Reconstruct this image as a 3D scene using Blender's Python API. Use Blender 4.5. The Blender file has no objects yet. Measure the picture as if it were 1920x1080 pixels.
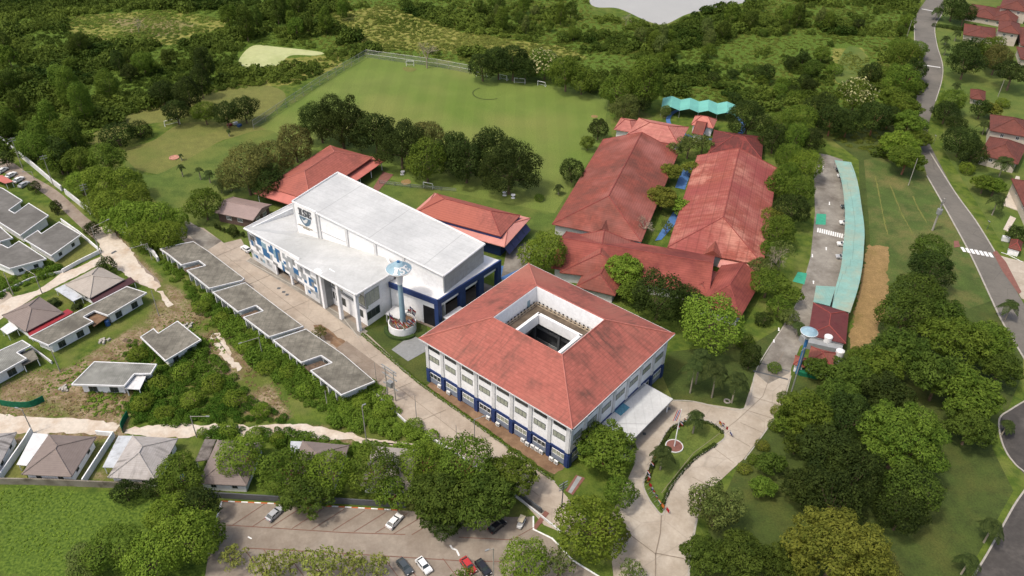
import bpy, math, random
import numpy as np
from math import radians as R, sin, cos, pi

# ------------------------------------------------------------------ camera, sky, sun, exposure
F, PITCH, ROLL, H = 1526.08, R(36.3445), R(-1.1018), 150.0
sc = bpy.context.scene
fw = np.array([0, cos(PITCH), -sin(PITCH)]); dn = np.array([0, -sin(PITCH), -cos(PITCH)]); xx = np.array([1.0, 0, 0])
cr = cos(ROLL)*xx + sin(ROLL)*dn; cd = -sin(ROLL)*xx + cos(ROLL)*dn
from mathutils import Matrix, Vector
camd = bpy.data.cameras.new('camera'); cam = bpy.data.objects.new('camera', camd); sc.collection.objects.link(cam)
camd.sensor_width = 36; camd.lens = F*36/1920; camd.clip_end = 6000; camd.clip_start = 1
M = Matrix.Identity(4)
for i in range(3):
    M[i][0] = cr[i]; M[i][1] = -cd[i]; M[i][2] = -fw[i]
M[2][3] = H
cam.matrix_world = M
sc.camera = cam
SUN = np.array([-0.50, -0.30, 1.10]); SUN = SUN/np.linalg.norm(SUN)
w = bpy.data.worlds.new('World'); sc.world = w; w.use_nodes = True
nt = w.node_tree; bg = nt.nodes['Background']
sky = nt.nodes.new('ShaderNodeTexSky'); sky.sky_type = 'NISHITA'; sky.sun_disc = False
sky.sun_elevation = math.asin(SUN[2]); sky.sun_rotation = math.atan2(SUN[0], SUN[1])
sky.air_density = 1.0; sky.dust_density = 5.0; sky.ozone_density = 0.5
nt.links.new(sky.outputs[0], bg.inputs[0]); bg.inputs[1].default_value = 0.15
ld = bpy.data.lights.new('sun', 'SUN'); ld.energy = 1.75; ld.angle = R(5.0); ld.color = (1, 0.955, 0.88)
lo = bpy.data.objects.new('sun', ld); sc.collection.objects.link(lo)
lo.rotation_euler = Vector(SUN).to_track_quat('Z', 'Y').to_euler()
sc.view_settings.view_transform = 'Standard'; sc.view_settings.look = 'None'
sc.view_settings.exposure = 0.5; sc.view_settings.gamma = 1
sc.cycles.max_bounces = 6; sc.cycles.transparent_max_bounces = 8

# ------------------------------------------------------------------ helpers
rnd = random.Random(7); nr = np.random.RandomState(11)
C = sc.collection
def W(px, py, z=0.0):
    """A survey point: where the sight line through a photograph pixel meets height z."""
    d = (px-960)/F*cr + (py-540)/F*cd + fw
    t = (z-H)/d[2]
    return np.array([t*d[0], t*d[1], z])
def depth(p): return float((np.array(p)-np.array([0, 0, H])) @ fw)
def tag(o, label=None, cat=None, group=None, kind=None):
    if label: o['label'] = label
    if cat: o['category'] = cat
    if group: o['group'] = group
    if kind: o['kind'] = kind
    return o
def empty(name, loc, label, cat, group=None, rz=0):
    o = bpy.data.objects.new(name, None); C.objects.link(o); o.location = tuple(float(a) for a in loc)
    o.rotation_euler = (0, 0, rz); o.empty_display_size = .5
    return tag(o, label, cat, group)
def link(name, me, parent=None, loc=None):
    o = bpy.data.objects.new(name, me); C.objects.link(o)
    if parent is not None: o.parent = parent
    if loc is not None: o.location = tuple(float(a) for a in loc)
    return o
def copy_tree(o, parent=None):
    c = o.copy(); C.objects.link(c); c.parent = parent
    for ch in o.children: copy_tree(ch, c)
    return c
def un(v):
    v = np.array(v, float); return v/np.linalg.norm(v)
class MB:
    """Collects faces; build() links them as one mesh object (world coordinates, moved under its parent)."""
    def __init__(s): s.v = []; s.f = []; s.m = []; s.k = 0
    def face(s, pts, m=None):
        b = len(s.v); s.v += [tuple(float(a) for a in p) for p in pts]; s.f.append(list(range(b, b+len(pts)))); s.m.append(s.k if m is None else m)
    def box(s, O, u, s0, s1, d0, d1, z0, z1, m=None):
        """Box in a frame at O with x axis u and y axis n = u turned by -90 degrees (outward to the right of u)."""
        u = np.array([u[0], u[1]]); n = np.array([u[1], -u[0]]); O = np.array([O[0], O[1]])
        q = [O+u*a+n*b for a, b in ((s0, d0), (s1, d0), (s1, d1), (s0, d1))]
        s.prism(q, z0, z1, m)
    def prism(s, q, z0, z1, m=None, cap=True):
        a = sum(q[i][0]*q[(i+1) % len(q)][1]-q[(i+1) % len(q)][0]*q[i][1] for i in range(len(q)))
        if a < 0: q = q[::-1]
        n = len(q); b = len(s.v)
        s.v += [(float(p[0]), float(p[1]), float(z0)) for p in q]+[(float(p[0]), float(p[1]), float(z1)) for p in q]
        mm = s.k if m is None else m
        for i in range(n):
            j = (i+1) % n; s.f.append([b+i, b+j, b+n+j, b+n+i]); s.m.append(mm)
        s.f.append([b+n+i for i in range(n)]); s.m.append(mm)
        s.f.append([b+i for i in range(n)][::-1]); s.m.append(mm)
    def tube(s, p0, p1, r0, r1=None, n=6, m=None):
        r1 = r0 if r1 is None else r1
        p0 = np.array(p0, float); p1 = np.array(p1, float); d = p1-p0; L = np.linalg.norm(d)
        if L < 1e-6: return
        d /= L; a = np.array([1, 0, 0]) if abs(d[2]) > .9 else np.array([0, 0, 1.0])
        x = un(np.cross(d, a)); y = np.cross(d, x); b = len(s.v); mm = s.k if m is None else m
        for p, r in ((p0, r0), (p1, r1)):
            for i in range(n):
                t = 2*pi*i/n; s.v.append(tuple(p+(x*cos(t)+y*sin(t))*r))
        for i in range(n):
            j = (i+1) % n; s.f.append([b+i, b+n+i, b+n+j, b+j]); s.m.append(mm)
        s.f.append([b+i for i in range(n)]); s.m.append(mm); s.f.append([b+n+i for i in range(n)][::-1]); s.m.append(mm)
    def lathe(s, c, prof, n=24, m=None, a0=0, a1=2*pi, inv=False):
        b = len(s.v); full = abs(a1-a0-2*pi) < 1e-6; k = n if full else n+1; mm = s.k if m is None else m
        for r, z in prof:
            for i in range(k):
                t = a0+(a1-a0)*i/n; s.v.append((c[0]+r*cos(t), c[1]+r*sin(t), z))
        for j in range(len(prof)-1):
            for i in range(n):
                i2 = (i+1) % k; q = [b+j*k+i, b+j*k+i2, b+(j+1)*k+i2, b+(j+1)*k+i]
                s.f.append(q if not inv else q[::-1]); s.m.append(mm)
    def slab(s, top, t, m=None):
        """Thin plate: polygon top (3D points, counter-clockwise from above) thickened downwards by t."""
        b = len(s.v); n = len(top); mm = s.k if m is None else m
        s.v += [tuple(map(float, p)) for p in top]+[(float(p[0]), float(p[1]), float(p[2]-t)) for p in top]
        s.f.append([b+i for i in range(n)]); s.m.append(mm); s.f.append([b+n+i for i in range(n)][::-1]); s.m.append(mm)
        for i in range(n):
            j = (i+1) % n; s.f.append([b+j, b+i, b+n+i, b+n+j]); s.m.append(mm)
    def build(s, name, mats, parent=None, smooth=False, origin=None):
        me = bpy.data.meshes.new(name); v = np.array(s.v)
        if parent is not None:
            loc = np.array(parent.location); pp = parent.parent
            if parent.get('_o') is not None: loc = np.array(parent['_o'])
            v = v-loc
        elif origin is not None: v = v-np.array(origin)
        me.from_pydata([tuple(p) for p in v], [], s.f)
        ms = mats if isinstance(mats, (list, tuple)) else [mats]
        for m in ms: me.materials.append(m)
        if len(ms) > 1: me.polygons.foreach_set('material_index', s.m)
        if smooth: me.polygons.foreach_set('use_smooth', [True]*len(s.f))
        uvmap(me)
        o = link(name, me, parent)
        if parent is not None:
            o['_o'] = [float(a) for a in loc]
        if parent is None and origin is not None: o.location = tuple(map(float, origin))
        return o
def uvmap(me):
    uv = me.uv_layers.new(name='UVMap'); n = len(me.loops)
    if not n: return
    co = np.zeros(len(me.vertices)*3); me.vertices.foreach_get('co', co); co = co.reshape(-1, 3)
    vi = np.zeros(n, int); me.loops.foreach_get('vertex_index', vi)
    pn = np.zeros(len(me.polygons)*3); me.polygons.foreach_get('normal', pn); pn = pn.reshape(-1, 3)
    lt = np.zeros(len(me.polygons), int); me.polygons.foreach_get('loop_total', lt)
    N = np.repeat(pn, lt, axis=0)
    h = np.stack([-N[:, 1], N[:, 0], 0*N[:, 0]], 1); L = np.linalg.norm(h, axis=1); flat = L < .02
    h[flat] = (1, 0, 0); L[flat] = 1; h /= L[:, None]
    wv = np.cross(N, h); p = co[vi]
    out = np.stack([(p*h).sum(1), (p*wv).sum(1)], 1)
    uv.data.foreach_set('uv', out.ravel())
def struct(name, mb, mats, **k):
    o = mb.build(name, mats, **k); o['kind'] = 'structure'; return o
def clean():
    for o in C.objects:
        if '_o' in o: del o['_o']
def srgb(r, g, b, gain=1.0):
    f = lambda c: ((c/255+.055)/1.055)**2.4 if c > 10 else c/255/12.92
    return (f(r)*gain, f(g)*gain, f(b)*gain)

# ------------------------------------------------------------------ materials
def mat(name, col, rough=.8, var=.12, vs=.6, col2=None, s2=.25, t2=.5, w2=.15, line=None, grid=None, spec=.3, metal=0, col3=None, s3=.04, t3=.5, w3=.1, alpha=None, trans=0, bump=0, tintattr=False, a2=1.0, crack=0):
    """Procedural surface: base colour, fine variation, one or two stain colours with their own outline, optional ribs (line) or joints (grid)."""
    m = bpy.data.materials.new(name); m.use_nodes = True; nt = m.node_tree; N = nt.nodes; L = nt.links
    b = N['Principled BSDF']; b.inputs['Roughness'].default_value = rough; b.inputs['Specular IOR Level'].default_value = spec; b.inputs['Metallic'].default_value = metal
    geo = N.new('ShaderNodeNewGeometry')
    def noise(sc_, det=4, rg=.6):
        n = N.new('ShaderNodeTexNoise'); n.inputs['Scale'].default_value = sc_; n.inputs['Detail'].default_value = det; n.inputs['Roughness'].default_value = rg
        L.new(geo.outputs['Position'], n.inputs['Vector']); return n.outputs['Fac']
    def mix(fac, a, c, typ='MIX'):
        x = N.new('ShaderNodeMix'); x.data_type = 'RGBA'; x.blend_type = typ
        if isinstance(fac, float): x.inputs[0].default_value = fac
        else: L.new(fac, x.inputs[0])
        for i, q in ((6, a), (7, c)):
            if isinstance(q, tuple): x.inputs[i].default_value = (*q, 1)
            else: L.new(q, x.inputs[i])
        return x.outputs[2]
    def ramp(v, lo_, hi_):
        r = N.new('ShaderNodeMapRange'); r.inputs[1].default_value = lo_; r.inputs[2].default_value = hi_; L.new(v, r.inputs[0]); r.clamp = True
        return r.outputs[0]
    def mul(v, k):
        r = N.new('ShaderNodeMath'); r.operation = 'MULTIPLY'; L.new(v, r.inputs[0]); r.inputs[1].default_value = k; return r.outputs[0]
    lo_ = tuple(c*(1-var*1.6) for c in col); hi_ = tuple(min(c*(1+var*1.6), .95) for c in col)
    c = mix(ramp(noise(vs), .3, .7), lo_, hi_)
    if col2 is not None: c = mix(mul(ramp(noise(s2, 8, .68), t2-w2, t2+w2), a2), c, col2)
    if 'tile' in name and col2 is not None:
        uu = N.new('ShaderNodeUVMap'); mp = N.new('ShaderNodeMapping'); mp.inputs['Scale'].default_value = (.75, .10, 1); L.new(uu.outputs[0], mp.inputs[0])
        ns = N.new('ShaderNodeTexNoise'); ns.inputs['Scale'].default_value = 1.0; ns.inputs['Detail'].default_value = 6; ns.inputs['Roughness'].default_value = .7; L.new(mp.outputs[0], ns.inputs['Vector'])
        mm = N.new('ShaderNodeMath'); mm.operation = 'MULTIPLY'; L.new(ramp(ns.outputs['Fac'], .50, .66), mm.inputs[0]); L.new(ramp(noise(.055, 3), .42, .58), mm.inputs[1]); c = mix(mul(mm.outputs[0], .8), c, col2)
        mp2 = N.new('ShaderNodeMapping'); mp2.inputs['Scale'].default_value = (.9, 1.18, 1); L.new(uu.outputs[0], mp2.inputs[0]); wn_ = N.new('ShaderNodeTexWhiteNoise'); wn_.noise_dimensions = '2D'
        sn = N.new('ShaderNodeVectorMath'); sn.operation = 'FLOOR'; L.new(mp2.outputs[0], sn.inputs[0]); L.new(sn.outputs[0], wn_.inputs['Vector'])
        c = mix(ramp(wn_.outputs['Value'], 0, 1), mix(1.0, c, (.93, .92, .91), 'MULTIPLY'), mix(1.0, c, (1.05, 1.05, 1.05), 'MULTIPLY'))
    if col3 is not None: c = mix(ramp(noise(s3, 3), t3-w3, t3+w3), c, col3)
    if 'grass' in name or 'lawn' in name:
        c = mix(ramp(noise(2.2, 9, .75), .36, .64), mix(1.0, c, (.62, .64, .55), 'MULTIPLY'), mix(1.0, c, (1.22, 1.18, 1.15), 'MULTIPLY'))
    else:
        c = mix(ramp(noise(1.3, 8, .75), .34, .66), mix(1.0, c, (.86, .85, .84), 'MULTIPLY'), c)
    if crack:
        vo = N.new('ShaderNodeTexVoronoi'); vo.feature = 'DISTANCE_TO_EDGE'; vo.inputs['Scale'].default_value = crack; L.new(geo.outputs['Position'], vo.inputs['Vector'])
        c = mix(mul(ramp(vo.outputs['Distance'], .012, .004), .24), c, tuple(q*.4 for q in col))
    if tintattr:
        at = N.new('ShaderNodeAttribute'); at.attribute_name = 'tint'
        c = mix(at.outputs['Fac'], c, tintattr, 'MIX')
    if line or grid:
        uv = N.new('ShaderNodeUVMap'); sx = N.new('ShaderNodeSeparateXYZ'); L.new(uv.outputs[0], sx.inputs[0])
        def lines(out, per, wd, strg):
            d = N.new('ShaderNodeMath'); d.operation = 'DIVIDE'; L.new(out, d.inputs[0]); d.inputs[1].default_value = per
            fr = N.new('ShaderNodeMath'); fr.operation = 'FRACT'; L.new(d.outputs[0], fr.inputs[0])
            g = N.new('ShaderNodeMath'); g.operation = 'LESS_THAN'; L.new(fr.outputs[0], g.inputs[0]); g.inputs[1].default_value = wd
            return mul(g.outputs[0], strg)
        for ax, per, wd, strg in (line or []):
            c = mix(lines(sx.outputs[ax], per, wd, strg), c, tuple(q*.35 for q in col))
    L.new(c, b.inputs['Base Color'])
    if bump:
        bp = N.new('ShaderNodeBump'); bp.inputs['Strength'].default_value = bump; bp.inputs['Distance'].default_value = .3; L.new(noise(vs*2, 6), bp.inputs['Height']); L.new(bp.outputs[0], b.inputs['Normal'])
    if alpha is not None: b.inputs['Alpha'].default_value = alpha
    if trans: b.inputs['Transmission Weight'].default_value = trans
    return m
def leafmat(name, dark, light, var=.16, tr=.3):
    m = bpy.data.materials.new(name); m.use_nodes = True; N = m.node_tree.nodes; L = m.node_tree.links
    b = N['Principled BSDF']; b.inputs['Roughness'].default_value = .75; b.inputs['Specular IOR Level'].default_value = .08
    at = N.new('ShaderNodeAttribute'); at.attribute_name = 'tint'
    x = N.new('ShaderNodeMix'); x.data_type = 'RGBA'; L.new(at.outputs['Fac'], x.inputs[0]); x.inputs[6].default_value = (*dark, 1); x.inputs[7].default_value = (*light, 1)
    oi = N.new('ShaderNodeObjectInfo'); hs = N.new('ShaderNodeHueSaturation'); L.new(x.outputs[2], hs.inputs['Color'])
    mr = N.new('ShaderNodeMapRange'); L.new(oi.outputs['Random'], mr.inputs[0]); mr.inputs[3].default_value = 1-var; mr.inputs[4].default_value = 1+var; L.new(mr.outputs[0], hs.inputs['Value'])
    m2 = N.new('ShaderNodeMath'); m2.operation = 'MULTIPLY_ADD'; L.new(oi.outputs['Random'], m2.inputs[0]); m2.inputs[1].default_value = .022; m2.inputs[2].default_value = .491; L.new(m2.outputs[0], hs.inputs['Hue'])
    L.new(hs.outputs[0], b.inputs['Base Color'])
    t = N.new('ShaderNodeBsdfTranslucent'); L.new(hs.outputs[0], t.inputs['Color']); ms = N.new('ShaderNodeMixShader'); ms.inputs[0].default_value = tr
    L.new(b.outputs[0], ms.inputs[1]); L.new(t.outputs[0], ms.inputs[2]); L.new(ms.outputs[0], N['Material Output'].inputs[0])
    return m
G = 1/1.55
def S(r, g, b): return srgb(r, g, b, G)
m_white = mat('white_paint', (.82, .82, .81), .6, .04, .5, col2=(.48, .48, .45), s2=.5, t2=.72, w2=.1)
m_cleanwhite = mat('white_metal_sheet', (.50, .505, .49), .6, .04, .2, line=[(0, 2.4, .1, .14), (1, 21.0, .012, .4)], col2=(.42, .425, .415), s2=.07, t2=.55, w2=.1)
m_trim = mat('white_trim', (.62, .62, .61), .6, .03)
m_gwall = mat('grey_white_render', (.58, .58, .57), .8, .06, .4, col2=(.33, .33, .31), s2=.7, t2=.68, w2=.1)
m_grey = mat('grey_panel', (.26, .27, .27), .6, .08)
m_dkgrey = mat('dark_grey_frame', (.09, .095, .10), .5, .1)
m_tile = mat('red_roof_tile', S(180, 104, 90), .75, .10, .9, col2=S(140, 84, 74), s2=.16, t2=.66, w2=.14, line=[(1, .85, .16, .38), (0, 1.1, .08, .12)], col3=S(196, 112, 92), s3=.03, t3=.55, w3=.12)
m_tile_main = mat('red_roof_tile_mossy', S(184, 106, 92), .75, .08, .9, col2=S(92, 72, 62), s2=.13, t2=.63, w2=.13, line=[(1, .85, .15, .34), (0, 1.1, .08, .1)], col3=S(190, 124, 106), s3=.025, t3=.58, w3=.1)
m_tile_old = mat('weathered_red_roof_tile', S(166, 88, 72), .8, .12, .8, col2=S(122, 76, 64), s2=.14, t2=.52, w2=.16, line=[(1, .85, .16, .4), (0, 1.1, .1, .14)], col3=S(184, 116, 104), s3=.05, t3=.6, w3=.1)
m_tile_dark = mat('dark_brown_red_roof_tile', S(112, 58, 52), .8, .12, .8, col2=S(160, 74, 66), s2=.1, t2=.68, w2=.1, line=[(1, .85, .16, .4)])
m_tile_villa = mat('terracotta_villa_tile', S(126, 72, 60), .8, .14, .8, col2=S(96, 62, 54), s2=.2, t2=.62, w2=.12, line=[(1, .9, .16, .35)])
m_ridge = mat('ridge_tile', S(200, 124, 110), .8, .08)
m_ridge_d = mat('ridge_tile_dark', S(160, 80, 72), .8, .08)
m_pink = mat('pink_salmon_sheet', S(232, 160, 146), .6, .05, .3, line=[(0, .9, .06, .15)])
m_orange = mat('orange_red_sheet', S(214, 126, 112), .6, .06, .3, line=[(0, .9, .06, .15)])
m_blue = mat('navy_blue_paint', S(50, 72, 126), .55, .08, .5)
m_blue2 = mat('mid_blue_panel', S(62, 124, 176), .5, .06)
m_lblue = mat('light_blue_paint', S(164, 196, 210), .5, .08, .4)
m_bluewalk = mat('blue_walkway', S(88, 130, 186), .6, .08, .5)
m_glass = mat('window_glass', (.035, .045, .045), .12, .2, .8, spec=.6)
m_glassl = mat('pale_reflection_glass', S(190, 196, 176), .25, .12, 1.5, spec=.5, line=[(0, .8, .5, .2)])  # whitish reflection on the panes is painted into the base colour
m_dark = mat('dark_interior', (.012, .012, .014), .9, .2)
m_brown = mat('brown_metal_roof', S(172, 150, 142), .55, .05, .3, line=[(0, .6, .1, .12)])
m_brick = mat('brown_plank_wall', S(120, 98, 88), .8, .15, 2, line=[(1, .3, .15, .3)])
m_conc_roof = mat('weathered_concrete_roof', S(150, 145, 131), .9, .14, .7, col2=S(96, 92, 82), s2=.2, t2=.52, w2=.14, line=[(0, 1.8, .09, .4), (1, 1.8, .09, .34)], a2=.85)
m_conc_roof2 = mat('grey_roof_sheet', S(136, 133, 127), .9, .1, .5, col2=S(108, 105, 99), s2=.12, t2=.5, w2=.15, line=[(1, 1.3, .06, .3)])
m_roof_rib = mat('ribbed_light_grey_roof', S(165, 165, 156), .85, .12, .6, col2=S(118, 118, 110), s2=.2, t2=.55, w2=.15, line=[(0, .55, .3, .4)])
m_roof_beige = mat('beige_roof_tile', S(192, 182, 170), .8, .05, .5, line=[(1, .5, .15, .22)])
m_roof_taupe = mat('taupe_roof_tile', S(150, 136, 128), .8, .06, .5, line=[(1, .5, .15, .3)])
m_roof_lgrey = mat('pale_grey_roof_tile', S(196, 190, 184), .8, .06, .5, line=[(1, .5, .15, .25)], col2=S(96, 92, 88), s2=.3, t2=.68, w2=.06)
m_teal = mat('teal_roof_sheet', S(146, 190, 178), .6, .08, .2, line=[(0, .76, .1, .18), (1, 6.0, .03, .4)], col2=S(178, 184, 160), s2=.14, t2=.56, w2=.12)
m_teal2 = mat('bright_teal_sheet', S(128, 204, 188), .5, .07, .2, line=[(0, 1.0, .1, .12)])
m_green_net = mat('green_mesh_net', S(24, 120, 84), .8, .2, 1.5)
m_greenpaint = mat('green_floor_paint', S(72, 178, 142), .7, .12, 1.2)
m_concrete = mat('concrete_paving', S(200, 186, 168), .85, .07, .25, col2=S(168, 152, 134), s2=.13, t2=.58, w2=.16, bump=.05, crack=.10)
m_concrete_d = mat('stained_concrete', S(170, 156, 140), .85, .09, .3, col2=S(138, 120, 104), s2=.2, t2=.55, w2=.15)
m_concrete_g = mat('grey_concrete', S(166, 160, 148), .85, .1, .35, col2=S(120, 112, 102), s2=.1, t2=.55, w2=.12, crack=.14)
m_joint = mat('joint_filler', S(152, 138, 121), .9, .1)
m_drive = mat('entrance_concrete', S(208, 196, 178), .85, .06, .25, col2=S(176, 162, 142), s2=.12, t2=.54, w2=.14, crack=.08)
m_gravel = mat('white_crushed_gravel', S(232, 220, 202), .95, .06, .8, col2=S(206, 180, 152), s2=.16, t2=.6, w2=.14, bump=.15)
m_dirt = mat('bare_earth', S(158, 128, 100), .95, .14, .6, col2=S(120, 92, 70), s2=.2, t2=.55, w2=.15)
m_asphalt = mat('asphalt', S(116, 112, 104), .9, .08, .3, col2=S(138, 132, 122), s2=.05, t2=.52, w2=.15, crack=.09)
m_asphalt_d = mat('old_asphalt', S(84, 80, 76), .9, .12, .5, col2=S(120, 114, 108), s2=.08, t2=.6, w2=.1)
m_parking = mat('parking_paving', S(172, 160, 144), .9, .07, .4, col2=S(146, 132, 117), s2=.15, t2=.55, w2=.16, line=[(0, 2.4, .02, .14), (1, 2.4, .02, .14)])
m_redline = mat('red_paving_line', S(140, 100, 86), .9, .1)
m_whiteline = mat('white_road_paint', (.7, .7, .67), .8, .12, 2)
m_kerb = mat('kerb_concrete', S(190, 184, 172), .9, .1)
m_kerb_o = mat('orange_kerb_paint', S(214, 120, 70), .8, .1)
m_field = mat('mown_field_grass', S(124, 140, 66), .95, .09, .06, col2=S(110, 134, 52), s2=.02, t2=.5, w2=.15, line=[(0, 9, .5, .09)], col3=S(146, 146, 80), s3=.012, t3=.6, w3=.12)
m_lawn = mat('lawn_grass', S(94, 116, 46), .95, .12, .2, col2=S(120, 128, 60), s2=.05, t2=.55, w2=.12)
m_verge = mat('verge_grass', S(84, 104, 46), .95, .14, .2, col2=S(124, 120, 70), s2=.07, t2=.56, w2=.1)
m_lawn_d = mat('deep_green_lawn', S(76, 92, 38), .95, .16, .25, col2=S(100, 104, 48), s2=.06, t2=.6, w2=.12)
m_dry = mat('dry_mown_grass', S(126, 128, 66), .95, .1, .3, col2=S(108, 120, 54), s2=.06, t2=.6, w2=.12)
m_rustgrass = mat('tan_dead_grass', S(164, 136, 92), .95, .1, .5, col2=S(132, 116, 66), s2=.1, t2=.6, w2=.1)
m_algae = mat('pale_algae_pond', S(204, 208, 148), .6, .06, .3, col2=S(168, 180, 104), s2=.05, t2=.6, w2=.1)
m_water = mat('grey_lake_water', S(196, 194, 186), .35, .03, .05, spec=.5)
m_bark = mat('tree_bark', S(128, 108, 88), .9, .2, 2)
m_bark_r = mat('reddish_bark', S(160, 112, 84), .9, .2, 2)
m_bare = mat('pale_bare_wood', S(172, 160, 138), .9, .15, 2)
m_palmtrunk = mat('palm_trunk_bark', S(178, 168, 150), .9, .12, 3)
m_pole = mat('concrete_pole', S(186, 180, 168), .8, .08, 1)
m_steel = mat('galvanised_steel', S(176, 178, 176), .45, .06, 1, metal=.3)
m_black = mat('black_rubber', (.015, .015, .015), .7, .2)
m_pvc = mat('white_plastic', (.68, .68, .66), .45, .04)
m_red = mat('red_paint', S(170, 58, 64), .5, .08)
m_redpath = mat('red_brick_path', S(146, 100, 88), .85, .1, 1)
m_darkgreen = mat('dark_green_paint', S(36, 62, 44), .6, .15)
m_fence = bpy.data.materials.new('chain_link_mesh'); m_fence.use_nodes = True
_b = m_fence.node_tree.nodes['Principled BSDF']; _b.inputs['Base Color'].default_value = (.22, .24, .2, 1); _b.inputs['Alpha'].default_value = .28; _b.inputs['Roughness'].default_value = .6
LF = {
 'dark': leafmat('dark_glossy_leaves', S(38, 54, 22), S(84, 100, 42)),
 'mid': leafmat('mid_green_leaves', S(70, 96, 28), S(130, 150, 56)),
 'bright': leafmat('bright_green_leaves', S(88, 116, 30), S(154, 174, 66)),
 'olive': leafmat('olive_leaves', S(78, 84, 38), S(140, 136, 74)),
 'yellow': leafmat('yellow_green_leaves', S(90, 104, 36), S(156, 160, 66)),
 'greygreen': leafmat('grey_green_leaves', S(78, 96, 42), S(140, 152, 80)),
 'wild': leafmat('thicket_leaves', S(50, 74, 22), S(130, 148, 60), var=.05),
 'lime': leafmat('lime_yellow_leaves', S(116, 130, 50), S(184, 188, 96)),
 'deep': leafmat('deep_green_leaves', S(54, 74, 24), S(110, 128, 50)),
 'scrub': leafmat('scrub_leaves', S(64, 98, 26), S(144, 166, 62), var=.05),
 'wildgrass': leafmat('tall_wild_grass_blades', S(98, 116, 42), S(152, 160, 78), var=.05),
 'flower': leafmat('cream_blossom', S(176, 170, 110), S(226, 218, 166), var=.05),
 'palm': leafmat('palm_frond_green', S(46, 62, 30), S(96, 110, 56)),
}

# ------------------------------------------------------------------ ground and paving
def P2(pts, z=0.0): return [W(a, b, z)[:2] for a, b in pts]
def inside(poly, X, Y):
    poly = np.array(poly); n = len(poly); r = np.zeros(X.shape, bool)
    j = n-1
    for i in range(n):
        xi, yi = poly[i]; xj, yj = poly[j]
        c = ((yi > Y) != (yj > Y)) & (X < (xj-xi)*(Y-yi)/(yj-yi+1e-12)+xi); r ^= c; j = i
    return r
def vnoise(X, Y, s, seed=0):
    r_ = np.random.RandomState(seed).rand(256, 256); x = X/s+100; y = Y/s+100
    i = np.floor(x).astype(int); j = np.floor(y).astype(int); fx = x-i; fy = y-j; fx = fx*fx*(3-2*fx); fy = fy*fy*(3-2*fy)
    a = lambda p, q: r_[p % 256, q % 256]
    return (a(i, j)*(1-fx)+a(i+1, j)*fx)*(1-fy)+(a(i, j+1)*(1-fx)+a(i+1, j+1)*fx)*fy
gx = np.concatenate([[-4000, -1500, -700], np.arange(-420, 420.1, 1.7), [700, 1500, 4000]])
gy = np.concatenate([[-1500, -400, 0], np.arange(70, 620, 1.7), [900, 1800, 5000]])
GX, GY = np.meshgrid(gx, gy)
zone = np.zeros((*GX.shape, 4)); zone[..., 3] = 1
JUNGLE = [(-60, 262), (-60, -70), (1030, -70), (1096, -30), (1112, 28), (1240, 52), (1330, 20), (1480, -12), (1720, -70), (1716, 20), (1708, 60), (1712, 100), (1730, 150), (1700, 240), (1660, 300), (1560, 262), (1540, 225), (1400, 205), (1240, 182), (1140, 178), (1110, 150), (890, 118), (690, 98), (640, 118), (600, 140), (560, 160), (500, 158), (420, 170), (330, 190), (240, 215), (170, 262), (160, 300), (120, 330), (60, 300)]
DIRT = [[(200, 400), (250, 470), (330, 540), (420, 620), (520, 740), (560, 790), (470, 790), (380, 690), (300, 650), (250, 690), (240, 790), (0, 790), (0, 720), (60, 690), (130, 690), (280, 590), (290, 540), (200, 470)],
        [(0, 770), (240, 770), (240, 830), (0, 830)], [(560, 800), (720, 800), (800, 840), (560, 830)], [(180, 850), (230, 850), (230, 905), (165, 905)], [(330, 840), (360, 840), (350, 880), (325, 880)]]
DRY = [[(120, 30), (330, 18), (430, 40), (400, 70), (330, 84), (200, 84), (130, 60)], [(600, 30), (720, 10), (860, 60), (1000, 80), (1060, 100), (900, 100), (700, 90), (640, 60)], [(900, 75), (1050, 85), (1110, 110), (960, 112)], [(1560, 90), (1620, 90), (1640, 150), (1560, 160)], [(430, 120), (640, 100), (640, 125), (540, 160), (400, 170)]]
LUSH = [[(0, 905), (400, 940), (400, 1080), (0, 1080)]]
REDB = [[(180, 36), (300, 26), (380, 45), (330, 72), (240, 74)]]
def paint(ch, polys, v=1.0):
    for p in polys: zone[..., ch][inside(P2(p), GX, GY)] = v
paint(0, DIRT); paint(1, DRY); paint(2, LUSH); paint(2, [JUNGLE], .75); paint(0, REDB, .55)
for ch in (0, 1, 2):
    z_ = zone[..., ch]
    for _ in range(3): z_[1:-1, 1:-1] = (z_[1:-1, 1:-1]+z_[:-2, 1:-1]+z_[2:, 1:-1]+z_[1:-1, :-2]+z_[1:-1, 2:])/5
me = bpy.data.meshes.new('ground'); ny, nx = GX.shape
vs_ = np.stack([GX.ravel(), GY.ravel(), np.zeros(GX.size)], 1)
ii = np.arange(ny-1)[:, None]*nx+np.arange(nx-1)[None, :]
fc = np.stack([ii, ii+1, ii+nx+1, ii+nx], -1).reshape(-1, 4)
def npmesh(me, v, f):
    n = len(f); k = f.shape[1]
    me.vertices.add(len(v)); me.vertices.foreach_set('co', v.astype(np.float32).ravel())
    me.loops.add(n*k); me.loops.foreach_set('vertex_index', f.astype(np.int32).ravel())
    me.polygons.add(n); me.polygons.foreach_set('loop_start', np.arange(0, n*k, k, dtype=np.int32))
    me.update(calc_edges=True)
npmesh(me, vs_, fc)
ca = me.color_attributes.new('zone', 'FLOAT_COLOR', 'POINT'); ca.data.foreach_set('color', zone.reshape(-1, 4).astype(np.float32).ravel())
m = bpy.data.materials.new('wild_ground'); m.use_nodes = True; nt = m.node_tree; N = nt.nodes; L = nt.links
b = N['Principled BSDF']; b.inputs['Roughness'].default_value = .95; b.inputs['Specular IOR Level'].default_value = .1
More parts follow.
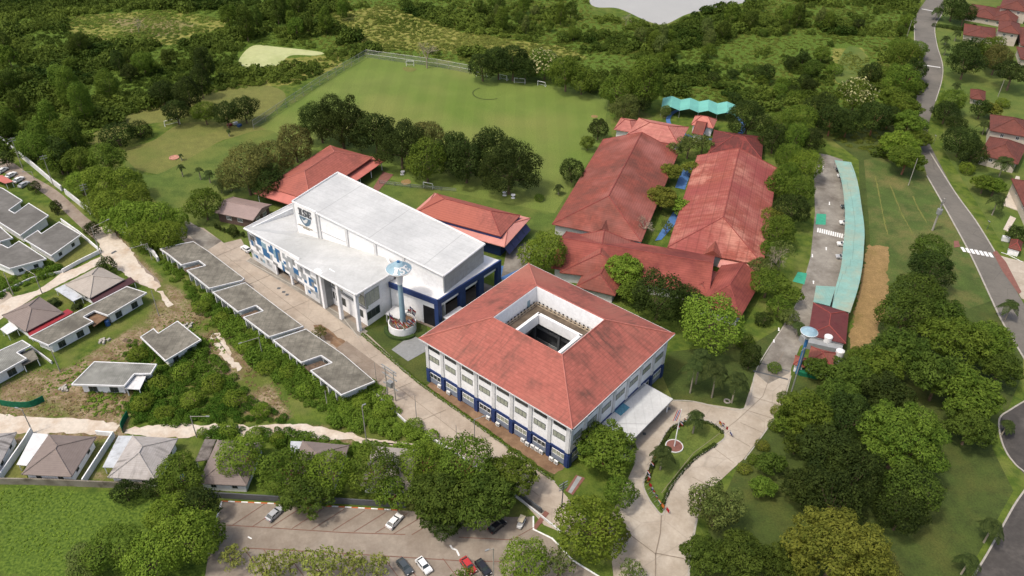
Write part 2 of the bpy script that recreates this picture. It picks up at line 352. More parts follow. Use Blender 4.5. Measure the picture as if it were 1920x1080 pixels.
geo = N.new('ShaderNodeNewGeometry'); at = N.new('ShaderNodeAttribute'); at.attribute_name = 'zone'; sp = N.new('ShaderNodeSeparateColor'); L.new(at.outputs['Color'], sp.inputs[0])
def _noise(s, d=5):
    n = N.new('ShaderNodeTexNoise'); n.inputs['Scale'].default_value = s; n.inputs['Detail'].default_value = d; L.new(geo.outputs['Position'], n.inputs['Vector']); return n.outputs[0]
def _math(op, a, bb, cl=False):
    x = N.new('ShaderNodeMath'); x.operation = op; x.use_clamp = cl
    for i, q in enumerate((a, bb)):
        if isinstance(q, (int, float)): x.inputs[i].default_value = q
        else: L.new(q, x.inputs[i])
    return x.outputs[0]
def _mix(f, a, c):
    x = N.new('ShaderNodeMix'); x.data_type = 'RGBA'; L.new(f, x.inputs[0])
    for i, q in ((6, a), (7, c)):
        if isinstance(q, tuple): x.inputs[i].default_value = (*q, 1)
        else: L.new(q, x.inputs[i])
    return x.outputs[2]
def _thr(v, lo_, hi_):
    r = N.new('ShaderNodeMapRange'); r.inputs[1].default_value = lo_; r.inputs[2].default_value = hi_; L.new(v, r.inputs[0]); return r.outputs[0]
n1 = _noise(.35); n2 = _noise(.08); n3 = _noise(1.6, 6)
base = _mix(_thr(n1, .35, .65), S(76, 98, 38), S(108, 124, 50))
base = _mix(_thr(n2, .5, .68), base, S(124, 128, 68))
lush = _mix(_thr(n3, .35, .65), S(70, 94, 34), S(112, 134, 52))
base = _mix(_thr(_math('ADD', sp.outputs[2], _math('SUBTRACT', n1, .5)), .35, .6), base, lush)
dry = _mix(_thr(n1, .35, .6), S(112, 124, 50), S(150, 146, 78))
base = _mix(_thr(_math('ADD', sp.outputs[1], _math('MULTIPLY', _math('SUBTRACT', n1, .5), 1.4)), .4, .65), base, dry)
dirt = _mix(_thr(n1, .38, .62), S(130, 108, 82), S(170, 150, 122))
dirt = _mix(_thr(n3, .50, .62), dirt, S(116, 116, 62))
dirt = _mix(_thr(n2, .5, .62), dirt, S(104, 114, 52))
base = _mix(_thr(_math('ADD', sp.outputs[0], _math('MULTIPLY', _math('SUBTRACT', n3, .5), 1.2)), .4, .6), base, dirt)
L.new(base, b.inputs['Base Color'])
bp = N.new('ShaderNodeBump'); bp.inputs['Strength'].default_value = .5; bp.inputs['Distance'].default_value = .6; L.new(n3, bp.inputs['Height']); L.new(bp.outputs[0], b.inputs['Normal'])
me.materials.append(m); uvmap(me)
o = link('ground', me); o['kind'] = 'structure'

def catmull(pts, k=6, closed=True):
    P = [np.array(p, float) for p in pts]; n = len(P); out = []
    for i in range(n if closed else n-1):
        p0, p1, p2, p3 = (P[(i+j-1) % n] if closed else P[min(max(i+j-1, 0), n-1)] for j in range(4))
        for s in range(k):
            t = s/k; out.append(.5*((2*p1)+(-p0+p2)*t+(2*p0-5*p1+4*p2-p3)*t*t+(-p0+3*p1-3*p2+p3)*t**3))
    if not closed: out.append(P[-1])
    return out
LV = [0.008]
def sheet(name, px, m, smooth=False, rag=0, z=None, kind='structure', k=6):
    pts = P2(px)
    if smooth: pts = catmull(pts, k)
    if rag:
        q = []
        n = len(pts)
        for i in range(n):
            a, b_ = pts[i], pts[(i+1) % n]; L_ = np.linalg.norm(b_-a); c = max(1, int(L_/1.2))
            for j in range(c): q.append(a+(b_-a)*j/c+nr.randn(2)*rag)
        pts = q
    LV[0] += .0025
    zz = LV[0] if z is None else z
    mb = MB(); a = sum(pts[i][0]*pts[(i+1) % len(pts)][1]-pts[(i+1) % len(pts)][0]*pts[i][1] for i in range(len(pts)))
    if a < 0: pts = pts[::-1]
    mb.face([(p[0], p[1], zz) for p in pts])
    o = mb.build(name, m); o['kind'] = kind; o['_z'] = zz
    return o
def ribbon(mb, pts, wd, z0, z1, closed=False):
    n = len(pts)
    for i in range(n if closed else n-1):
        a = np.array(pts[i]); b_ = np.array(pts[(i+1) % n]); d = b_-a; L_ = np.linalg.norm(d)
        if L_ < .01: continue
        mb.box(a, d/L_, -wd*.2, L_+wd*.2, -wd/2, wd/2, z0+rnd.random()*.003, z1+rnd.random()*.004)
def kerb(px, wd=.3, h=.14, m=None, smooth=True, closed=False, name='kerb'):
    pts = P2(px); pts = catmull(pts, 5, closed) if smooth else pts
    mb = MB(); ribbon(mb, pts, wd, .0, h, closed); return struct(name, mb, m or m_kerb)

sheet('lake_water', [(1030, -160), (1096, -30), (1110, 10), (1160, 16), (1215, 40), (1248, 45), (1290, 26), (1350, 14), (1420, 0), (1480, -14), (1640, -60), (1700, -160)], m_water, True)
sheet('field', [(687, 106), (476, 241), (470, 262), (345, 408), (455, 470), (560, 520), (1000, 470), (1080, 440), (1150, 300), (1142, 188), (1100, 172), (900, 138)], m_lawn)
sheet('playing_field', [(687, 106), (476, 241), (440, 330), (560, 380), (700, 330), (1040, 400), (1130, 262), (1140, 190), (1100, 172), (900, 138)], m_field)
sheet('practice_field', [(236, 283), (290, 262), (350, 230), (480, 236), (500, 258), (420, 262), (330, 318), (290, 326), (244, 310)], m_dry, True)
sheet('lower_field', [(236, 300), (290, 328), (420, 264), (520, 250), (560, 380), (470, 450), (345, 412), (260, 350)], m_lawn, True)
sheet('cut_strip_field', [(158, 278), (185, 242), (250, 212), (335, 180), (440, 162), (510, 162), (535, 186), (475, 236), (430, 228), (380, 212), (330, 225), (240, 240), (190, 270), (170, 285)], m_dry, True)
sheet('pale_pond_water', [(448, 112), (474, 86), (520, 88), (604, 98), (590, 104), (545, 104), (520, 122), (470, 130), (455, 128)], m_algae, True)
sheet('meadow', [(1590, 88), (1618, 96), (1632, 128), (1612, 150), (1572, 156), (1566, 130)], m_lawn, True)
sheet('roadside_lawn', [(1560, 262), (1720, 200), (1745, 290), (1850, 520), (1918, 640), (1918, 700), (1860, 840), (1900, 920), (1800, 1100), (1280, 1100), (1390, 860), (1490, 700), (1620, 600), (1610, 300)], m_lawn_d)
sheet('verge_lawn', [(1620, 300), (1735, 280), (1790, 400), (1870, 560), (1700, 620), (1640, 640), (1632, 470), (1628, 400)], m_verge)
sheet('dead_grass_strip', [(1626, 458), (1666, 462), (1664, 560), (1640, 640), (1600, 655), (1592, 640), (1608, 560), (1620, 500)], m_rustgrass, False, rag=.4)
sheet('villa_lawn', [(1755, 60), (1790, -60), (2040, -60), (2040, 560), (1905, 500), (1800, 330), (1768, 280), (1770, 130)], m_lawn)
sheet('front_lawn', [(1262, 752), (1240, 700), (1255, 660), (1420, 640), (1470, 610), (1440, 660), (1416, 700), (1394, 768), (1340, 758)], m_lawn_d)
sheet('garden_lawn', [(676, 622), (770, 590), (800, 612), (812, 700), (1040, 890), (1035, 902), (780, 712)], m_lawn_d)
sheet('garden_bed', [(812, 710), (1060, 876), (1040, 892), (800, 726)], m_dirt, rag=.25)
sheet('shed_lawn', [(400, 440), (372, 410), (470, 420), (500, 440), (452, 452), (430, 458)], m_lawn)
for nm_, q_ in (('a', [(1641, 330), (1655, 400), (1664, 440)]), ('b', [(1668, 345), (1690, 400), (1712, 440)]), ('c', [(1712, 368), (1722, 392), (1738, 418)])):
    sheet('worn_track', [(x_-1.2, y_) for x_, y_ in q_]+[(x_+1.2, y_) for x_, y_ in q_[::-1]], m_dry, rag=.09)
sheet('worn_goal_patch', [(758, 126), (778, 128), (780, 132), (768, 135), (756, 131)], m_dry, True, rag=.1); sheet('bare_spot', [(1110, 216), (1120, 217), (1119, 221), (1109, 220)], m_rustgrass, True); sheet('bare_patch', [(752, 340), (766, 336), (770, 343), (758, 347)], m_rustgrass, True)
mb = MB(); mb.lathe((*W(916, 175)[:2], 0), [(6.9, .12), (7.5, .12)], 40, inv=True); mb.f = mb.f[14:34]; mb.m = mb.m[14:34]; struct('worn_ring_field', mb, m_lawn_d)
# streets on the unfinished side
sheet('dirt_road', [(-40, 300), (12, 300), (60, 330), (110, 360), (165, 410), (215, 445), (250, 478), (270, 500), (300, 530), (285, 540), (240, 520), (200, 470), (150, 425), (80, 362), (0, 320), (-40, 300)], m_concrete_d, True)
sheet('estate_road', [(-60, 590), (0, 563), (70, 545), (115, 513), (150, 500), (190, 480), (198, 492), (180, 500), (100, 540), (60, 560), (0, 600), (-60, 640)], m_gravel, rag=.12)
sheet('broken_road', [(172, 430), (200, 424), (225, 448), (250, 475), (262, 498), (285, 518), (303, 538), (290, 546), (255, 528), (232, 512), (212, 500), (195, 492), (190, 470), (182, 452)], m_gravel, rag=.3)
sheet('eroded_track', [(296, 545), (305, 545), (322, 572), (316, 576), (304, 562)], m_gravel, rag=.3)
sheet('side_road', [(-60, 560), (15, 545), (24, 556), (-60, 610)], m_concrete)
sheet('gravel_road', [(-60, 776), (60, 782), (150, 786), (210, 792), (222, 802), (205, 812), (120, 812), (-60, 812)], m_gravel, True, rag=.25)
sheet('gravel_track', [(240, 806), (300, 796), (420, 798), (560, 796), (620, 806), (700, 822), (788, 835), (790, 841), (700, 834), (600, 822), (480, 818), (330, 820), (250, 818)], m_gravel, True, rag=.35)
sheet('broken_track', [(396, 628), (420, 634), (432, 662), (452, 690), (440, 690), (412, 664)], m_gravel, True, rag=.4)
# school side
sheet('campus_road', [(345, 420), (382, 428), (420, 456), (452, 448), (470, 482), (560, 535), (610, 572), (695, 632), (780, 712), (900, 800), (1040, 905), (1100, 975), (1080, 1010), (1020, 985), (975, 935), (760, 790), (640, 690), (470, 560), (400, 500), (330, 440)], m_concrete)
sheet('old_road_slab', [(333, 422), (352, 414), (416, 452), (388, 470), (366, 452)], m_concrete_g)
sheet('driveway', [(1180, 800), (1222, 752), (1262, 752), (1300, 754), (1394, 768), (1416, 700), (1438, 662), (1480, 640), (1483, 700), (1466, 760), (1440, 800), (1395, 860), (1330, 920), (1306, 980), (1290, 1080), (1285, 1160), (1170, 1160), (1150, 1080), (1140, 980), (1190, 870), (1110, 850)], m_drive)
sheet('campus_drive', [(1438, 662), (1498, 560), (1520, 480), (1528, 400), (1526, 330), (1536, 288), (1550, 290), (1580, 300), (1596, 420), (1590, 520), (1560, 600), (1500, 650), (1480, 700), (1440, 720), (1416, 700)], m_concrete_g)
sheet('parking_lot', [(416, 941), (520, 946), (620, 951), (745, 957), (960, 970), (1000, 969), (1000, 993), (1035, 1010), (1075, 1050), (1140, 1090), (1160, 1160), (330, 1160), (385, 1080), (395, 1010)], m_parking)
sheet('road', [(1740, -60), (1764, -60), (1770, 20), (1766, 28), (1754, 45), (1752, 60), (1757, 85), (1767, 120), (1766, 150), (1754, 190), (1741, 232), (1738, 260), (1758, 300), (1790, 360), (1830, 415), (1867, 475), (1905, 545), (1960, 640), (1960, 730), (1925, 680), (1880, 605), (1856, 555), (1820, 478), (1775, 395), (1738, 330), (1722, 270), (1719, 215), (1718, 160), (1714, 80), (1714, 40), (1722, 20), (1736, 0)], m_asphalt)
sheet('lower_road', [(1960, 730), (1925, 750), (1895, 768), (1874, 785), (1876, 820), (1888, 850), (1905, 872), (1930, 900), (1900, 950), (1850, 1040), (1820, 1100), (1760, 1190), (1990, 1190), (2060, 800)], m_asphalt_d)
sheet('forecourt_paving', [(1870, 478), (1890, 484), (1960, 500), (1960, 580), (1915, 560)], m_drive)
sheet('island_lawn', [(1208, 905), (1222, 870), (1240, 830), (1262, 800), (1298, 790), (1330, 793), (1358, 816), (1340, 835), (1300, 862), (1270, 895), (1250, 925), (1242, 962), (1228, 950), (1214, 928)], m_lawn, True, z=.15)
sheet('blue_walkway', [(1262, 398), (1284, 400), (1240, 450), (1228, 452)], m_bluewalk, z=.14)
sheet('blue_courtyard_path', [(1278, 318), (1300, 310), (1284, 356), (1266, 352)], m_bluewalk, z=.14)
sheet('blue_court', [(926, 500), (955, 498), (980, 510), (955, 530), (930, 520)], m_bluewalk)
sheet('courtyard_paving', [(950, 470), (985, 455), (1000, 470), (985, 500), (940, 520)], m_concrete_g)
sheet('green_paint_patch', [(1531, 401), (1549, 402), (1548, 422), (1529, 421)], m_greenpaint)
sheet('green_forecourt', [(1496, 510), (1513, 513), (1508, 534), (1486, 528)], m_greenpaint)
sheet('paved_pad', [(734, 656), (772, 628), (806, 646), (806, 655), (765, 678)], m_steel)
sheet('hall_forecourt', [(470, 484), (560, 536), (640, 586), (690, 622), (676, 632), (610, 580), (540, 536), (462, 490)], m_concrete_g)
sheet('worn_bed', [(586, 612), (600, 608), (660, 650), (700, 690), (690, 700), (620, 645)], m_dirt, rag=.25)
sheet('worn_slab', [(610, 668), (650, 640), (730, 700), (700, 728)], m_concrete_d)
sheet('terrace_paving', [(700, 352), (718, 322), (738, 328), (706, 362)], m_redpath)
sheet('brick_path', [(1060, 921), (1080, 891), (1097, 897), (1074, 929)], m_redpath); sheet('path_centre_paving', [(1065, 923), (1083, 893), (1091, 896), (1071, 926)], m_grey)
sheet('red_parking_path', [(998, 990), (1022, 958), (1030, 963), (1003, 996)], m_redpath)
sheet('junction_red_paving', [(1788, 452), (1797, 452), (1800, 463), (1789, 465)], m_redpath)
sheet('red_pavement', [(1861, 474), (1868, 470), (1886, 492), (1915, 548), (1910, 552), (1880, 510)], m_redpath)
for nm, px in [('kerb', [(1262, 752), (1222, 754), (1188, 790)]),]: pass
kerb([(1262, 751), (1300, 753), (1394, 767), (1416, 699), (1440, 655), (1478, 600)])
kerb([(1483, 705), (1466, 762), (1440, 802), (1396, 862)])
kerb([(1306, 975), (1296, 1030), (1290, 1090)], .5)
kerb([(1206, 903), (1221, 868), (1239, 828), (1261, 798), (1298, 788), (1331, 791), (1360, 816), (1341, 836), (1301, 864), (1271, 896), (1251, 926), (1243, 965), (1227, 951), (1212, 929)], .35, .16, closed=True)
kerb([(678, 626), (780, 714), (900, 802), (1040, 904)], .3, .16, smooth=False)
kerb([(610, 592), (690, 628), (676, 622)], .2, .05, smooth=False)
kerb([(462, 489), (560, 541), (640, 592), (673, 634)], .3, .16, smooth=False)
kerb([(390, 1042), (395, 1010), (416, 941)], .35, .15, m_whiteline, smooth=False)
kerb([(1000, 969), (1000, 993), (1035, 1010), (1075, 1052), (1140, 1092)], .35, .15, m_whiteline, smooth=False)
for a, b_ in (((340, 415), (385, 428)), ((760, 792), (975, 940))): pass
kerb([(1714, 30), (1715, 80), (1719, 160)], .4, .12); kerb([(1738, 330), (1775, 395), (1820, 478), (1856, 555), (1880, 605), (1925, 680)], .5, .12)
kerb([(1766, 28), (1753, 50), (1757, 85), (1767, 120), (1766, 150), (1754, 190)], .4, .12); kerb([(1743, 285), (1790, 360), (1830, 415), (1867, 475)], .5, .12)
kerb([(1925, 750), (1895, 768), (1874, 785), (1876, 820), (1888, 850), (1905, 872), (1930, 900), (1900, 950), (1850, 1040), (1812, 1100)], .4, .12)
# alternating painted kerb at the top of the car park, bay lines, arrows, crossings
for (a, b_) in (((416, 940), (520, 945)), ((610, 949), (745, 957))):
    A = W(*a)[:2]; B = W(*b_)[:2]; d = un(B-A); L_ = np.linalg.norm(B-A); mb = MB(); mo = MB(); k = 0; s = 0
    while s < L_:
        e = min(s+1.5, L_); (mb if k % 2 else mo).box(A, d, s, e, -.15, .15, 0, .15); s = e; k += 1
    struct('white_kerb_marking', mb, m_whiteline); struct('orange_kerb_marking', mo, m_kerb_o)
def linestrip(px, wd, z=.05): 
    mb = MB(); pts = P2(px)
    for i in range(len(pts)-1):
        d = pts[i+1]-pts[i]; L_ = np.linalg.norm(d); u = d/L_; n = np.array([u[1], -u[0]])*wd/2
        mb.face([(*(pts[i]-n), z), (*(pts[i]+n), z), (*(pts[i+1]+n), z), (*(pts[i+1]-n), z)][::-1])
    return mb
Z = LV[0]+.01
marks = MB()
def addm(px, wd, z=None):
    q = linestrip(px, wd, Z if z is None else z); b0 = len(marks.v); marks.v += q.v; marks.f += [[i+b0 for i in f] for f in q.f]; marks.m += q.m
addm([(424, 985), (640, 999), (760, 1003)], .18); addm([(860, 1008), (960, 1013)], .18); addm([(456, 1028), (640, 1038), (860, 1052), (960, 1054)], .18, Z+.002)
for x in (436, 474, 508, 548, 585, 624, 664, 704, 738, 772, 958):
    t = (x-424)/336; y = 985+18*t; addm([(x, y), (x+60, y-40+4*t)], .15, Z+.004)
for x in (457, 494, 533, 565, 641, 716, 752, 830, 862): addm([(x, 1028+(x-456)*.052), (x+36, 1076+(x-456)*.052)], .15, Z+.004)
struct('parking_line_markings', marks, m_redline)
marks = MB()
addm([(1728, 17), (1753, 22)], .8); addm([(1728, 122), (1763, 127)], .9)
for i in range(7):
    a = np.array((1803, 464.))+i*np.array((8.6, 1.7)); b_ = a+np.array((6, 9.)); c = (a+b_)/2; addm([tuple(a), tuple(b_)], 1.0)
for i in range(13): addm([(1534+i*4.1, 428+i*1.0), (1533+i*4.1, 436+i*1.0)], .5)
for (x, y, s) in ((1555, 382, 1), (1549, 467, -1), (1523, 480, 1), (1525, 530, -1), (1451, 640, 1), (1543, 315, 1), (1460, 618, 1)):
    addm([(x, y-3), (x, y+3)], .35); addm([(x-1.5, y+2*s), (x+1.5, y+2*s)], .35, Z+.004)
addm([(1877, 474), (1890, 478), (1917, 492)], .3); addm([(465, 1007), (472, 1011)], .3); addm([(844, 1023), (848, 1029), (856, 1032), (861, 1043)], .4)
struct('road_paint_markings', marks, m_whiteline)
marks = MB()
addm([(1183, 1095), (1240, 966), (1228, 1040)][1:2]+[(1238, 1000), (1229, 1040), (1229, 1100)], .25)
addm([(1182, 1004), (1230, 1040)], .2); addm([(1230, 1038), (1282, 1048)], .2, Z+.003)
addm([(1430, 744), (1446, 700), (1470, 660)], .12); addm([(1240, 925), (1300, 850), (1380, 790), (1430, 744)], .12)
for a, b_ in (((1298, 895), (1330, 912)), ((1340, 842), (1375, 868)), ((1366, 815), (1406, 838)), ((1388, 793), (1430, 812)), ((1400, 770), (1452, 786)), ((1412, 745), (1462, 760)), ((1150, 1010), (1182, 1004))): addm([a, b_], .12, Z+.003)
for i in range(9):
    t = i/9; a = np.array((420, 480))*(1-t)+np.array((1000, 940))*t; addm([tuple(a+(-30, 8)), tuple(a+(30, -18))], .12, Z+.003)
addm([(420, 478), (640, 645), (1010, 930)], .12)
struct('road_joint_lines', marks, m_joint)
marks = MB()
for x, y in ((523, 541), (532, 548), (538.5, 553), (1254, 767), (1208, 814)): addm([(x-3, y), (x+3, y)], .9)
addm([(1415, 678), (1480, 697)], .3); addm([(1412, 696), (1477, 712)], .5, Z+.003); addm([(209, 476), (218, 471)], .8)
struct('drain_cover_surface', marks, m_dkgrey)

# ------------------------------------------------------------------ building helpers
def inset(q, d):
    """Polygon (counter-clockwise) moved inwards by d."""
    q = [np.array(p[:2], float) for p in q]; n = len(q); out = []
    for i in range(n):
        a, b_, c = q[i-1], q[i], q[(i+1) % n]; u = un(b_-a); v = un(c-b_)
        n1 = np.array([-u[1], u[0]]); n2 = np.array([-v[1], v[0]]); den = 1+n1@n2
        out.append(b_+(n1+n2)*d/max(den, .15))
    return out
def ccw(q):
    a = sum(q[i][0]*q[(i+1) % len(q)][1]-q[(i+1) % len(q)][0]*q[i][1] for i in range(len(q)))
    return q if a > 0 else q[::-1]
def rect4(px, z):
    """Best rectangle through four surveyed corners; returns centre, axes, half sizes (a along the first side)."""
    P = [W(a, b, z)[:2] for a, b in px]; c = sum(P)/4
    u = un((P[1]-P[0])/np.linalg.norm(P[1]-P[0])+(P[2]-P[3])/np.linalg.norm(P[2]-P[3]))
    t = un((P[3]-P[0])/np.linalg.norm(P[3]-P[0])+(P[2]-P[1])/np.linalg.norm(P[2]-P[1])); v = np.array([-u[1], u[0]]); v = v if v@t > 0 else -v
    ang = (t@v); # square up by turning u half way
    u2 = un(u-(u@t)*t*.5); v = np.array([-u2[1], u2[0]]); v = v if v@t > 0 else -v
    a = ((P[1]-P[0])@u2+(P[2]-P[3])@u2)/4; b_ = ((P[3]-P[0])@v+(P[2]-P[1])@v)/4
    return c, u2, v, abs(a), abs(b_)
def window(root, O, u, s0, s1, z0, z1, n=2, fm=None, gm=None, d=.0, name='window'):
    fm = fm or m_dkgrey; gm = gm or m_glass; mb = MB(); t = .09
    mb.box(O, u, s0, s1, d-.12, d+.07, z0, z0+t); mb.box(O, u, s0, s1, d-.12, d+.07, z1-t, z1)
    for k in range(n+1):
        x = s0+(s1-s0-t)*k/n; mb.box(O, u, x, x+t, d-.12, d+.065, z0+t, z1-t)
    o = mb.build(name, fm, root); g = MB(); g.box(O, u, s0+t*.5, s1-t*.5, d-.05, d+.03, z0+t*.5, z1-t*.5); g.build('pane', gm, o); return o
def hip_faces(mb, c, u, v, a, b, z, zr, i0, i1):
    """Hipped or gabled roof planes over a rectangle; the ridge runs along u, set in by i0 at the -u end and i1 at the +u end."""
    k = lambda s, t, zz: (*(c+u*s+v*t), zz)
    A, B, C_, D = k(-a, -b, z), k(a, -b, z), k(a, b, z), k(-a, b, z); r0 = k(-a+i0, 0, zr); r1 = k(a-i1, 0, zr)
    fl = (u[0]*v[1]-u[1]*v[0]) < 0
    F_ = [[A, B, r1, r0], [C_, D, r0, r1], [D, A, r0], [B, C_, r1]]
    for f in F_: mb.face(f[::-1] if fl else f)
    mb.slab([p for p in ([A, B, C_, D] if not fl else [D, C_, B, A])], .25)
    return A, B, C_, D, r0, r1
def ridges(mb, A, B, C_, D, r0, r1, i0, i1, r=.16):
    up = np.array([0, 0, .04]); 
    for p, q in ((r0, r1), (A, r0), (D, r0), (B, r1), (C_, r1)):
        mb.tube(np.array(p)+up, np.array(q)+up, r, r, 5)
def hip_roof(root, c, u, v, a, b, z, zr, i0, i1, m, rm=None, name='roof'):
    mb = MB(); k = hip_faces(mb, c, u, v, a, b, z, zr, i0, i1); o = mb.build(name, m, root)
    rb = MB(); ridges(rb, *k, i0, i1); rb.build('ridge', rm or m_ridge, o); return o
def wall_rect(root, c, u, v, a, b, z0, z1, m, name='wall'):
    q = ccw([c-u*a-v*b, c+u*a-v*b, c+u*a+v*b, c-u*a+v*b]); mb = MB(); mb.prism(q, z0, z1); return mb.build(name, m, root), q
def boxes(root, name, m, lst):
    for a_ in lst:
        mb = MB(); mb.box(*a_); mb.build(name, m, root)
m_sill = mat('pale_blue_grey_panel', S(150, 160, 176), .6, .05)
def edges_windows(root, q, spec, z0, z1, w=1.6, **k):
    """spec: (edge index, positions 0..1)"""
    for e, ts in spec:
        A = np.array(q[e]); B = np.array(q[(e+1) % len(q)]); L_ = np.linalg.norm(B-A); u = (B-A)/L_
        for t in ts: window(root, A, u, L_*t-w/2, L_*t+w/2, z0, z1, **k)

# ------------------------------------------------------------------ the main school block
Lc, Bc, Rc, Tc = [np.array(p) for p in ((-23.8, 161.1), (14.3, 130.0), (42.8, 164.9), (4.7, 196.1))]
root = empty('school_building', (*((Lc+Bc+Rc+Tc)/4), 0), 'white school block with navy ground floor and mossy red hipped roof around an open atrium', 'building')
HE, HR, DI = 14.8, 20.58, 13.45
q0 = [Lc, Bc, Rc, Tc]; ring = inset(q0, DI)
mb = MB()
for i in range(4):
    j = (i+1) % 4; mb.face([(*q0[i], HE), (*q0[j], HE), (*ring[j], HR), (*ring[i], HR)])
mb.k = 0
roof = mb.build('roof', m_tile_main, root)
mb = MB()
for i in range(4):
    j = (i+1) % 4; mb.tube((*q0[i], HE+.08), (*ring[i], HR+.08), .2, .2, 6); mb.tube((*ring[i], HR+.06), (*ring[j], HR+.06), .17, .17, 6)
mb.build('ridge', m_ridge, roof)
mb = MB(); q1 = inset(q0, -.12)
for i in range(4):
    j = (i+1) % 4; A, B = q1[i], q1[j]; d = un(B-A); mb.box(A, d, 0, np.linalg.norm(B-A), -.22, 0, HE-.32, HE-.02)
mb.build('gutter', m_gwall, roof)
mb = MB(); mb.slab([(*p, HE-.06) for p in q0], .12)
wq = inset(q0, 1.25); mb = MB()
for i in range(4):
    j = (i+1) % 4; A, B = wq[i], wq[j]; L_ = np.linalg.norm(B-A); d = (B-A)/L_; mb.box(A, d, 0, L_, -.35, 0, 4.9, HE+.2); mb.box(A, d, -1, L_+1, -.1, 1.2, HE-.2, HE-.04)
mb.build('wall', m_white, root)
mb = MB()
for i in range(4):
    j = (i+1) % 4; A, B = wq[i], wq[j]; L_ = np.linalg.norm(B-A); d = (B-A)/L_; mb.box(A, d, .2, L_-.2, -.5, -.06, 0, 4.9); mb.box(A, d, 0, L_, -.1, .22, 4.2, 4.92)
mb.build('ground_floor_wall', m_blue, root)
for (i, nb) in ((0, 8), (1, 7), (2, 8), (3, 7)):
    j = (i+1) % 4; A, B = wq[i], wq[j]; L_ = np.linalg.norm(B-A); d = (B-A)/L_; bw = L_/nb
    for k in range(nb+1):
        s = min(max(k*bw, .45), L_-.45)
        boxes(root, 'pilaster', m_gwall, [(A, d, s-.5, s+.5, 0, .28, 4.93, HE-.21)]); boxes(root, 'plinth_pier', m_blue, [(A, d, s-.55, s+.55, 0, .36, 0, 4.19)])
    if i > 1: continue
    for k in range(nb):
        s = k*bw
        window(root, A, d, s+1.0, s+bw-1.0, 11.8, 13.3, 3, gm=m_glass, d=.05)
        window(root, A, d, s+1.0, s+bw-1.3, 8.0, 9.8, 3, gm=m_glassl, d=.05)
        window(root, A, d, s+1.0, s+bw-1.0, 2.0, 3.6, 3, m_white, m_glassl if (k*7+i) % 3 else m_glass, d=.0)
        boxes(root, 'sill_panel', m_sill, [(A, d, s+.9, s+bw-.9, -.1, .04, .3, 1.95)])
# atrium: tall white inner walls, a terrace with small vents, an inner parapet and a dark court
mb = MB(); ri = inset(ring, .02)
for i in range(4):
    j = (i+1) % 4; A, B = ring[i], ring[j]; L_ = np.linalg.norm(B-A); d = (B-A)/L_; mb.box(A, d, 0, L_, -.3, -.02, 14.8, HR-.05)
mb.build('atrium_wall', m_white, root)
TZ = 14.9; r1 = inset(ring, .32); r2 = inset(ring, 3.87); r3 = inset(ring, 4.2)
mb = MB()
for i in range(4):
    j = (i+1) % 4; mb.face([(*r1[i], TZ), (*r1[j], TZ), (*r2[j], TZ), (*r2[i], TZ)])
mb.build('terrace', mat('mossy_terrace_concrete', S(138, 122, 104), .9, .15, .8, col2=S(80, 70, 58), s2=.4, t2=.5, w2=.15), root)
mb = MB()
for i in range(4):
    j = (i+1) % 4; A, B = r3[i], r3[j]; d = un(B-A); L_ = np.linalg.norm(B-A); mb.box(A, d, -.35, L_, -.45, .35, 12.7, 15.9)
mb.build('parapet', m_white, root)
for e in (2, 3):
    A, B = r1[e], r1[(e+1) % 4]; L_ = np.linalg.norm(B-A); d = (B-A)/L_; mb = MB(); md = MB(); k = .5
    mb.box(A, d, .3, L_-.3, -.6, -.45, 14.9, 15.15); mb.box(A, d, .3, L_-.3, -.6, -.45, 15.75, 15.9)
    while k < L_-1:
        mb.box(A, d, k, k+.55, -.59, -.46, 15.15, 15.75); boxes(root, 'vent', m_dark, [(A, d, k+.7, k+1.15, -.4, -.3, 14.95, 16.3)]); k += 1.35
    mb.build('balustrade', mat('cream_balustrade_'+'ab'[e-2], S(214, 196, 170), .8, .1, 1) if e == 2 else bpy.data.materials['cream_balustrade_a'], root)
A = r1[3]; d = un(r1[0]-r1[3]); mb = MB(); mb.box(A, d, 2.8, 3.9, -.06, .0, 15.2, 17.8); mb.build('blue_door', m_lblue, root)
for i in range(4):
    j = (i+1) % 4; A, B = r3[i], r3[j]; d = un(B-A); L_ = np.linalg.norm(B-A)
    boxes(root, 'court_column', m_dkgrey, [(A, d, s, s+.7, .3, 1.0, .13, 12.7) for s in np.linspace(.3, L_-.8, 3)[:2]])
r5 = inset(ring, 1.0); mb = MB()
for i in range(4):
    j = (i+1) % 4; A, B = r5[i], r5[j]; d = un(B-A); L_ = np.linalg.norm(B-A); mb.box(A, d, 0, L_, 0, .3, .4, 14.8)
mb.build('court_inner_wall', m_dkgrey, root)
for e_ in (2, 3):
    A, B = inset(ring, 1.35)[e_], inset(ring, 1.35)[(e_+1) % 4]; d = un(B-A); boxes(root, 'gallery_rail', m_grey, [(A, d, 1, np.linalg.norm(B-A)-1, -.9, -.7, 4.2, 5.2), (A, d, 1, np.linalg.norm(B-A)-1, -.9, -.7, 8.6, 9.6)])
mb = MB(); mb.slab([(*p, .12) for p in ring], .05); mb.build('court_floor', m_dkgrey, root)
mb = MB(); cc = sum(r3)/4; mb.box(r3[1], un(r3[2]-r3[1]), 1, 5, -4, -.8, 9.0, 9.2); mb.build('court_glass_roof', m_glassl, root)
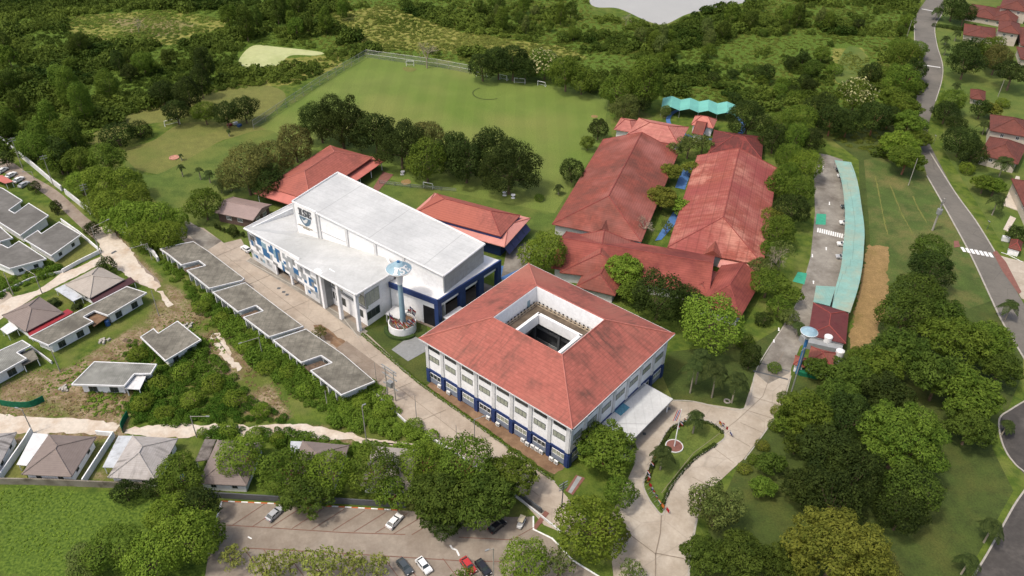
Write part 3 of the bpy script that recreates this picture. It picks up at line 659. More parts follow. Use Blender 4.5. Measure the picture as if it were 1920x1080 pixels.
# entrance canopy
cq = ccw(P2([(1205, 716), (1262, 748), (1176, 835), (1119, 803)], 4.6)); mb = MB(); mb.slab([(*p, 4.6) for p in cq], .45)
can = mb.build('entrance_canopy', m_cleanwhite, root)
ci = inset(cq, .8)
for p in ci: mb = MB(); mb.tube((*p, 0), (*p, 4.15), .22, .22, 8); mb.build('canopy_column', m_white, can)
mb = MB(); g = ccw(P2([(1163, 752), (1181, 764), (1164, 780), (1146, 768)], 4.6)); mb.slab([(*p, 4.64) for p in g], .03); mb.build('skylight', mat('blue_tinted_glass', S(96, 156, 178), .2, .08, 1, line=[(0, .8, .2, .25)]), can)
mb = MB(); g = ccw(P2([(1204, 718), (1211, 722), (1150, 775), (1143, 769)], 4.6)); mb.slab([(*p, 4.63) for p in g], .02); mb.build('gutter_strip', m_grey, can)

# ------------------------------------------------------------------ white sports hall with blue portico
root = empty('sports_hall', (-45, 200, 0), 'long white sports hall with sloping metal roofs, blue and grey patchwork wall and navy portico', 'building')
N1 = W(831.7, 518.3, 17.0); N2 = W(909, 458.3, 17.0); H1 = W(548, 378, 20.3); H2 = W(633, 324, 20.3); H1[2] = 20.3
def P3(p, z): return (p[0], p[1], z)
mb = MB(); mb.slab([N1, N2, H2, H1], .3); up = mb.build('upper_roof', m_cleanwhite, root)
mb = MB()
for a_, b_ in ((N1, N2), (N2, H2), (H2, H1), (H1, N1)): mb.tube(a_+np.array([0, 0, .1]), b_+np.array([0, 0, .1]), .32, .32, 6)
mb.build('roof_edge', m_trim, up)
ins = [np.array(p) for p in inset([N1[:2], N2[:2], H2[:2], H1[:2]], .25)]
iN1, iN2, iH2, iH1 = ins
mb = MB()
def vwall(mb, A, B, za, zb, z0a, z0b=None, t=.25):
    z0b = z0a if z0b is None else z0b; A = np.array(A[:2]); B = np.array(B[:2]); u = un(B-A); n = np.array([-u[1], u[0]])*t
    o = [(*A, z0a), (*B, z0b), (*B, zb), (*A, za)]; i_ = [(*(A+n), z0a), (*(B+n), z0b), (*(B+n), zb), (*(A+n), za)]
    mb.face(o); mb.face(i_[::-1])
    for k in range(4):
        l = (k+1) % 4; mb.face([o[l], o[k], i_[k], i_[l]])
vwall(mb, iH1, iN1, 20.0, 16.7, 0.1); vwall(mb, iN2, iH2, 16.7, 20.0, 0.1); vwall(mb, iH2, iH1, 20, 20, .1)
mb.build('upper_wall', m_white, root)
mb = MB(); vwall(mb, iN1, iN2, 16.7, 16.7, 9)
mb.build('clerestory_wall', mat('translucent_white_cladding', S(204, 204, 196), .5, .05, .5, line=[(0, .95, .07, .3), (1, 1.9, .04, .3)], col2=S(186, 186, 176), s2=.3, t2=.6, w2=.1), root)
# ribs on the long gable face and the sign panel
du = un(iN1-iH1); Lg = np.linalg.norm(iN1-iH1); zt = lambda s: 20.0-(3.3)*s/Lg
boxes(root, 'pilaster', m_trim, [(iH1, du, s-.45, s+.45, 0, .35, 8.6+5.0*min(s/Lg/.64, 1), zt(s)+.05) for s in (10.6, 22.4, 34, 45.0)])
boxes(root, 'string_course', m_trim, [(iH1, du, 11.1, 21.9, 0, .2, 13.6, 13.9)])
mb = MB(); mb.box(iH1, du, 0.1, 10.0, .0, .5, 9.0, 20.4); sg = mb.build('sign_panel', m_white, root)
mb = MB()
for a_, b_ in ((0.05, .5), (9.6, 10.05)): mb.box(iH1, du, a_, b_, .5, .62, 9.0, 20.2)
mb.box(iH1, du, .5, 9.6, .5, .6, 12.6, 12.8); mb.build('sign_frame', m_trim, sg)
FONT = {'I': ['11111', '01110', '01110', '01110', '01110', '01110', '11111'], 'S': ['01111', '11001', '11000', '01110', '00011', '10011', '11110'], 'E': ['11111', '11001', '11000', '11110', '11000', '11001', '11111'],
 'N': ['1001', '1101', '1111', '1011', '1001'], 'T': ['111', '010', '010', '010', '010'], 'R': ['110', '101', '110', '101', '101'], 'A': ['010', '101', '111', '101', '101'], 'O': ['111', '101', '101', '101', '111'], 'L': ['100', '100', '100', '100', '111'], 'C': ['111', '100', '100', '100', '111'], 'H': ['101', '101', '111', '101', '101'], 'e': ['111', '100', '110', '100', '111'], 'i': ['1', '1', '1', '1', '1'], 's': ['111', '100', '111', '001', '111']}
def letter(put, ch, x, z, cw, chh):
    g = FONT[ch]
    for r_, row in enumerate(g):
        c0 = 0
        while c0 < len(row):
            if row[c0] == '1':
                c1 = c0
                while c1 < len(row) and row[c1] == '1': c1 += 1
                put(x+c0*cw, x+c1*cw, z-(r_+1)*chh, z-r_*chh+.003); c0 = c1
            else: c0 += 1
    return len(g[0])*cw
mb = MB(); x = 2.4
for ch in 'ISE': x += letter(lambda a_, b_, c_, d_: mb.box(iH1, du, a_, b_, .5, .72, c_, d_), ch, x, 19.3, .32, .34)+.35
mb.build('lettering', m_dkgrey, sg)
mb = MB()
def onsign(pts, d0, d1, mm): 
    n_ = np.array([du[1], -du[0]]); f0 = [(*(iH1+du*a_+n_*d1), z_) for a_, z_ in pts]
    b0 = [(*(iH1+du*a_+n_*d0), z_) for a_, z_ in pts]; mm.face(f0)
    for i in range(len(pts)): mm.face([f0[(i+1) % len(pts)], f0[i], b0[i], b0[(i+1) % len(pts)]])
onsign([(2.4, 16.4), (2.7, 15.2), (3.6, 14.0), (4.9, 13.3), (6.3, 14.0), (7.2, 15.2), (7.5, 16.4)], .5, .62, mb); mb.build('shield', mat('slate_blue_emblem', S(112, 140, 160), .5, .05), sg)
mb = MB(); onsign([(3.4, 15.9), (4.2, 15.2), (4.6, 15.4), (5.2, 15.9), (6.2, 16.2), (5.9, 15.3), (5.3, 14.6), (4.6, 14.3), (4.0, 14.7)], .55, .70, mb); mb.build('bird_emblem', m_trim, sg)
mb = MB(); x = 1.4
for ch in 'INTERNATIONAL':
    ch = {'E': 'e', 'I': 'i'}.get(ch, ch); x += letter(lambda a_, b_, c_, d_: mb.box(iH1, du, a_, b_, .5, .6, c_, d_), ch, x, 13.0-.0, .14, .05 if 0 else .07)+.1
x = 3.4
for ch in 'SCHOOL':
    ch = {'S': 's'}.get(ch, ch); x += letter(lambda a_, b_, c_, d_: mb.box(iH1, du, a_, b_, .5, .6, c_, d_), ch, x, 12.5, .14, .06)+.1
mb.build('small_lettering', mat('tan_lettering', S(176, 156, 112), .6, .05), sg)
# lower roof along the road
A1 = W(457.5, 428.3, 11.6); A2 = W(562, 486, 12.3); A2b = W(553, 491, 12.2); A3 = W(667.5, 553.3, 13.7); A4 = W(741, 509, 13.7)
zr_ = lambda q_: 9.2+5.2*q_/(Lg*.64)
K1 = np.array([*(iH1-du*.3), 9.2]); K0 = W(549, 381, 9.6); K4 = np.array([*(iH1+du*Lg*.64), 14.4]); Km = np.array([*(iH1+du*Lg*.30), zr_(Lg*.30)])
low = MB(); pts = [A1, A2, A2b, A3, A4, K4, K1, K0]
for f in ([A1, A2, Km, K1], [A1, K1, K0], [A2, A2b, K4, Km], [A2b, A3, A4, K4]): low.slab(f, .45)
lr = low.build('lower_roof', mat('low_roof_sheet', (.50, .505, .49), .6, .05, .15, col2=(.39, .395, .38), s2=.06, t2=.5, w2=.12), root)
mb = MB()
for i in (0, 2, 3, 4):
    a_, b_ = pts[i], pts[i+1]; mb.tube(a_+np.array([0, 0, .05]), b_+np.array([0, 0, .05]), .3, .3, 6)
mb.tube(pts[7], pts[0], .25, .25, 6); mb.build('roof_edge', m_trim, lr)
gL = W(470, 480)[:2]; gR = W(692.5, 613)[:2]
fA = A1[:2]+(un(A2[:2]-A1[:2])*.6); uf = un(A3[:2]-A1[:2]); nf = np.array([uf[1], -uf[0]])
fA = A1[:2]-nf*.6+uf*.4; 
Ltot = (A3[:2]-A1[:2])@uf
mb = MB(); Lp = Ltot*.64
def ftop(s): return 11.2+2.1*s/Ltot
hp = MB()
fB = fA+uf*Lp; back = -nf
vw = lambda mb, A, B, za, zb, z0: vwall(mb, A, B, za, zb, z0, t=.3)
# patchwork upper wall, recess below
vw(mb, fA, fB, ftop(0), ftop(Lp), 3.8)
vw(mb, fA-nf*20, fA, 11.6, 11.2, 0.1)
mb.build('facade_wall', m_white, root)
mb = MB(); vw(mb, fA-nf*2.2, fB-nf*2.2, 3.9, 3.9, 0.1); vw(mb, fA, fA+uf*13, 3.9, 3.9, .1); vw(mb, fA+uf*29, fB, 3.9, 3.9, .1)
mb.build('base_wall', m_gwall, root); boxes(root, 'colonnade_column', m_white, [(fA, uf, s-.4, s+.4, -.5, 0, 0.1, 3.8) for s in (13.2, 21.5, 28.6)])
mf = MB(); mf.prism(ccw([fA+uf*.3-nf*.35, fA+uf*(Ltot-1.2)-nf*1.2, A4[:2]-uf*1.3-nf*.8, iH1+du*Lg*.6, iH1, fA-nf*18]), .04, .13); mf.build('hall_floor_slab', m_concrete_d, root)
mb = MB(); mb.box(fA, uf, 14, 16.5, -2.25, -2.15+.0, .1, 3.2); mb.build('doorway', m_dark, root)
rr = random.Random(5); mats_p = [m_blue2, m_lblue, mat('pale_grey_panel', (.34, .36, .37), .5, .05), mat('mid_grey_panel', (.22, .23, .23), .5, .05)]
occ = set(); wn = []
cols_ = int(Lp/1.25)
for k in range(165):
    i = rr.randrange(cols_); j = rr.randrange(7); ww = rr.choice((1, 1, 2)); hh = rr.choice((1, 2, 2, 3))
    cells = [(i+a_, j+b_) for a_ in range(ww) for b_ in range(hh)]
    if any(c_ in occ or c_[0] >= cols_ or c_[1] > 6 for c_ in cells): continue
    s0, s1 = i*1.25, (i+ww)*1.25; z0, z1 = 3.9+j*1.02, 3.9+(j+hh)*1.02
    lowend = 1.0 if (s0 < 12 or s0 > 30) else 99
    if z1 > ftop(s0)-.2 or k in (): continue
    occ.update(cells)
    if rr.random() < .12 and hh == 2 and len(wn) < 8: wn.append((s0, s1, z0, z1)); continue
    boxes(root, 'cladding_panel', mats_p[rr.choice((0, 0, 0, 1, 2, 2, 3, 3))], [(fA, uf, s0, s1, 0, .06, z0, z1)])
for i in range(cols_):
    for j, zz in ((0, 1.6), (1, 2.7)):
        s0 = i*1.25
        if (s0 < 11.5 or s0 > 29.5) and rr.random() < .5: boxes(root, 'cladding_panel', mats_p[rr.choice((0, 1, 2, 3, 3))], [(fA, uf, s0, s0+1.25, 0, .06, zz, zz+1.1)])
for s0, s1, z0, z1 in wn: window(root, fA, uf, s0, s1, z0, z1, 2, m_grey, m_glass)
# glazed end of the facade
fC = fA+uf*(Ltot-1.2); sC = Lp
mb = MB(); mb.box(fA, uf, Lp, Lp+3.0, -2.9, -.02, .1, ftop(Lp)); mb.build('grey_tower_wall', m_grey, root)
mb = MB(); vw(mb, fA+uf*(Lp+3)-nf*2.8, fC-nf*2.8, 12.9, 13.2, .1); vw(mb, fC-nf*2.8, A4[:2]-uf*1.2-nf*.4, 13.2, 13.2, .1); mb.build('end_wall', m_white, root)
E1 = fA+uf*(Lp+3)-nf*2.8; LE = (fC-E1)@uf
window(root, E1, uf, .4, 5.4, 7.2, 11.2, 5, m_dkgrey, m_glassl, .02); window(root, E1, uf, 1.6, 6.2, 2.2, 5.0, 3, m_dkgrey, m_glass, .02); window(root, E1, uf, .3, 1.0, 2.6, 5.0, 1, m_dkgrey, m_glass, .02)
window(root, E1, uf, LE-5.5, LE-.1, 7.2, 10.8, 3, m_dkgrey, m_glassl, .02); window(root, E1, uf, LE-5.2, LE-1.6, 2.4, 5.0, 2, m_dkgrey, m_glass, .02)
mb = MB(); mb.box(E1, uf, 5.4, LE-5.5, 0, .4, 6.7, 7.3); mb.box(E1, uf, .2, LE, 0.05, .35, 6.6, 6.95); mb.build('spandrel', m_grey, root)
E2 = fC-nf*2.8; ue = un(A4[:2]-uf*1.2-nf*.4-E2)
window(root, E2, ue, .1, 5.6, 7.0, 11.6, 3, m_grey, m_glassl, .05); window(root, E2, ue, .1, 5.2, 2.2, 5.0, 3, m_dkgrey, m_glass, .05)
window(root, E2, ue, -.6, .1, 7.0, 11.6, 1, m_grey, m_glassl, .9)
boxes(root, 'column', m_white, [(fA+uf*s+nf*.1, uf, -.5, .5, -.5, .5, .1, ftop(s)+.2) for s in (Ltot-1.4, Ltot-9.5, Lp+2.6)])
mb = MB(); mb.box(fA, uf, Lp, Ltot-.9, -1.0, .5, 12.2, 12.75); mb.build('soffit_beam', m_white, root)
# navy portico and its flat roof
q = [W(728, 530, 10.9), W(820.8, 565, 10.9), W(940, 488.3, 10.9)]; qd = q[0]+(q[2]-q[1]); pq = ccw([q[0][:2], q[1][:2], q[2][:2], qd[:2]])
mb = MB(); mb.slab([(*p, 10.75) for p in pq], .35); pr = mb.build('portico_roof', m_trim, root)
mb = MB()
Q0, Q1, Q2 = [a_[:2] for a_ in q]; u1 = un(Q1-Q0); u2 = un(Q2-Q1); l1 = np.linalg.norm(Q1-Q0); l2 = np.linalg.norm(Q2-Q1)
mb.box(Q0, u1, 0, l1, -.5, .02, 9.3, 11.05); mb.box(Q1, u2, 0, l2, -.5, .02, 9.3, 11.05); mb.build('fascia', m_blue, root)
boxes(root, 'portico_column', m_blue, [(Q1, u2, 0, 1.5, -1.6, 0, 0, 9.3), (Q1, u2, 9.2, 11.4, -1.4, 0, 0, 9.3), (Q1, u2, 17.4, 19.4, -1.4, 0, 0, 9.3), (Q1, u2, l2-1.6, l2, -1.4, 0, 0, 9.3)])
mb = MB(); wpts = Q0-np.array([u1[1], -u1[0]])*.8
mb.box(wpts, u1, 0, l1*.66, -.3, 0, 0, 9.3); mb.box(wpts, u1, l1*.66, l1-1.6, -.3, 0, 6.9, 9.3)
R1 = Q1-np.array([u2[1], -u2[0]])*.9
for a_, b_ in ((1.5, 9.2), (11.4, 17.4), (19.4, l2-1.6)): mb.box(R1, u2, a_, b_, -.3, 0, 7.6, 9.3)
mb.build('portico_wall', m_white, root)
mb = MB(); mb.box(wpts, u1, l1*.66, l1-1.6, -.2, -.05, 0, 6.9)
mf = MB(); mf.prism(inset(pq, .1), .03, .22); mf.build('portico_floor', m_concrete_d, root)
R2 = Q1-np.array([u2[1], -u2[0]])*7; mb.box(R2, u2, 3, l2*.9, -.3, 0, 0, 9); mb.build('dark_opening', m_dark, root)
mb = MB(); mb.box(Q1, u2, 1.8, 8.6, 0.0, 4.2, 3.9, 4.3); mb.box(Q1, u2, 1.8, 8.6, 4.2, 4.4, 3.7, 4.8); mb.build('side_canopy', m_gwall, root)
mb = MB(); mb.box(Q0, u1, 1.5, 6.5, .0, 4.5, 2.9, 3.2); mb.box(Q0, u1, 1.7, 2.0, 4.1, 4.4, 0, 2.9); mb.box(Q0, u1, 5.9, 6.2, 4.1, 4.4, 0, 2.9); mb.build('white_porch', m_gwall, root)

# ------------------------------------------------------------------ school roofs
def house(label, name='building', at=None, cat='building', group=None): return empty(name, (*at, 0), label, cat, group)
def centre(px, z=0): return sum(W(a, b, z)[:2] for a, b in px)/len(px)
# canteen behind the hall: hipped roof over a lower skirt
px = [(608, 270), (483, 365), (560, 385), (725, 303)]
c, u, v, a, b = rect4([(483, 365), (612, 270), (727, 303), (580, 395)], 4.0)
root = house('open sided canteen with a big red hipped roof over a paler skirt behind the hall', 'canteen_pavilion', c)
hip_roof(root, c, u, v, a, b, 4.0, 6.2, 4.5, 4.5, m_orange, name='skirt_roof')
hip_roof(root, c, u, v, a-3.2, b-3.2, 6.0, 10.2, b-3.2, b-3.2, m_tile)
for s in np.linspace(-1, 1, 7):
    for t in (-1, 1): mb = MB(); p = c+u*s*(a-1)+v*t*(b-1); mb.tube((*p, 0), (*p, 4), .14, .14, 6); mb.build('post', m_white, root)
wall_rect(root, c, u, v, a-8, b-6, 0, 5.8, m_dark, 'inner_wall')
# pavilion by the portico
c, u, v, a, b = rect4([(777, 398), (940, 481), (991, 403), (808, 365)], 6.0)
root = house('red hipped pavilion with pink roof skirt and navy walls beside the courtyard', 'courtyard_pavilion', c)
hip_roof(root, c, u, v, a, b, 6.0, 8.0, 3.5, 3.5, m_pink, name='skirt_roof')
hip_roof(root, c, u, v, a-2.6, b-2.6, 7.8, 11.4, b-2.6, b-2.6, m_tile, m_ridge_d)
o, q = wall_rect(root, c, u, v, a-2.8, b-2.8, 0, 7.6, m_blue)
A = c+u*(a-.6); mb = MB()
for k in range(4):
    s0 = -b+1.5+k*(2*b-3)/4; s1 = s0+(2*b-3)/4-.2
    p0, p1 = c+u*(a-1.8)+v*s0, c+u*(a-1.8)+v*s1; e0, e1 = c+u*(a+1.0)+v*s0, c+u*(a+1.0)+v*s1
    m_ = MB(); f = [(*p0, 5.7), (*e0, 2.6), (*e1, 2.6), (*p1, 5.7)]; m_.slab(f, .08); m_.build('awning', mat('navy_awning', S(72, 76, 118), .5, .05) if k == 0 else bpy.data.materials['navy_awning'], root)
# small brown shed
c, u, v, a, b = rect4([(415, 397), (472, 415), (503, 387), (434, 362)], 4.2)
root = house('brown shed with low pitched metal roof and plank walls beside the hall', 'storage_shed', c)
hip_roof(root, c, u, v, a, b, 4.0, 5.6, 0, 0, m_brown, m_brown)
o, q = wall_rect(root, c, u, v, a-.7, b-.8, 0, 4.0, m_brick)
mb = MB(); k = ccw(q)
mb.face([(*(c+u*(a-.7)-v*(b-.8)), 4.0), (*(c+u*(a-.7)+v*(b-.8)), 4.0), (*(c+u*(a-.7)), 5.4)]); mb.build('gable_wall', m_brick, root)
edges_windows(root, q, [(0, (.3, .62)), (1, (.3, .7))], 1.6, 3.0, 2.0, n=4, fm=m_white)
# classroom blocks with long ridges
def classblock(px, z, zr, i0, i1, label, m, name='classroom_block', wall=m_gwall, over=1.0, ridge=None):
    c, u, v, a, b = rect4(px, z); root = house(label, name, c)
    rf = hip_roof(root, c, u, v, a, b, z, zr, i0, i1, m, ridge or m_ridge_d)
    o, q = wall_rect(root, c, u, v, a-over, b-over, 0, z-.1, wall)
    return root, rf, c, u, v, a, b, q
r1_, rf, c, u, v, a, b, q = classblock([(1130, 262), (1036, 418), (1208, 457), (1268, 284)], 4.4, 10.4, .3, 15, 'long weathered red roofed classroom block between the playing field and the blue path', m_tile_old)
b_ = MB(); 
for s in np.linspace(.1, .9, 5): pass
dm = MB(); p0 = c+u*(a+.3); 
def dormer(root, p, u, v, z, w, h, dp, m):
    """A small gable standing out of the eave."""
    dm = MB(); A, B = p-v*w/2, p+v*w/2; r0, r1 = p+u*.4, p-u*dp
    t0 = [(*(A+u*.4), z), (*(B+u*.4), z), (*r0, z+h)]
    dm.face([(*(A+u*.4), z), (*r0, z+h), (*r1, z+h), (*(A-u*dp*.2), z+.1)]); dm.face([(*(B+u*.4), z), (*(B-u*dp*.2), z+.1), (*r1, z+h), (*r0, z+h)]); dm.face(t0)
    return dm.build('dormer', m, root)
dormer(r1_, c+u*a+v*(b*.12), u, v, 4.5, 5.5, 2.2, 6, m_tile_old)
r2_, rf, c, u, v, a, b, q = classblock([(1308, 293), (1250, 463), (1430, 498), (1459, 315)], 4.4, 10.4, .3, 15, 'red roofed classroom block with pale cross stripes beside the drive trees', mat('striped_red_tile', S(170, 92, 76), .8, .1, .8, col2=S(212, 144, 124), s2=.09, t2=.52, w2=.06, line=[(1, .85, .16, .36), (0, 3.2, .14, .3), (1, 4.2, .1, .3)], col3=S(168, 86, 80), s3=.04, t3=.5, w3=.1))
dormer(r2_, c+u*a+v*(-b*.05), u, v, 4.5, 6, 2.2, 6, m_tile_old)
mb = MB(); q_ = P2([(1348, 490), (1416, 510), (1424, 500), (1352, 484)], 3.6); q_ = ccw(P2([(1345, 500), (1415, 516), (1430, 499), (1352, 484)], 3.6)); mb.slab([(*p, 3.6) for p in q_], .2); mb.build('pink_awning', m_pink, r2_)
# front cross wing and its short arms
r3_, rf, c, u, v, a, b, q = classblock([(1052, 502), (1322, 556), (1345, 488), (1050, 424)], 4.2, 8.6, .3, .3, 'long low dark red roofed front wing joining the two classroom blocks', mat('mottled_red_tile', S(154, 80, 66), .8, .12, .8, col2=S(128, 60, 54), s2=.12, t2=.52, w2=.12, line=[(1, .85, .16, .4)], col3=S(192, 104, 90), s3=.05, t3=.58, w3=.1))
def wing(px, z, zr, i0, i1, label, m=m_tile_old, **k): return classblock(px, z, zr, i0, i1, label, m, 'roofed_wing', **k)
wing([(1056, 440), (1060, 510), (1190, 530), (1200, 462)], 4.0, 8.2, .2, 7, 'red roofed teaching wing behind the round flowering tree')
wing([(1112, 470), (1086, 533), (1150, 560), (1190, 478)], 3.6, 6.6, .2, 5, 'short red gabled wing half hidden by the feathery tree')
wing([(1316, 505), (1296, 540), (1330, 560), (1350, 512)], 3.8, 5.8, 2.5, 2.5, 'small ribbed red lean-to roof beside the roof vent', m_tile_old)
rq = wing([(1345, 500), (1318, 560), (1396, 612), (1418, 516)], 4.2, 8.0, .2, 9, 'dark mottled hipped wing at the end of the front classrooms', bpy.data.materials['mottled_red_tile'])
root = house('small concrete roof vent box between the red wings', 'roof_vent', W(1330, 505, 6)[:2], 'roof vent'); p = W(1330, 503, 6.8)[:2]; mb = MB(); mb.box(p, un(c), -1.6, 1.6, -1, 1, 6.6, 7.4); mb.build('cap', m_conc_roof, root); mb = MB(); mb.box(p, un(c), -.8, .8, -.7, .7, 4.0, 6.6); mb.build('shaft', m_dkgrey, root)
# upper blocks
r_, rf, c, u, v, a, b, q = classblock([(1168, 254), (1274, 270), (1291, 238), (1203, 222)], 4.6, 7.6, 7, 7, 'pink red hipped kindergarten block beside the playing field corner', mat('pinkish_red_tile', S(198, 124, 112), .8, .1, .8, line=[(1, .85, .16, .34), (1, 4.5, .14, .2)], col2=S(222, 150, 132), s2=.07, t2=.55, w2=.1), 'kindergarten_block', m_white)
edges_windows(r_, q, [(0, (.25, .45, .7, .88))], 3.2, 4.0, 1.2); edges_windows(r_, q, [(2, (.25, .45, .7, .88))], 3.2, 4.0, 1.2)
classblock([(1150, 243), (1182, 247), (1205, 226), (1164, 221)], 4.0, 6.2, 3, 3, 'small red hipped annex at the corner of the playing field', bpy.data.materials['pinkish_red_tile'], 'annex', m_white)
classblock([(1195, 266), (1256, 277), (1262, 268), (1204, 257)], 3.4, 4.6, 2, 2, 'low red covered link behind the long classroom roof', m_tile_old, 'link_building', m_white)
r_, rf, c, u, v, a, b, q = classblock([(1331, 286), (1428, 298), (1432, 257), (1338, 243)], 4.4, 8.0, 8, 8, 'dark stained brown roofed block among the drive trees', m_tile_dark, 'dark_roofed_block', m_white, ridge=m_ridge_d)
edges_windows(r_, q, [(0, (.7,)), (2, (.7,))], 1.4, 3.4, 3.0)
classblock([(1322, 292), (1400, 304), (1404, 294), (1330, 284)], 3.2, 4.6, 2, 2, 'low red covered link beside the dark roofed block', m_tile_old, 'link_building', m_white)
r_, rf, c, u, v, a, b, q = classblock([(1297, 233), (1338, 241), (1344, 224), (1302, 217)], 4.2, 6.8, 3.4, 3.4, 'small pink roofed gatehouse facing the round lawn', mat('salmon_tile', S(216, 136, 120), .8, .08, .8, line=[(1, .85, .16, .3)]), 'gatehouse', m_white, over=.8)
rt = classblock([(1300, 250), (1320, 254), (1326, 230), (1308, 226)], 3.6, 6.4, .2, .2, 'narrow ridged red porch in front of the pink gatehouse', m_tile_old, 'porch', m_white, over=.6)
# teal zigzag canopy and ring path
mp_ = [(1238, 203), (1258, 207), (1300, 212), (1342, 219), (1378, 226)]; 
root = house('folded teal shade canopy of four peaks behind the round lawn', 'play_canopy', W(1310, 215)[:2], 'canopy'); 
p0 = W(1240, 203, 3.8)[:2]; p1 = W(1380, 217, 3.8)[:2]; d = un(p1-p0); LL = np.linalg.norm(p1-p0); n_ = np.array([-d[1], d[0]])*11
nn = 4
for k in range(nn):
    s0, sm, s1 = LL*k/nn, LL*(k+.5)/nn, LL*(k+1)/nn; mb = MB()
    for (sa, za, sb, zb) in ((s0, 3.6, sm, 4.9), (sm, 4.9, s1, 3.6)):
        A, B = p0+d*sa, p0+d*sb; mb.slab([(*A, za), (*B, zb), (*(B+n_), zb+.4), (*(A+n_), za+.4)], .1)
    mb.build('canopy_fold', m_teal2, root)
    for t in (0.04, .96): mb = MB(); A = p0+d*s0+n_*t; mb.tube((*A, 0), (*A, 4.0), .12, .12, 6); mb.build('post', m_steel, root)
cx = W(1323, 231)[:2]; mb = MB(); mb.lathe((*cx, 0), [(15.2, .17), (17.0, .17)], 48, inv=True); mb2 = MB(); mb.lathe((*cx, 0), [(17.0, .17), (17.0, .1)], 48); struct('ring_path', mb, m_bluewalk)
# teal carport, curved
cl = [(1574, 300), (1596, 302), (1598, 330), (1606, 380), (1620, 430), (1621, 460), (1618, 500), (1610, 540), (1594, 586), (1552, 574), (1566, 541), (1575, 500), (1579, 462), (1583, 430), (1582, 380), (1576, 330)]
Lf = [(1565, 300), (1578, 340), (1584, 390), (1584, 430), (1581, 460), (1577, 500), (1567, 538), (1560, 576)]
Rt = [(1596, 304), (1608, 340), (1616, 390), (1621, 430), (1620, 462), (1617, 500), (1609, 540), (1594, 586)]
ZC = 3.4; LA = catmull([W(x, y, ZC) for x, y in Lf], 3, False); RA = catmull([W(x, y, ZC+.8) for x, y in Rt], 3, False)
root = house('long curved teal carport roof over parked cars beside the drive', 'carport', W(1600, 440)[:2], 'carport'); mb = MB()
for i in range(len(LA)-1):
    mb.slab([LA[i], LA[i+1], RA[i+1], RA[i]], .12)
mb.build('roof', m_teal, root)
for i in range(0, len(LA), 3):
    for P_, z_ in ((LA[i], ZC), (RA[i], ZC+.8)):
        cpt = (LA[i]+RA[i])/2; q_ = P_+(cpt-P_)*.12; mb = MB(); mb.tube((q_[0], q_[1], 0), (q_[0], q_[1], z_-.1), .1, .1, 6); mb.build('post', m_steel, root)
mb = MB(); q_ = ccw(P2([(1530, 536), (1567, 538), (1556, 574), (1525, 566)], 3.2)); mb.slab([(*p, 3.3) for p in q_], .15); mb.build('side_roof', m_teal, root)
# red work shed, guard kiosks
def kiosk(px, z, zr, label, m=m_tile, name='guard_house', wall=m_white, over=.5, hipk=1.0):
    c, u, v, a, b = rect4(px, z); root = house(label, name, c, 'building'); i_ = min(a, b)*hipk
    if b > a: u, v, a, b = v, u, b, a
    hip_roof(root, c, u, v, a, b, z, zr, i_, i_, m, m_ridge_d); o, q = wall_rect(root, c, u, v, a-over, b-over, 0, z-.1, wall); return root, q
kiosk([(1524, 569), (1516, 628), (1581, 643), (1597, 583)], 3.4, 4.6, 'dark red metal roofed work shed at the end of the teal carport', mat('dark_red_metal_sheet', S(118, 58, 56), .6, .14, .6, line=[(0, .9, .08, .25)], col2=S(110, 60, 56), s2=.3, t2=.55, w2=.1), 'work_shed', m_gwall)
kiosk([(1519, 650), (1514, 680), (1556, 690), (1573, 662)], 3.4, 5.2, 'terracotta hipped guard house at the school gate', mat('terracotta_tile', S(162, 98, 82), .8, .08, .8, line=[(1, .8, .16, .3)]))
kiosk([(1492, 667), (1486, 683), (1508, 688), (1513, 672)], 2.8, 3.8, 'tiny terracotta roofed booth in front of the guard house', bpy.data.materials['terracotta_tile'], 'gate_booth')
mb = MB(); q_ = ccw(P2([(1498, 634), (1518, 640), (1580, 648), (1576, 664), (1512, 650)], .8)); mb.prism(q_, .05, 2.4)
tag(mb.build('yard_store', m_grey, origin=(*centre([(1540, 650)]), 0)), 'low grey flat roofed yard store between the work shed and guard house', 'shed')
mb = MB(); mb.prism(ccw(P2([(1498, 698), (1534, 706), (1532, 712), (1496, 704)], 0)), .05, 1.3); tag(mb.build('green_screen', m_green_net, origin=(*centre([(1515, 703)]), 0)), 'green mesh screen in front of the guard house', 'screen')
for (x, y, lb) in ((1553, 634, 'white water tank on the yard store behind the guard house'), (1575, 661, 'white water tank at the corner of the terracotta guard house roof')):
    p = W(x, y, 3.4)[:2]; mb = MB(); mb.lathe((*p, 0), [(.02, 4.4), (.7, 4.35), (1.15, 4.1), (1.2, 3.0), (1.2, .1)], 16, inv=True); tag(mb.build('water_tank', m_pvc, smooth=False, origin=(*p, 0)), lb, 'water tank')
# villas across the asphalt road
def villa(label, parts, name='villa'):
    c0 = centre(parts[0][0], 3); root = house(label, name, c0, 'house')
    for px, z, zr in parts:
        c, u, v, a, b = rect4(px, z)
        if b > a: u, v, a, b = v, u, b, a
        hip_roof(root, c, u, v, a, b, z, zr, b, b, m_tile_villa, m_tile_villa); o, q = wall_rect(root, c, u, v, a-.8, b-.8, 0, z-.1, m_villaw)
        edges_windows(root, q, [(i, (.3, .7)) for i in range(4)], z-2.3, z-.9, 1.3, n=2, fm=m_white)
    return root
m_villaw = mat('cream_villa_wall', S(226, 214, 196), .8, .05)
villa('cream villa with stepped terracotta roofs beyond the hedge at the top of the street', [([(1809, 27), (1870, 38), (1885, 18), (1822, 8)], 3.5, 6), ([(1856, 36), (1905, 44), (1915, 20), (1870, 12)], 3.5, 6.5), ([(1878, 14), (1930, 24), (1940, -12), (1885, -20)], 7, 10)])
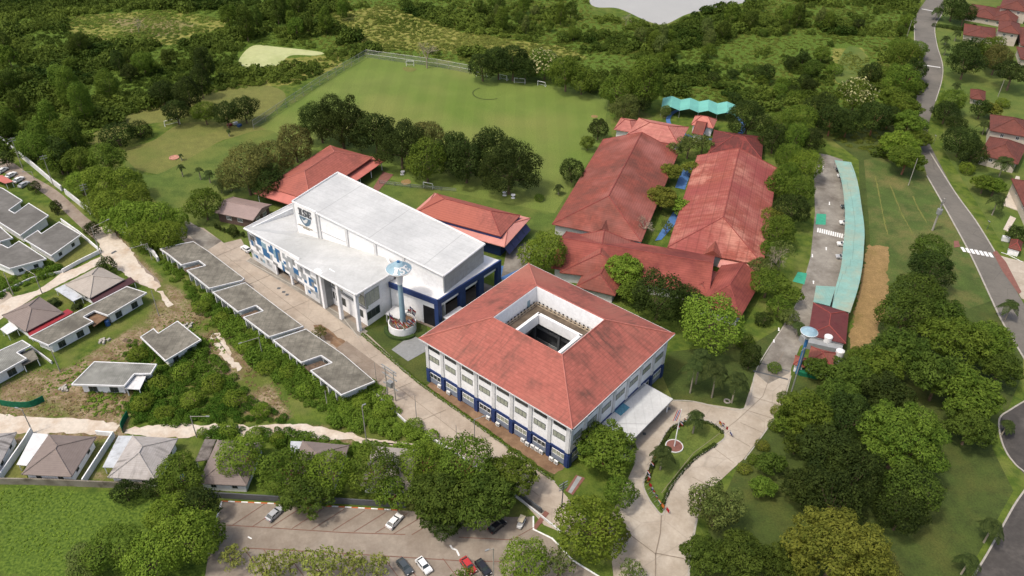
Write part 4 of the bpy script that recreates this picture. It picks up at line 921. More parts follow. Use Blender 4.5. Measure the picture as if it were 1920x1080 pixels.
villa('cream two storey villa with arched balcony and a wide lower terracotta wing', [([(1804, 64), (1862, 73), (1872, 52), (1810, 46)], 3.5, 5.5), ([(1868, 58), (1912, 64), (1914, 45), (1876, 40)], 7.0, 9.5), ([(1910, 84), (1960, 92), (1960, 56), (1912, 52)], 4, 6)])
villa('small terracotta roofed garden pavilion on the lawn by the street', [([(1818, 184), (1846, 188), (1850, 172), (1820, 167)], 2.8, 4.4)], 'garden_pavilion')
villa('cream two storey villa with two overlapping terracotta hipped roofs', [([(1850, 242), (1925, 258), (1945, 224), (1862, 222)], 7, 10.5), ([(1841, 290), (1900, 306), (1935, 275), (1850, 256)], 4.5, 8)])
villa('cream villa at the picture edge with white terrace and terracotta roof', [([(1905, 400), (1990, 410), (1990, 340), (1920, 345)], 5, 8)])
villa('villa at the picture edge with arched window below the big dark tree', [([(1905, 110), (1990, 120), (1990, 95), (1915, 92)], 4, 6.5)])
kiosk([(1890, 464), (1912, 470), (1920, 455), (1896, 450)], 2.6, 4.2, 'white guard booth with red roof at the street corner', m_tile_villa, 'guard_booth', over=.3)
mb = MB(); mb.prism(ccw(P2([(1880, 385), (1905, 330), (1912, 332), (1908, 395)], .1)), .02, .25); mb.prism(ccw(P2([(1881, 430), (1894, 405), (1905, 410), (1890, 434)], .1)), .02, .25); struct('villa_terrace_paving', mb, m_villaw)

# ------------------------------------------------------------------ unfinished terrace and the estate houses
def flat_house(px, z, label, m, name='unfinished_house', walls=(), win=(), drop=.9, gap=None, wallm=None, slope=0, piers=()):
    """Flat or low roof with a pale rim, walls set in below, openings on chosen sides. win: (edge, [t..], width, z0, z1)"""
    P = ccw([W(a, b, z)[:2] for a, b in px]); c = sum(P)/len(P); root = house(label, name, c, 'house')
    mb = MB(); mb.slab([(*p, z) for p in P], .22); rf = mb.build('roof', m, root)
    mb = MB()
    for i in range(len(P)):
        A, B = P[i], P[(i+1) % len(P)]; d = un(B-A); L_ = np.linalg.norm(B-A)
        if L_ < .3: continue
        if name == 'unfinished_house' and len(px) == 9 or name == 'unfinished_house' and len(px) == 12:
            if np.array([d[1], -d[0]])@np.array([.65, .75]) > .8 and L_ > 4: mb.box(A, d, 0, L_, -.12, .03, z-.42, z+.02); continue
        mb.box(A, d, -.05, L_+.05, -.22, .06, z-.42+.002*i, z+.10+.002*i)
    mb.build('fascia', m_gwall if m is m_conc_roof else m_trim, rf)
    q = inset(P, drop); mb = MB()
    mb.prism(q, .03, z-.3); wl = mb.build('wall', wallm or m_white, root)
    for e, ts, w_, z0, z1 in win:
        A, B = q[e % len(q)], q[(e+1) % len(q)]; L_ = np.linalg.norm(B-A); d = (B-A)/L_
        for t in ts: window(root, A, d, L_*t-w_/2, L_*t+w_/2, z0, z1, 2, m_dkgrey, m_glass, .02)
    return root, P, q
def order(px): # which index an edge has after ccw()
    P = [W(a, b, 3)[:2] for a, b in px]; a = sum(P[i][0]*P[(i+1) % len(P)][1]-P[(i+1) % len(P)][0]*P[i][1] for i in range(len(P))); return a > 0
def facing(q, want=(0, -1), minlen=3):
    """Indices of wall edges that face a direction, longest first."""
    r_ = []
    for i in range(len(q)):
        A, B = q[i], q[(i+1) % len(q)]; d = B-A; L_ = np.linalg.norm(d); n = np.array([d[1], -d[0]])/max(L_, 1e-6)
        if L_ > minlen and n@un(want) > .72: r_.append((-L_, i))
    return [i for _, i in sorted(r_)]
def windows_on(root, q, want, w_=1.4, z0=1.0, z1=2.2, every=4.0, **k):
    for i in facing(q, want):
        A, B = q[i], q[(i+1) % len(q)]; L_ = np.linalg.norm(B-A); d = (B-A)/L_; n = max(1, int(L_/every))
        for j in range(n):
            s = L_*(j+.5)/n; window(root, A, d, s-w_/2, s+w_/2, z0, z1, 2, m_dkgrey, m_glass, .02, **k)
ROW = [([(300, 467), (340, 457), (363, 453), (392, 472), (458, 522), (454, 526), (392, 541), (350, 507), (385, 498), (373, 489), (340, 497), (315, 477)], 'unfinished terrace unit with mossy flat concrete roof at the tree end of the row'),
       ([(399, 548), (460, 530), (522, 577), (569, 612), (505, 632), (456, 595), (493, 583), (480, 573), (446, 585)], 'middle unfinished terrace unit with notched flat concrete roof beside the campus road'),
       ([(512, 638), (574, 617), (642, 663), (703, 715), (640, 741), (582, 695), (622, 680), (602, 667), (565, 680)], 'unfinished terrace unit with rubble in its open notch at the overgrown end of the row')]
ROWR = []; m_rubble = mat('dark_rubble', S(112, 94, 78), .95, .3, 1.2, col2=S(190, 184, 172), s2=.9, t2=.66, w2=.05)
for px, lb in ROW:
    root, P, q = flat_house(px, 4.2, lb, m_conc_roof, wallm=m_white, drop=1.5); ROWR.append(root)
    for i in facing(P, (-.65, -.75), 4):
        A, B = P[i], P[(i+1) % len(P)]; L_ = np.linalg.norm(B-A); d = (B-A)/L_; n = max(2, int(L_/3.2))
        boxes(root, 'pier', m_gwall, [(A, d, L_*j/n+.1, L_*j/n+.45, -1.6, -.3, 0, 3.8) for j in range(n)])
    windows_on(root, q, (-.65, -.75), 1.6, .6, 2.8, 4.5)
for px, lb in (([(346, 505), (384, 497), (373, 488), (340, 497)], 0), ([(452, 592), (492, 582), (480, 573), (447, 584)], 1), ([(578, 692), (621, 679), (602, 668), (566, 680)], 2)):
    mb = MB(); mb.slab([(*p, 2.9) for p in inset(ccw(P2(px, 4.2)), .3)], .2); mb.build('notch_floor', m_rubble, ROWR[lb])
root, P, q = flat_house([(-60, 335), (5, 353), (42, 376), (17, 394), (28, 400), (54, 381), (91, 404), (38, 442), (-60, 380)], 3.6, 'large grey roofed estate house nearest the parked cars on the lane', m_conc_roof2, 'estate_house'); windows_on(root, q, (.4, -.9))
root, P, q = flat_house([(111, 416), (152, 440), (96, 480), (45, 449), (71, 432), (78, 438)], 3.6, 'grey roofed estate house on the corner plot with the white fence', m_conc_roof2, 'estate_house'); windows_on(root, q, (.5, -.85), 1.3, 1.0, 2.2, 4)
root, P, q = flat_house([(36, 452), (87, 485), (18, 504), (-60, 470), (-60, 440), (6, 460), (16, 465)], 3.6, 'grey roofed estate house behind the overgrown garden', m_conc_roof2, 'estate_house'); windows_on(root, q, (.3, -.9), 1.3, 1.0, 2.2, 4)
root, P, q = flat_house([(-60, 400), (0, 425), (24, 446), (0, 453), (-60, 432)], 3.6, 'grey roofed estate house cut by the picture edge between two others', m_conc_roof2, 'estate_house')
root, P, q = flat_house([(333, 602), (377, 637), (310, 677), (263, 632), (288, 616), (297, 625)], 3.8, 'lone unfinished house with notched grey roof standing in green scrub', m_conc_roof, drop=1.2); windows_on(root, q, (.4, -.9), 1.6, .8, 2.4)
root, P, q = flat_house([(177, 678), (294, 683), (283, 701), (252, 701), (233, 724), (134, 721)], 3.8, 'unfinished white house with ribbed grey roof and porch above the dirt bank', m_roof_rib, drop=1.3); windows_on(root, q, (0, -1), 2.2, .3, 2.4, 4.5)
pp = ccw(P2([(253, 703), (274, 705), (262, 730), (233, 728)], 2.9)); mb = MB(); mb.slab([(*p, 2.9) for p in pp], .25); mb.build('porch_roof', m_gwall, root)
for p in inset(pp, .35)[:4]: mb = MB(); mb.tube((*p, 0), (*p, 2.65), .16, .16, 4); mb.build('porch_post', m_white, root)
root, P, q = flat_house([(238, 537), (275, 549), (202, 592), (177, 583), (157, 594), (175, 603), (91, 648), (54, 632)], 3.8, 'long twin unfinished house with creepers hanging on its white wall', m_roof_rib if 0 else m_conc_roof, drop=1.2); windows_on(root, q, (.5, -.85), 2.0, .3, 2.3, 4.2)
pp = ccw(P2([(163, 596), (178, 585), (202, 594), (176, 612), (168, 604)], 2.7)); mb = MB(); mb.slab([(*p, 2.7) for p in pp], .2); mb.build('sunken_roof', m_dirt, root)
root, P, q = flat_house([(-60, 672), (0, 657), (42, 638), (58, 648), (32, 661), (50, 672), (0, 700), (-60, 730)], 3.8, 'unfinished house with ribbed roof and open porch at the picture edge', m_roof_rib, drop=1.2); windows_on(root, q, (.4, -.9), 2.2, .3, 2.4, 4.5)
pp = ccw(P2([(36, 664), (60, 652), (72, 672), (42, 686)], 2.6)); mb = MB(); mb.slab([(*p, 2.6) for p in pp], .2); mb.build('porch_roof', m_conc_roof, root)
for p in inset(pp, .3): mb = MB(); mb.tube((*p, 0), (*p, 2.4), .15, .15, 4); mb.build('porch_post', m_white, root)
def hip_house(px, apexh, label, m, z=3.1, name='bungalow', win=True, over=.7):
    c, u, v, a, b = rect4(px, z); root = house(label, name, c, 'house')
    if b > a: u, v, a, b = v, u, b, a
    hip_roof(root, c, u, v, a, b, z, z+apexh, b*.98, b*.98, m, m); o, q = wall_rect(root, c, u, v, a-over, b-over, 0.02, z-.1, m_white)
    if win:
        for d in ((0, -1), (1, 0), (-1, 0)): windows_on(root, q, d, 1.2, 1.2, 2.3, 4.2)
    return root, c, u, v, a, b
hip_house([(124, 533), (167, 560), (233, 524), (185, 498)], 2.3, 'bungalow with square beige hipped roof and maroon side roof', m_roof_beige)
hip_house([(3, 591), (48, 622), (120, 585), (73, 557)], 2.3, 'bungalow with square taupe hipped roof and bright red side roof', m_roof_taupe)
hip_house([(41.7, 888.3), (133.3, 895), (180.8, 818.3), (90, 815.3)], 2.6, 'white bungalow with taupe hipped roof between white garden walls', m_roof_taupe)
hip_house([(203, 895), (290, 901), (335, 822), (247, 817)], 2.6, 'bungalow with pale grey hipped roof and scuffed tiles next to the earth plot', m_roof_lgrey)
hip_house([(375, 905), (460, 912), (496, 829), (404, 825)], 2.6, 'bungalow with grey hipped roof under the bright tree, beside the stained flat roof', m_roof_taupe)
hip_house([(532, 908), (622, 914), (660, 833), (567, 829)], 2.6, 'taupe roofed bungalow mostly hidden behind the car park trees', m_roof_taupe)
hip_house([(672, 912), (768, 918), (790, 842), (702, 838)], 2.6, 'beige roofed bungalow deep among the car park trees at the end of the track', m_roof_beige)
hip_house([(-80, 880), (-2, 884), (24, 815), (-60, 812)], 2.6, 'pale roofed bungalow cut off by the picture edge beside the garden wall', m_roof_lgrey)
def slabroof(px, z, m, name, label, cat='carport'):
    q = ccw(P2(px, z)); c = sum(q)/len(q); root = house(label, name, c, cat); mb = MB(); mb.slab([(*p, z) for p in q], .18); mb.build('roof', m, root)
    for p in inset(q, .3): mb = MB(); mb.tube((*p, 0), (*p, z-.17), .12, .12, 4); mb.build('post', m_white, root)
m_stain = mat('black_stained_flat_roof', S(150, 142, 134), .9, .1, .5, col2=S(62, 54, 46), s2=.5, t2=.5, w2=.12)
m_silver = mat('worn_silver_membrane', S(216, 220, 222), .4, .08, .5, col2=S(140, 132, 120), s2=.45, t2=.62, w2=.1)
slabroof([(62, 812), (92, 814), (50, 873), (31, 871)], 2.6, m_gwall, 'carport', 'plain white flat carport attached to the taupe roofed bungalow')
slabroof([(222, 817), (248, 817), (218, 877), (192, 876)], 2.6, m_silver, 'carport', 'silver membrane carport attached to the pale grey bungalow')
slabroof([(384, 823), (405, 824), (390, 862), (365, 866)], 2.6, m_stain, 'carport', 'black stained flat carport beside the scrub at the gravel track')
slabroof([(545, 827), (570, 828), (555, 850), (543, 850)], 2.6, m_silver, 'carport', 'silver carport peeking out behind the car park trees')
slabroof([(102, 542), (123, 532), (155, 556), (137, 565)], 2.5, m_silver, 'carport', 'silver roofed carport of the beige hipped bungalow')
slabroof([(0, 617), (20, 602), (34, 616), (13, 627)], 2.5, m_gwall, 'carport', 'white roofed carport of the taupe bungalow with red side roof')
slabroof([(50, 622), (127, 579), (138, 585), (56, 630)], 2.4, m_red, 'side_roof', 'bright red lean-to roof between bungalow and twin house', 'roof')
slabroof([(168, 560), (245, 519), (254, 528), (176, 568)], 2.4, mat('maroon_sheet', S(84, 52, 56), .6, .1), 'side_roof', 'maroon lean-to roof with small skylights behind the twin house', 'roof')
slabroof([(556, 806), (585, 806), (580, 814), (552, 814)], 2.0, m_gwall, 'lean_to', 'small pale lean-to on the far side of the gravel track', 'shed') if 0 else None
def wall_line(px, h, w_, m, label, name='boundary_wall', cat='wall', cap=None):
    pts = P2(px); c = pts[0]; mb = MB(); ribbon(mb, pts, w_, 0, h); o = mb.build(name, m, origin=(*c, 0)); tag(o, label, cat)
    return o
wall_line([(0, 262), (22, 281), (60, 311), (100, 345), (117, 358)], 2.2, .5, m_gwall, 'grey concrete boundary wall between the lane and the jungle')
wall_line([(124, 364), (160, 393), (172, 402)], 2.2, .5, m_gwall, 'short separate length of boundary wall beside the transformer pole')
wall_line([(225, 434), (238, 446)], 2.0, .5, m_gwall, 'tiny piece of broken wall below the bright roadside trees')
wall_line([(266, 462), (290, 480), (298, 492)], 2.0, .6, m_gwall, 'broken concrete wall end next to the first terrace unit')
wall_line([(118, 512), (150, 494), (190, 474), (150, 440), (116, 416)], 1.4, .25, m_white, 'white garden wall round the corner plot', 'garden_wall')
wall_line([(0, 552), (60, 524), (118, 511)], .8, .25, m_gwall, 'low weathered wall of the overgrown garden along the lane', 'garden_wall')
wall_line([(0, 905), (50, 832), (62, 812)], 2.0, .25, m_white, 'white garden wall on the carport side of the taupe bungalow', 'garden_wall')
wall_line([(158, 909), (215, 820)], 2.0, .25, m_white, 'white garden wall between the two roofed bungalows', 'garden_wall')
wall_line([(182, 815), (215, 818)], 1.4, .25, m_white, 'short white front wall facing the gravel road', 'garden_wall')
wall_line([(-20, 907), (60, 908), (160, 912), (280, 917)], 2.0, .3, mat('weathered_block_wall', S(176, 168, 152), .9, .15, .8, col2=S(110, 102, 88), s2=.4, t2=.5, w2=.15), 'weathered block wall between the bungalows and the rough green field')
wall_line([(392, 932), (520, 940), (640, 944), (760, 952)], 1.8, .3, m_dkgrey, 'dark grey wall behind the car park kerb')
wall_line([(965, 925), (1015, 962)], 1.6, .3, m_dkgrey, 'short dark wall beside the golf cart and brick path')
wall_line([(642, 690), (700, 735), (760, 792), (880, 868), (975, 938), (1050, 998)], .7, .3, m_gwall, 'low pale wall along the scrub side of the campus road')
wall_line([(58, 652), (98, 682)], 1.0, .3, m_gwall, 'bare concrete garden wall running downhill from the porch')
# lawns of the plots
for px in ([(0, 907), (8, 895), (56, 905), (44, 880), (60, 858), (50, 845), (20, 880), (-20, 905)], [(140, 909), (150, 880), (190, 825), (212, 822), (160, 908)], [(100, 495), (160, 452), (188, 474), (120, 512)]):
    sheet('garden_lawn', px, m_dry)
# chain-link fence of the playing field
def fence(px, h, label, post_every=6, mesh=m_fence, pm=None, name='chain_link_fence'):
    pts = P2(px); root = house(label, name, pts[0], 'fence'); mb = MB(); rb = MB()
    for i in range(len(pts)-1):
        A, B = pts[i], pts[i+1]; L_ = np.linalg.norm(B-A); d = (B-A)/L_; n = max(1, int(L_/post_every))
        mb.face([(*A, .05), (*B, .05), (*B, h), (*A, h)])
        for zz in (h, h*.5): rb.tube((*A, zz), (*B, zz), .06, .06, 4)
        for k in range(n): p = A+d*L_*k/n; q_ = MB(); q_.tube((*p, 0), (*p, h), .09, .09, 5); q_.build('post', pm or m_pole, root)
    mb.build('mesh', mesh, root); rb.build('rail', pm or m_steel, root)
fence([(476, 243), (520, 213), (600, 160), (687, 108)], 4.0, 'tall chain link fence along the cut strip side of the playing field')
fence([(687, 108), (760, 118), (820, 126), (884, 138)], 4.0, 'tall chain link fence across the jungle end of the playing field')
fence([(712, 345), (770, 352), (856, 360)], 1.5, 'low dark fence on the lawn under the row of round trees', 5, pm=m_dkgrey)
mb = MB(); g = P2([(2, 760), (30, 764), (60, 763), (84, 752)]); ribbon(mb, catmull(g, 5, False), .12, 0, 2.0); tag(mb.build('green_net_fence', m_green_net, origin=(*g[0], 0)), 'long green net barrier on the earth bank beside the gravel road', 'net fence')
mb = MB(); g = P2([(241, 781), (234, 792), (229, 805), (231, 812)]); ribbon(mb, catmull(g, 5, False), .12, 0, 2.0); tag(mb.build('green_net_fence', m_green_net, origin=(*g[0], 0)), 'short curved green net across the end of the gravel road', 'net fence')

m_bluep = mat('blue_plastic', S(60, 100, 160), .5, .1)
def clutter(px, kind, label, cat):
    p = W(*px)[:2]; a_ = rnd.uniform(0, 3); d = np.array([cos(a_), sin(a_)]); mb = MB()
    if kind == 'tank':
        mb.lathe((*p, 0), [(.02, 1.9), (.55, 1.85), (.7, 1.6), (.7, .1)], 14, inv=True); nm, m_ = 'water_tank', m_bluep
    elif kind == 'heap':
        for k in range(9): q_ = p+np.array([rnd.uniform(-1.2, 1.2), rnd.uniform(-1, 1)]); mb.box(q_, un([rnd.uniform(-1, 1), 1]), -.5, .5, -.25, .3, 0.0, rnd.uniform(.2, .7))
        nm, m_ = 'rubble_heap', m_kerb
    elif kind == 'planks':
        for k in range(6): mb.box(p, d, -1.6, 1.6, -.6+.22*k, -.42+.22*k, 0.0, .12+.03*k)
        nm, m_ = 'plank_stack', m_bark
    else:
        mb.box(p, d, -.9, .9, -.6, .6, 0.0, .8); mb.box(p, d, -.95, .95, -.65, .65, .8, .9); nm, m_ = 'storage_bin', {'red': m_red, 'blue': m_bluep, 'white': m_pvc}[kind]
    tag(mb.build(nm, m_, origin=(*p, 0)), label, cat)
clutter((431, 236), 'red', 'red covered bin dumped near the fence corner of the practice field', 'bin'); clutter((442, 233), 'white', 'white covered bin dumped near the fence corner of the practice field', 'bin'); clutter((449, 237), 'blue', 'blue covered bin dumped near the fence corner of the practice field', 'bin')
clutter((196, 640), 'heap', 'pale rubble heap in front of the open porch of the twin house', 'rubble'); clutter((120, 730), 'heap', 'rubble heap on the earth bank near the porch house', 'rubble'); clutter((352, 612), 'heap', 'rubble heap on the scrub side of the lone house', 'rubble'); clutter((640, 676), 'heap', 'small rubble heap on the stained campus road slab', 'rubble')
clutter((538, 616-2), 'planks', 'plank stack on the earth strip next to the terrace roofs', 'planks'); clutter((240, 640), 'planks', 'plank stack lying in the straw between twin house and lone house', 'planks'); clutter((28, 500), 'tank', 'blue water tank in the overgrown garden', 'water tank'); clutter((203, 610), 'tank', 'blue water tank against the white wall of the twin house', 'water tank'); clutter((345, 902), 'tank', 'blue water tank on the earth plot beside the bungalow', 'water tank'); clutter((10, 858), 'tank', 'blue water tank between the bungalow at the edge and the white wall', 'water tank')
# ------------------------------------------------------------------ towers, flags, poles, goals, cars
def proj(P):
    v_ = np.array(P)-np.array([0, 0, H]); return np.array([960+F*(v_@cr)/(v_@fw), 540+F*(v_@cd)/(v_@fw)])
def top_z(b_, py):
    lo_, hi_ = 0.0, 40.0
    for _ in range(40):
        m_ = (lo_+hi_)/2
        if proj((b_[0], b_[1], m_))[1] > py: lo_ = m_
        else: hi_ = m_
    return lo_
c = W(757, 618)[:2]; root = house('light blue mushroom shaped tower with white lettering rising from a ring of flags', 'emblem_tower', c, 'tower')
mb = MB(); mb.lathe((*c, 0), [(1.5, 0), (1.4, 1.6), (.85, 2.8), (.66, 16.4)], 20, inv=False); mb.build('shaft', m_lblue, root, smooth=False)
mb = MB(); mb.lathe((*c, 0), [(.7, 16.4), (1.0, 18.8), (1.25, 20.2)], 20); mb.build('neck', m_white, root)
mb = MB(); mb.lathe((*c, 0), [(1.25, 20.2), (3.4, 21.2), (3.65, 21.6), (3.5, 21.66)], 32); mb.build('rim', m_trim, root)
mb = MB(); mb.lathe((*c, 0), [(3.5, 21.62), (1.1, 23.5), (.02, 23.8)], 32); dish = mb.build('dish', m_lblue, root)
mb = MB(); mb.box(c, (1, 0), -.35, .35, -.35, .35, 23.6, 24.1); mb.build('hatch', m_blue2, root)
def ring_letters(root, c, text, a0, step, R0, z0, R1, z1, m, scale=1.0, par=None):
    """Letters lying on a cone between (R0,z0) below and (R1,z1) above."""
    mb = MB()
    for k, ch in enumerate(text):
        a = a0+k*step; g = FONT[ch]; er = np.array([cos(a), sin(a)]); et = np.array([-sin(a), cos(a)])
        for r_, row in enumerate(g):
            for c_, bit in enumerate(row):
                if bit == '1':
                    f0, f1 = 1-(r_+1)/7, 1-r_/7+.001; w_ = (c_-2.5)*.36*scale
                    pt = lambda f, x: (*(c+er*(R0+(R1-R0)*f+.07)+et*x), z0+(z1-z0)*f+.12)
                    mb.face([pt(f0, w_), pt(f0, w_+.361*scale), pt(f1, w_+.361*scale), pt(f1, w_)])
    return mb.build('lettering', m, par if par is not None else root)
ring_letters(root, c, 'ISE', R(-98), R(36), 3.35, 21.74, 1.75, 22.99, m_pvc, .78, dish)
# planter drum, hedge and flags
cp = W(755, 617)[:2]; root = house('round white planter wall holding flags below the blue tower', 'flag_planter', cp, 'planter')
mb = MB(); mb.lathe((*cp, 0), [(4.0, 0), (4.0, 2.9), (3.75, 2.9), (3.75, .6)], 40); mb.build('drum_wall', m_white, root); mb = MB(); mb.lathe((*cp, 0), [(3.75, 2.2), (.05, 2.2)], 40); mb.build('soil', m_dirt, root)
mb = MB(); mb.lathe((*cp, 0), [(4.3, .1), (4.35, .8), (5.3, .8), (5.4, .1)], 30, a0=R(175), a1=R(320)); o = mb.build('round_hedge', mat('clipped_hedge', S(62, 84, 34), .95, .3, 2.5, bump=.4), origin=(*cp, 0)); tag(o, 'low clipped hedge curving round the foot of the flag planter', 'hedge')
FC = {'red': (200, 40, 50), 'white': (232, 230, 226), 'blue': (50, 60, 130), 'orange': (226, 130, 60), 'yellow': (220, 190, 70), 'green': (40, 120, 80)}
fm = {k: mat(k+'_flag_cloth', S(*v_), .7, .05) for k, v_ in FC.items()}
def flag(p, z, hh, cols, label, group, lean=0, ang=None, size=1.0, name='flag'):
    root = empty(name, (*p, z), label, 'flag', group); mb = MB(); t = np.array([lean*.3, -lean*.4, hh])
    b0 = np.array([*p, z]); mb.tube(b0, b0+t, .045*size, .035*size, 5); mb.build('flagpole', m_steel, root)
    ang = rnd.uniform(-.6, .6) if ang is None else ang; d = np.array([cos(ang)*.7, sin(ang)*.7, -.6]); top = b0+t; n = len(cols); mb = MB(); L_, hgt = .95*size, .95*size
    for i in range(n):
        for k in range(3):
            a0 = top+d*L_*k/3+np.array([0, .12*sin(k*2), -hgt*i/n]); a1 = top+d*L_*(k+1)/3+np.array([0, .12*sin(k*2+2), -hgt*i/n]); dz = np.array([0, 0, -hgt/n-.001])
            mb.face([a0, a0+dz, a1+dz, a1], i)
    mb.build('cloth', [fm[c_] for c_ in cols], root); return root
COMBO = [('red', 'white'), ('white', 'red'), ('red',), ('blue', 'white', 'red'), ('red', 'yellow'), ('white', 'blue'), ('orange', 'white', 'green'), ('red', 'white', 'blue')]
for k in range(30):
    a = R(-185+k*195/29) if k < 26 else R(30+(k-26)*12); co = COMBO[(k*5+k//4) % 8]
    flag(cp+np.array([cos(a), sin(a)])*3.5, 2.2, 2.4+1.6*rnd.random(), co, 'small '+' and '.join(co)+' flag on a pole in the round tower planter', 'small '+' and '.join(co)+' flags in the tower planter', size=1.35)
for k, (x, y) in enumerate(((1207, 898), (1205, 905), (1206, 888), (1209, 912), (1213, 920), (1216, 926), (1221, 934), (1226, 942), (1232, 950), (1241, 957), (1213, 872), (1218, 862), (1224, 851), (1229, 843), (1268, 797), (1275, 792), (1281, 789), (1340, 796), (1346, 800), (1353, 807), (1360, 814), (1262, 804))):
    co = COMBO[(k*3+1) % 8] if k not in (8, 9) else (('orange',), ('red', 'red'))[k-8]
    lab_ = ' and '.join(dict.fromkeys(co)); flag(W(x, y)[:2], .1, 2.3, co, 'small '+lab_+' flag leaning over the rim of the teardrop lawn', 'small '+lab_+' flags along the teardrop lawn', lean=2.2, size=1.15)
p = W(1264, 838)[:2]; root = house('tall white flagpole with a red, white and blue flag in a round brick bed', 'tall_flagpole', p, 'flagpole')
mb = MB(); mb.tube((*p, 0), (*p, 13), .16, .09, 8); mb.build('pole', m_white, root); mb = MB(); mb.lathe((*p, 0), [(2.2, .2), (2.2, .45), (2.0, .45), (2.0, .3)], 28, inv=False); mb.build('bed_rim', m_trim, root); mb = MB(); mb.lathe((*p, 0), [(2.0, .32), (.02, .32)], 28); mb.build('brick_bed', m_redpath, root)
mb = MB(); d = np.array([-.25, -.2, -.95]); tp = np.array([*p, 12.7])
for i in range(5):
    o1, o2 = np.array([.0, 0, 0])+np.array([-.9, 0, 0])*i/5, np.array([-.9, 0, 0])*(i+1)/5
    mb.face([tp+o1, tp+o1+d*3.2, tp+o2+d*3.2, tp+o2], i)
mb.build('cloth', [fm['red'], fm['white'], fm['blue'], fm['white'], fm['red']], root)
c = W(1494, 700)[:2]; root = house('blue stemmed gate tower with rounded pale dish beside the guard house', 'gate_tower', c, 'tower')
zt_ = top_z(c, 628); mb = MB(); cc_ = c
mb.tube((*cc_, 0), (*cc_, 12.5), .48, .42, 12); mb.build('shaft', m_blue2, root); c2 = cc_
mb = MB(); mb.lathe((*c2, 0), [(.42, 12.3), (.8, 13.2), (2.1, 14.4), (2.3, 14.8), (2.2, 14.85)], 24); mb.build('rim', m_trim, root)
mb = MB(); mb.lathe((*c2, 0), [(2.2, 14.8), (1.2, 15.5), (.02, 15.8)], 24); mb.build('dish', m_lblue, root)
def pole(base, top, label, arm=None, cross=0, r=.16, cat='lamp post', name=None, m=None, extra=None, group=None):
    b_ = W(*base)[:2]; z = top_z(b_, top[1]); name = name or ('utility_pole' if cross else 'street_lamp')
    root = house(label, name, b_, 'utility pole' if cross else cat); mb = MB(); mb.tube((*b_, 0), (*b_, z), r, r*.65, 8); mb.build('pole', m or m_pole, root)
    if arm:
        e = W(*arm, z)[:2]; mb = MB(); mb.tube((*b_, z-.15), (*e, z+.25), .09, .06, 5); mb.build('arm', m or m_pole, root)
        d = un(e-b_); mb = MB(); mb.box(e, d, -.5, .4, -.16, .16, z+.18, z+.34); mb.build('lamp_head', m_steel, root)
    for k in range(cross):
        mb = MB(); mb.box(b_, un((.8, .6)), -1.2, 1.2, -.08, .08, z-.5-k*.9, z-.35-k*.9); mb.build('crossarm', m_steel, root)
        for s in (-1, -.4, .4, 1): mb = MB(); q_ = b_+un((.8, .6))*s; mb.tube((*q_, z-.34-k*.9), (*q_, z-.05-k*.9), .05, .04, 5); mb.build('insulator', m_dkgrey, root)
    return root
pole((43, 317), (21, 258), 'leaning pale utility pole at the start of the boundary wall', cross=2)
pole((100, 347), (77, 291), 'utility pole by the middle of the boundary wall', cross=2)
pole((169, 388), (157, 345), 'utility pole with a transformer where the boundary wall breaks', cross=3, r=.2)
pole((64, 335), (66, 322), 'short lane lamp between the first two utility poles', (44, 323))
pole((228, 425), (216, 388), 'street lamp with its arm rising out of the bright roadside trees', (203, 394))
pole((192, 487), (177, 426), 'tall street lamp at the corner of the white garden wall', (203, 413))
pole((25, 553), (6, 511), 'plain pole without a lamp in the overgrown garden', cat='pole', name='concrete_pole')
pole((79, 550), (64, 514), 'street lamp beside the low weathered wall on the lane', (44, 504))
pole((285, 487), (274, 456), 'street lamp next to the broken wall piece', (245, 467))
pole((250, 462), (234, 416), 'thin pole in front of the bright roadside trees', cat='pole', name='concrete_pole', r=.1)
pole((298, 592), (284, 545), 'bare pole on the earth where the broken road ends', cat='pole', name='concrete_pole')
pole((113, 697), (97, 656), 'leaning bare pole at the corner of the twin house', cat='pole', name='concrete_pole')
pole((493, 669), (482, 632), 'street lamp in the scrub below the middle terrace unit', (450, 645))
pole((614, 762), (607, 733), 'stub of a pole below the last terrace unit', cat='pole', name='concrete_pole')
pole((62, 812), (42, 768), 'street lamp behind the flat white carport', (31, 766))
pole((369, 820), (356, 780), 'street lamp at the gravel track near the stained carport', (390, 782))
pole((688, 834), (684, 762), 'tall lamp at the far end of the gravel track', (683, 760))
pole((890, 830), (890, 786), 'lamp post with a short arm beside the outdoor air conditioners', (907, 782), r=.12, m=m_steel)
pole((781, 785), (778, 741), 'slim grey post on the campus road nearest the transformer frame', cat='post', name='road_post', r=.09, m=m_steel)
pole((856, 826), (853, 797), 'slim grey post on the campus road near the car park trees', cat='post', name='road_post', r=.09, m=m_steel)
pole((706, 717), (703, 680), 'thin pole with a dark box beside the last terrace roof', cat='pole', name='concrete_pole', r=.1)
pole((1053, 952), (1052, 904), 'dark utility pole beside the brick path and yellow green tree', cross=3, m=m_dkgrey)
pole((925, 1100), (923, 1028), 'double armed lamp standing by the red car', (913, 1033), r=.15)
pole((1703, 348), (1723, 297), 'leaning utility pole below the tall roadside tree', cross=0, cat='utility pole', name='utility_pole')
rt = pole((1748, 432), (1766, 372), 'thick concrete pole with transformer and crossarms by the asphalt road', cross=3, r=.35, m=m_pole)
b_ = W(1748, 432)[:2]; mb = MB(); mb.lathe((*b_, 0), [(.02, 8.6), (.9, 8.6), (.9, 6.8), (.02, 6.8)], 12); mb.build('transformer', m_steel, rt)
pole((1483, 738), (1510, 652), 'long slanting mast in front of the gate booth', cross=1, r=.2, m=m_steel)
pole((1871, 181), (1883, 150), 'lamp mast on the villa lawn below the dark spreading tree', cat='mast', name='lamp_mast')
pole((1750, 270), (1754, 256), 'short globe lamp on the verge of the street bend', (1754, 255), r=.08, m=m_dkgrey)
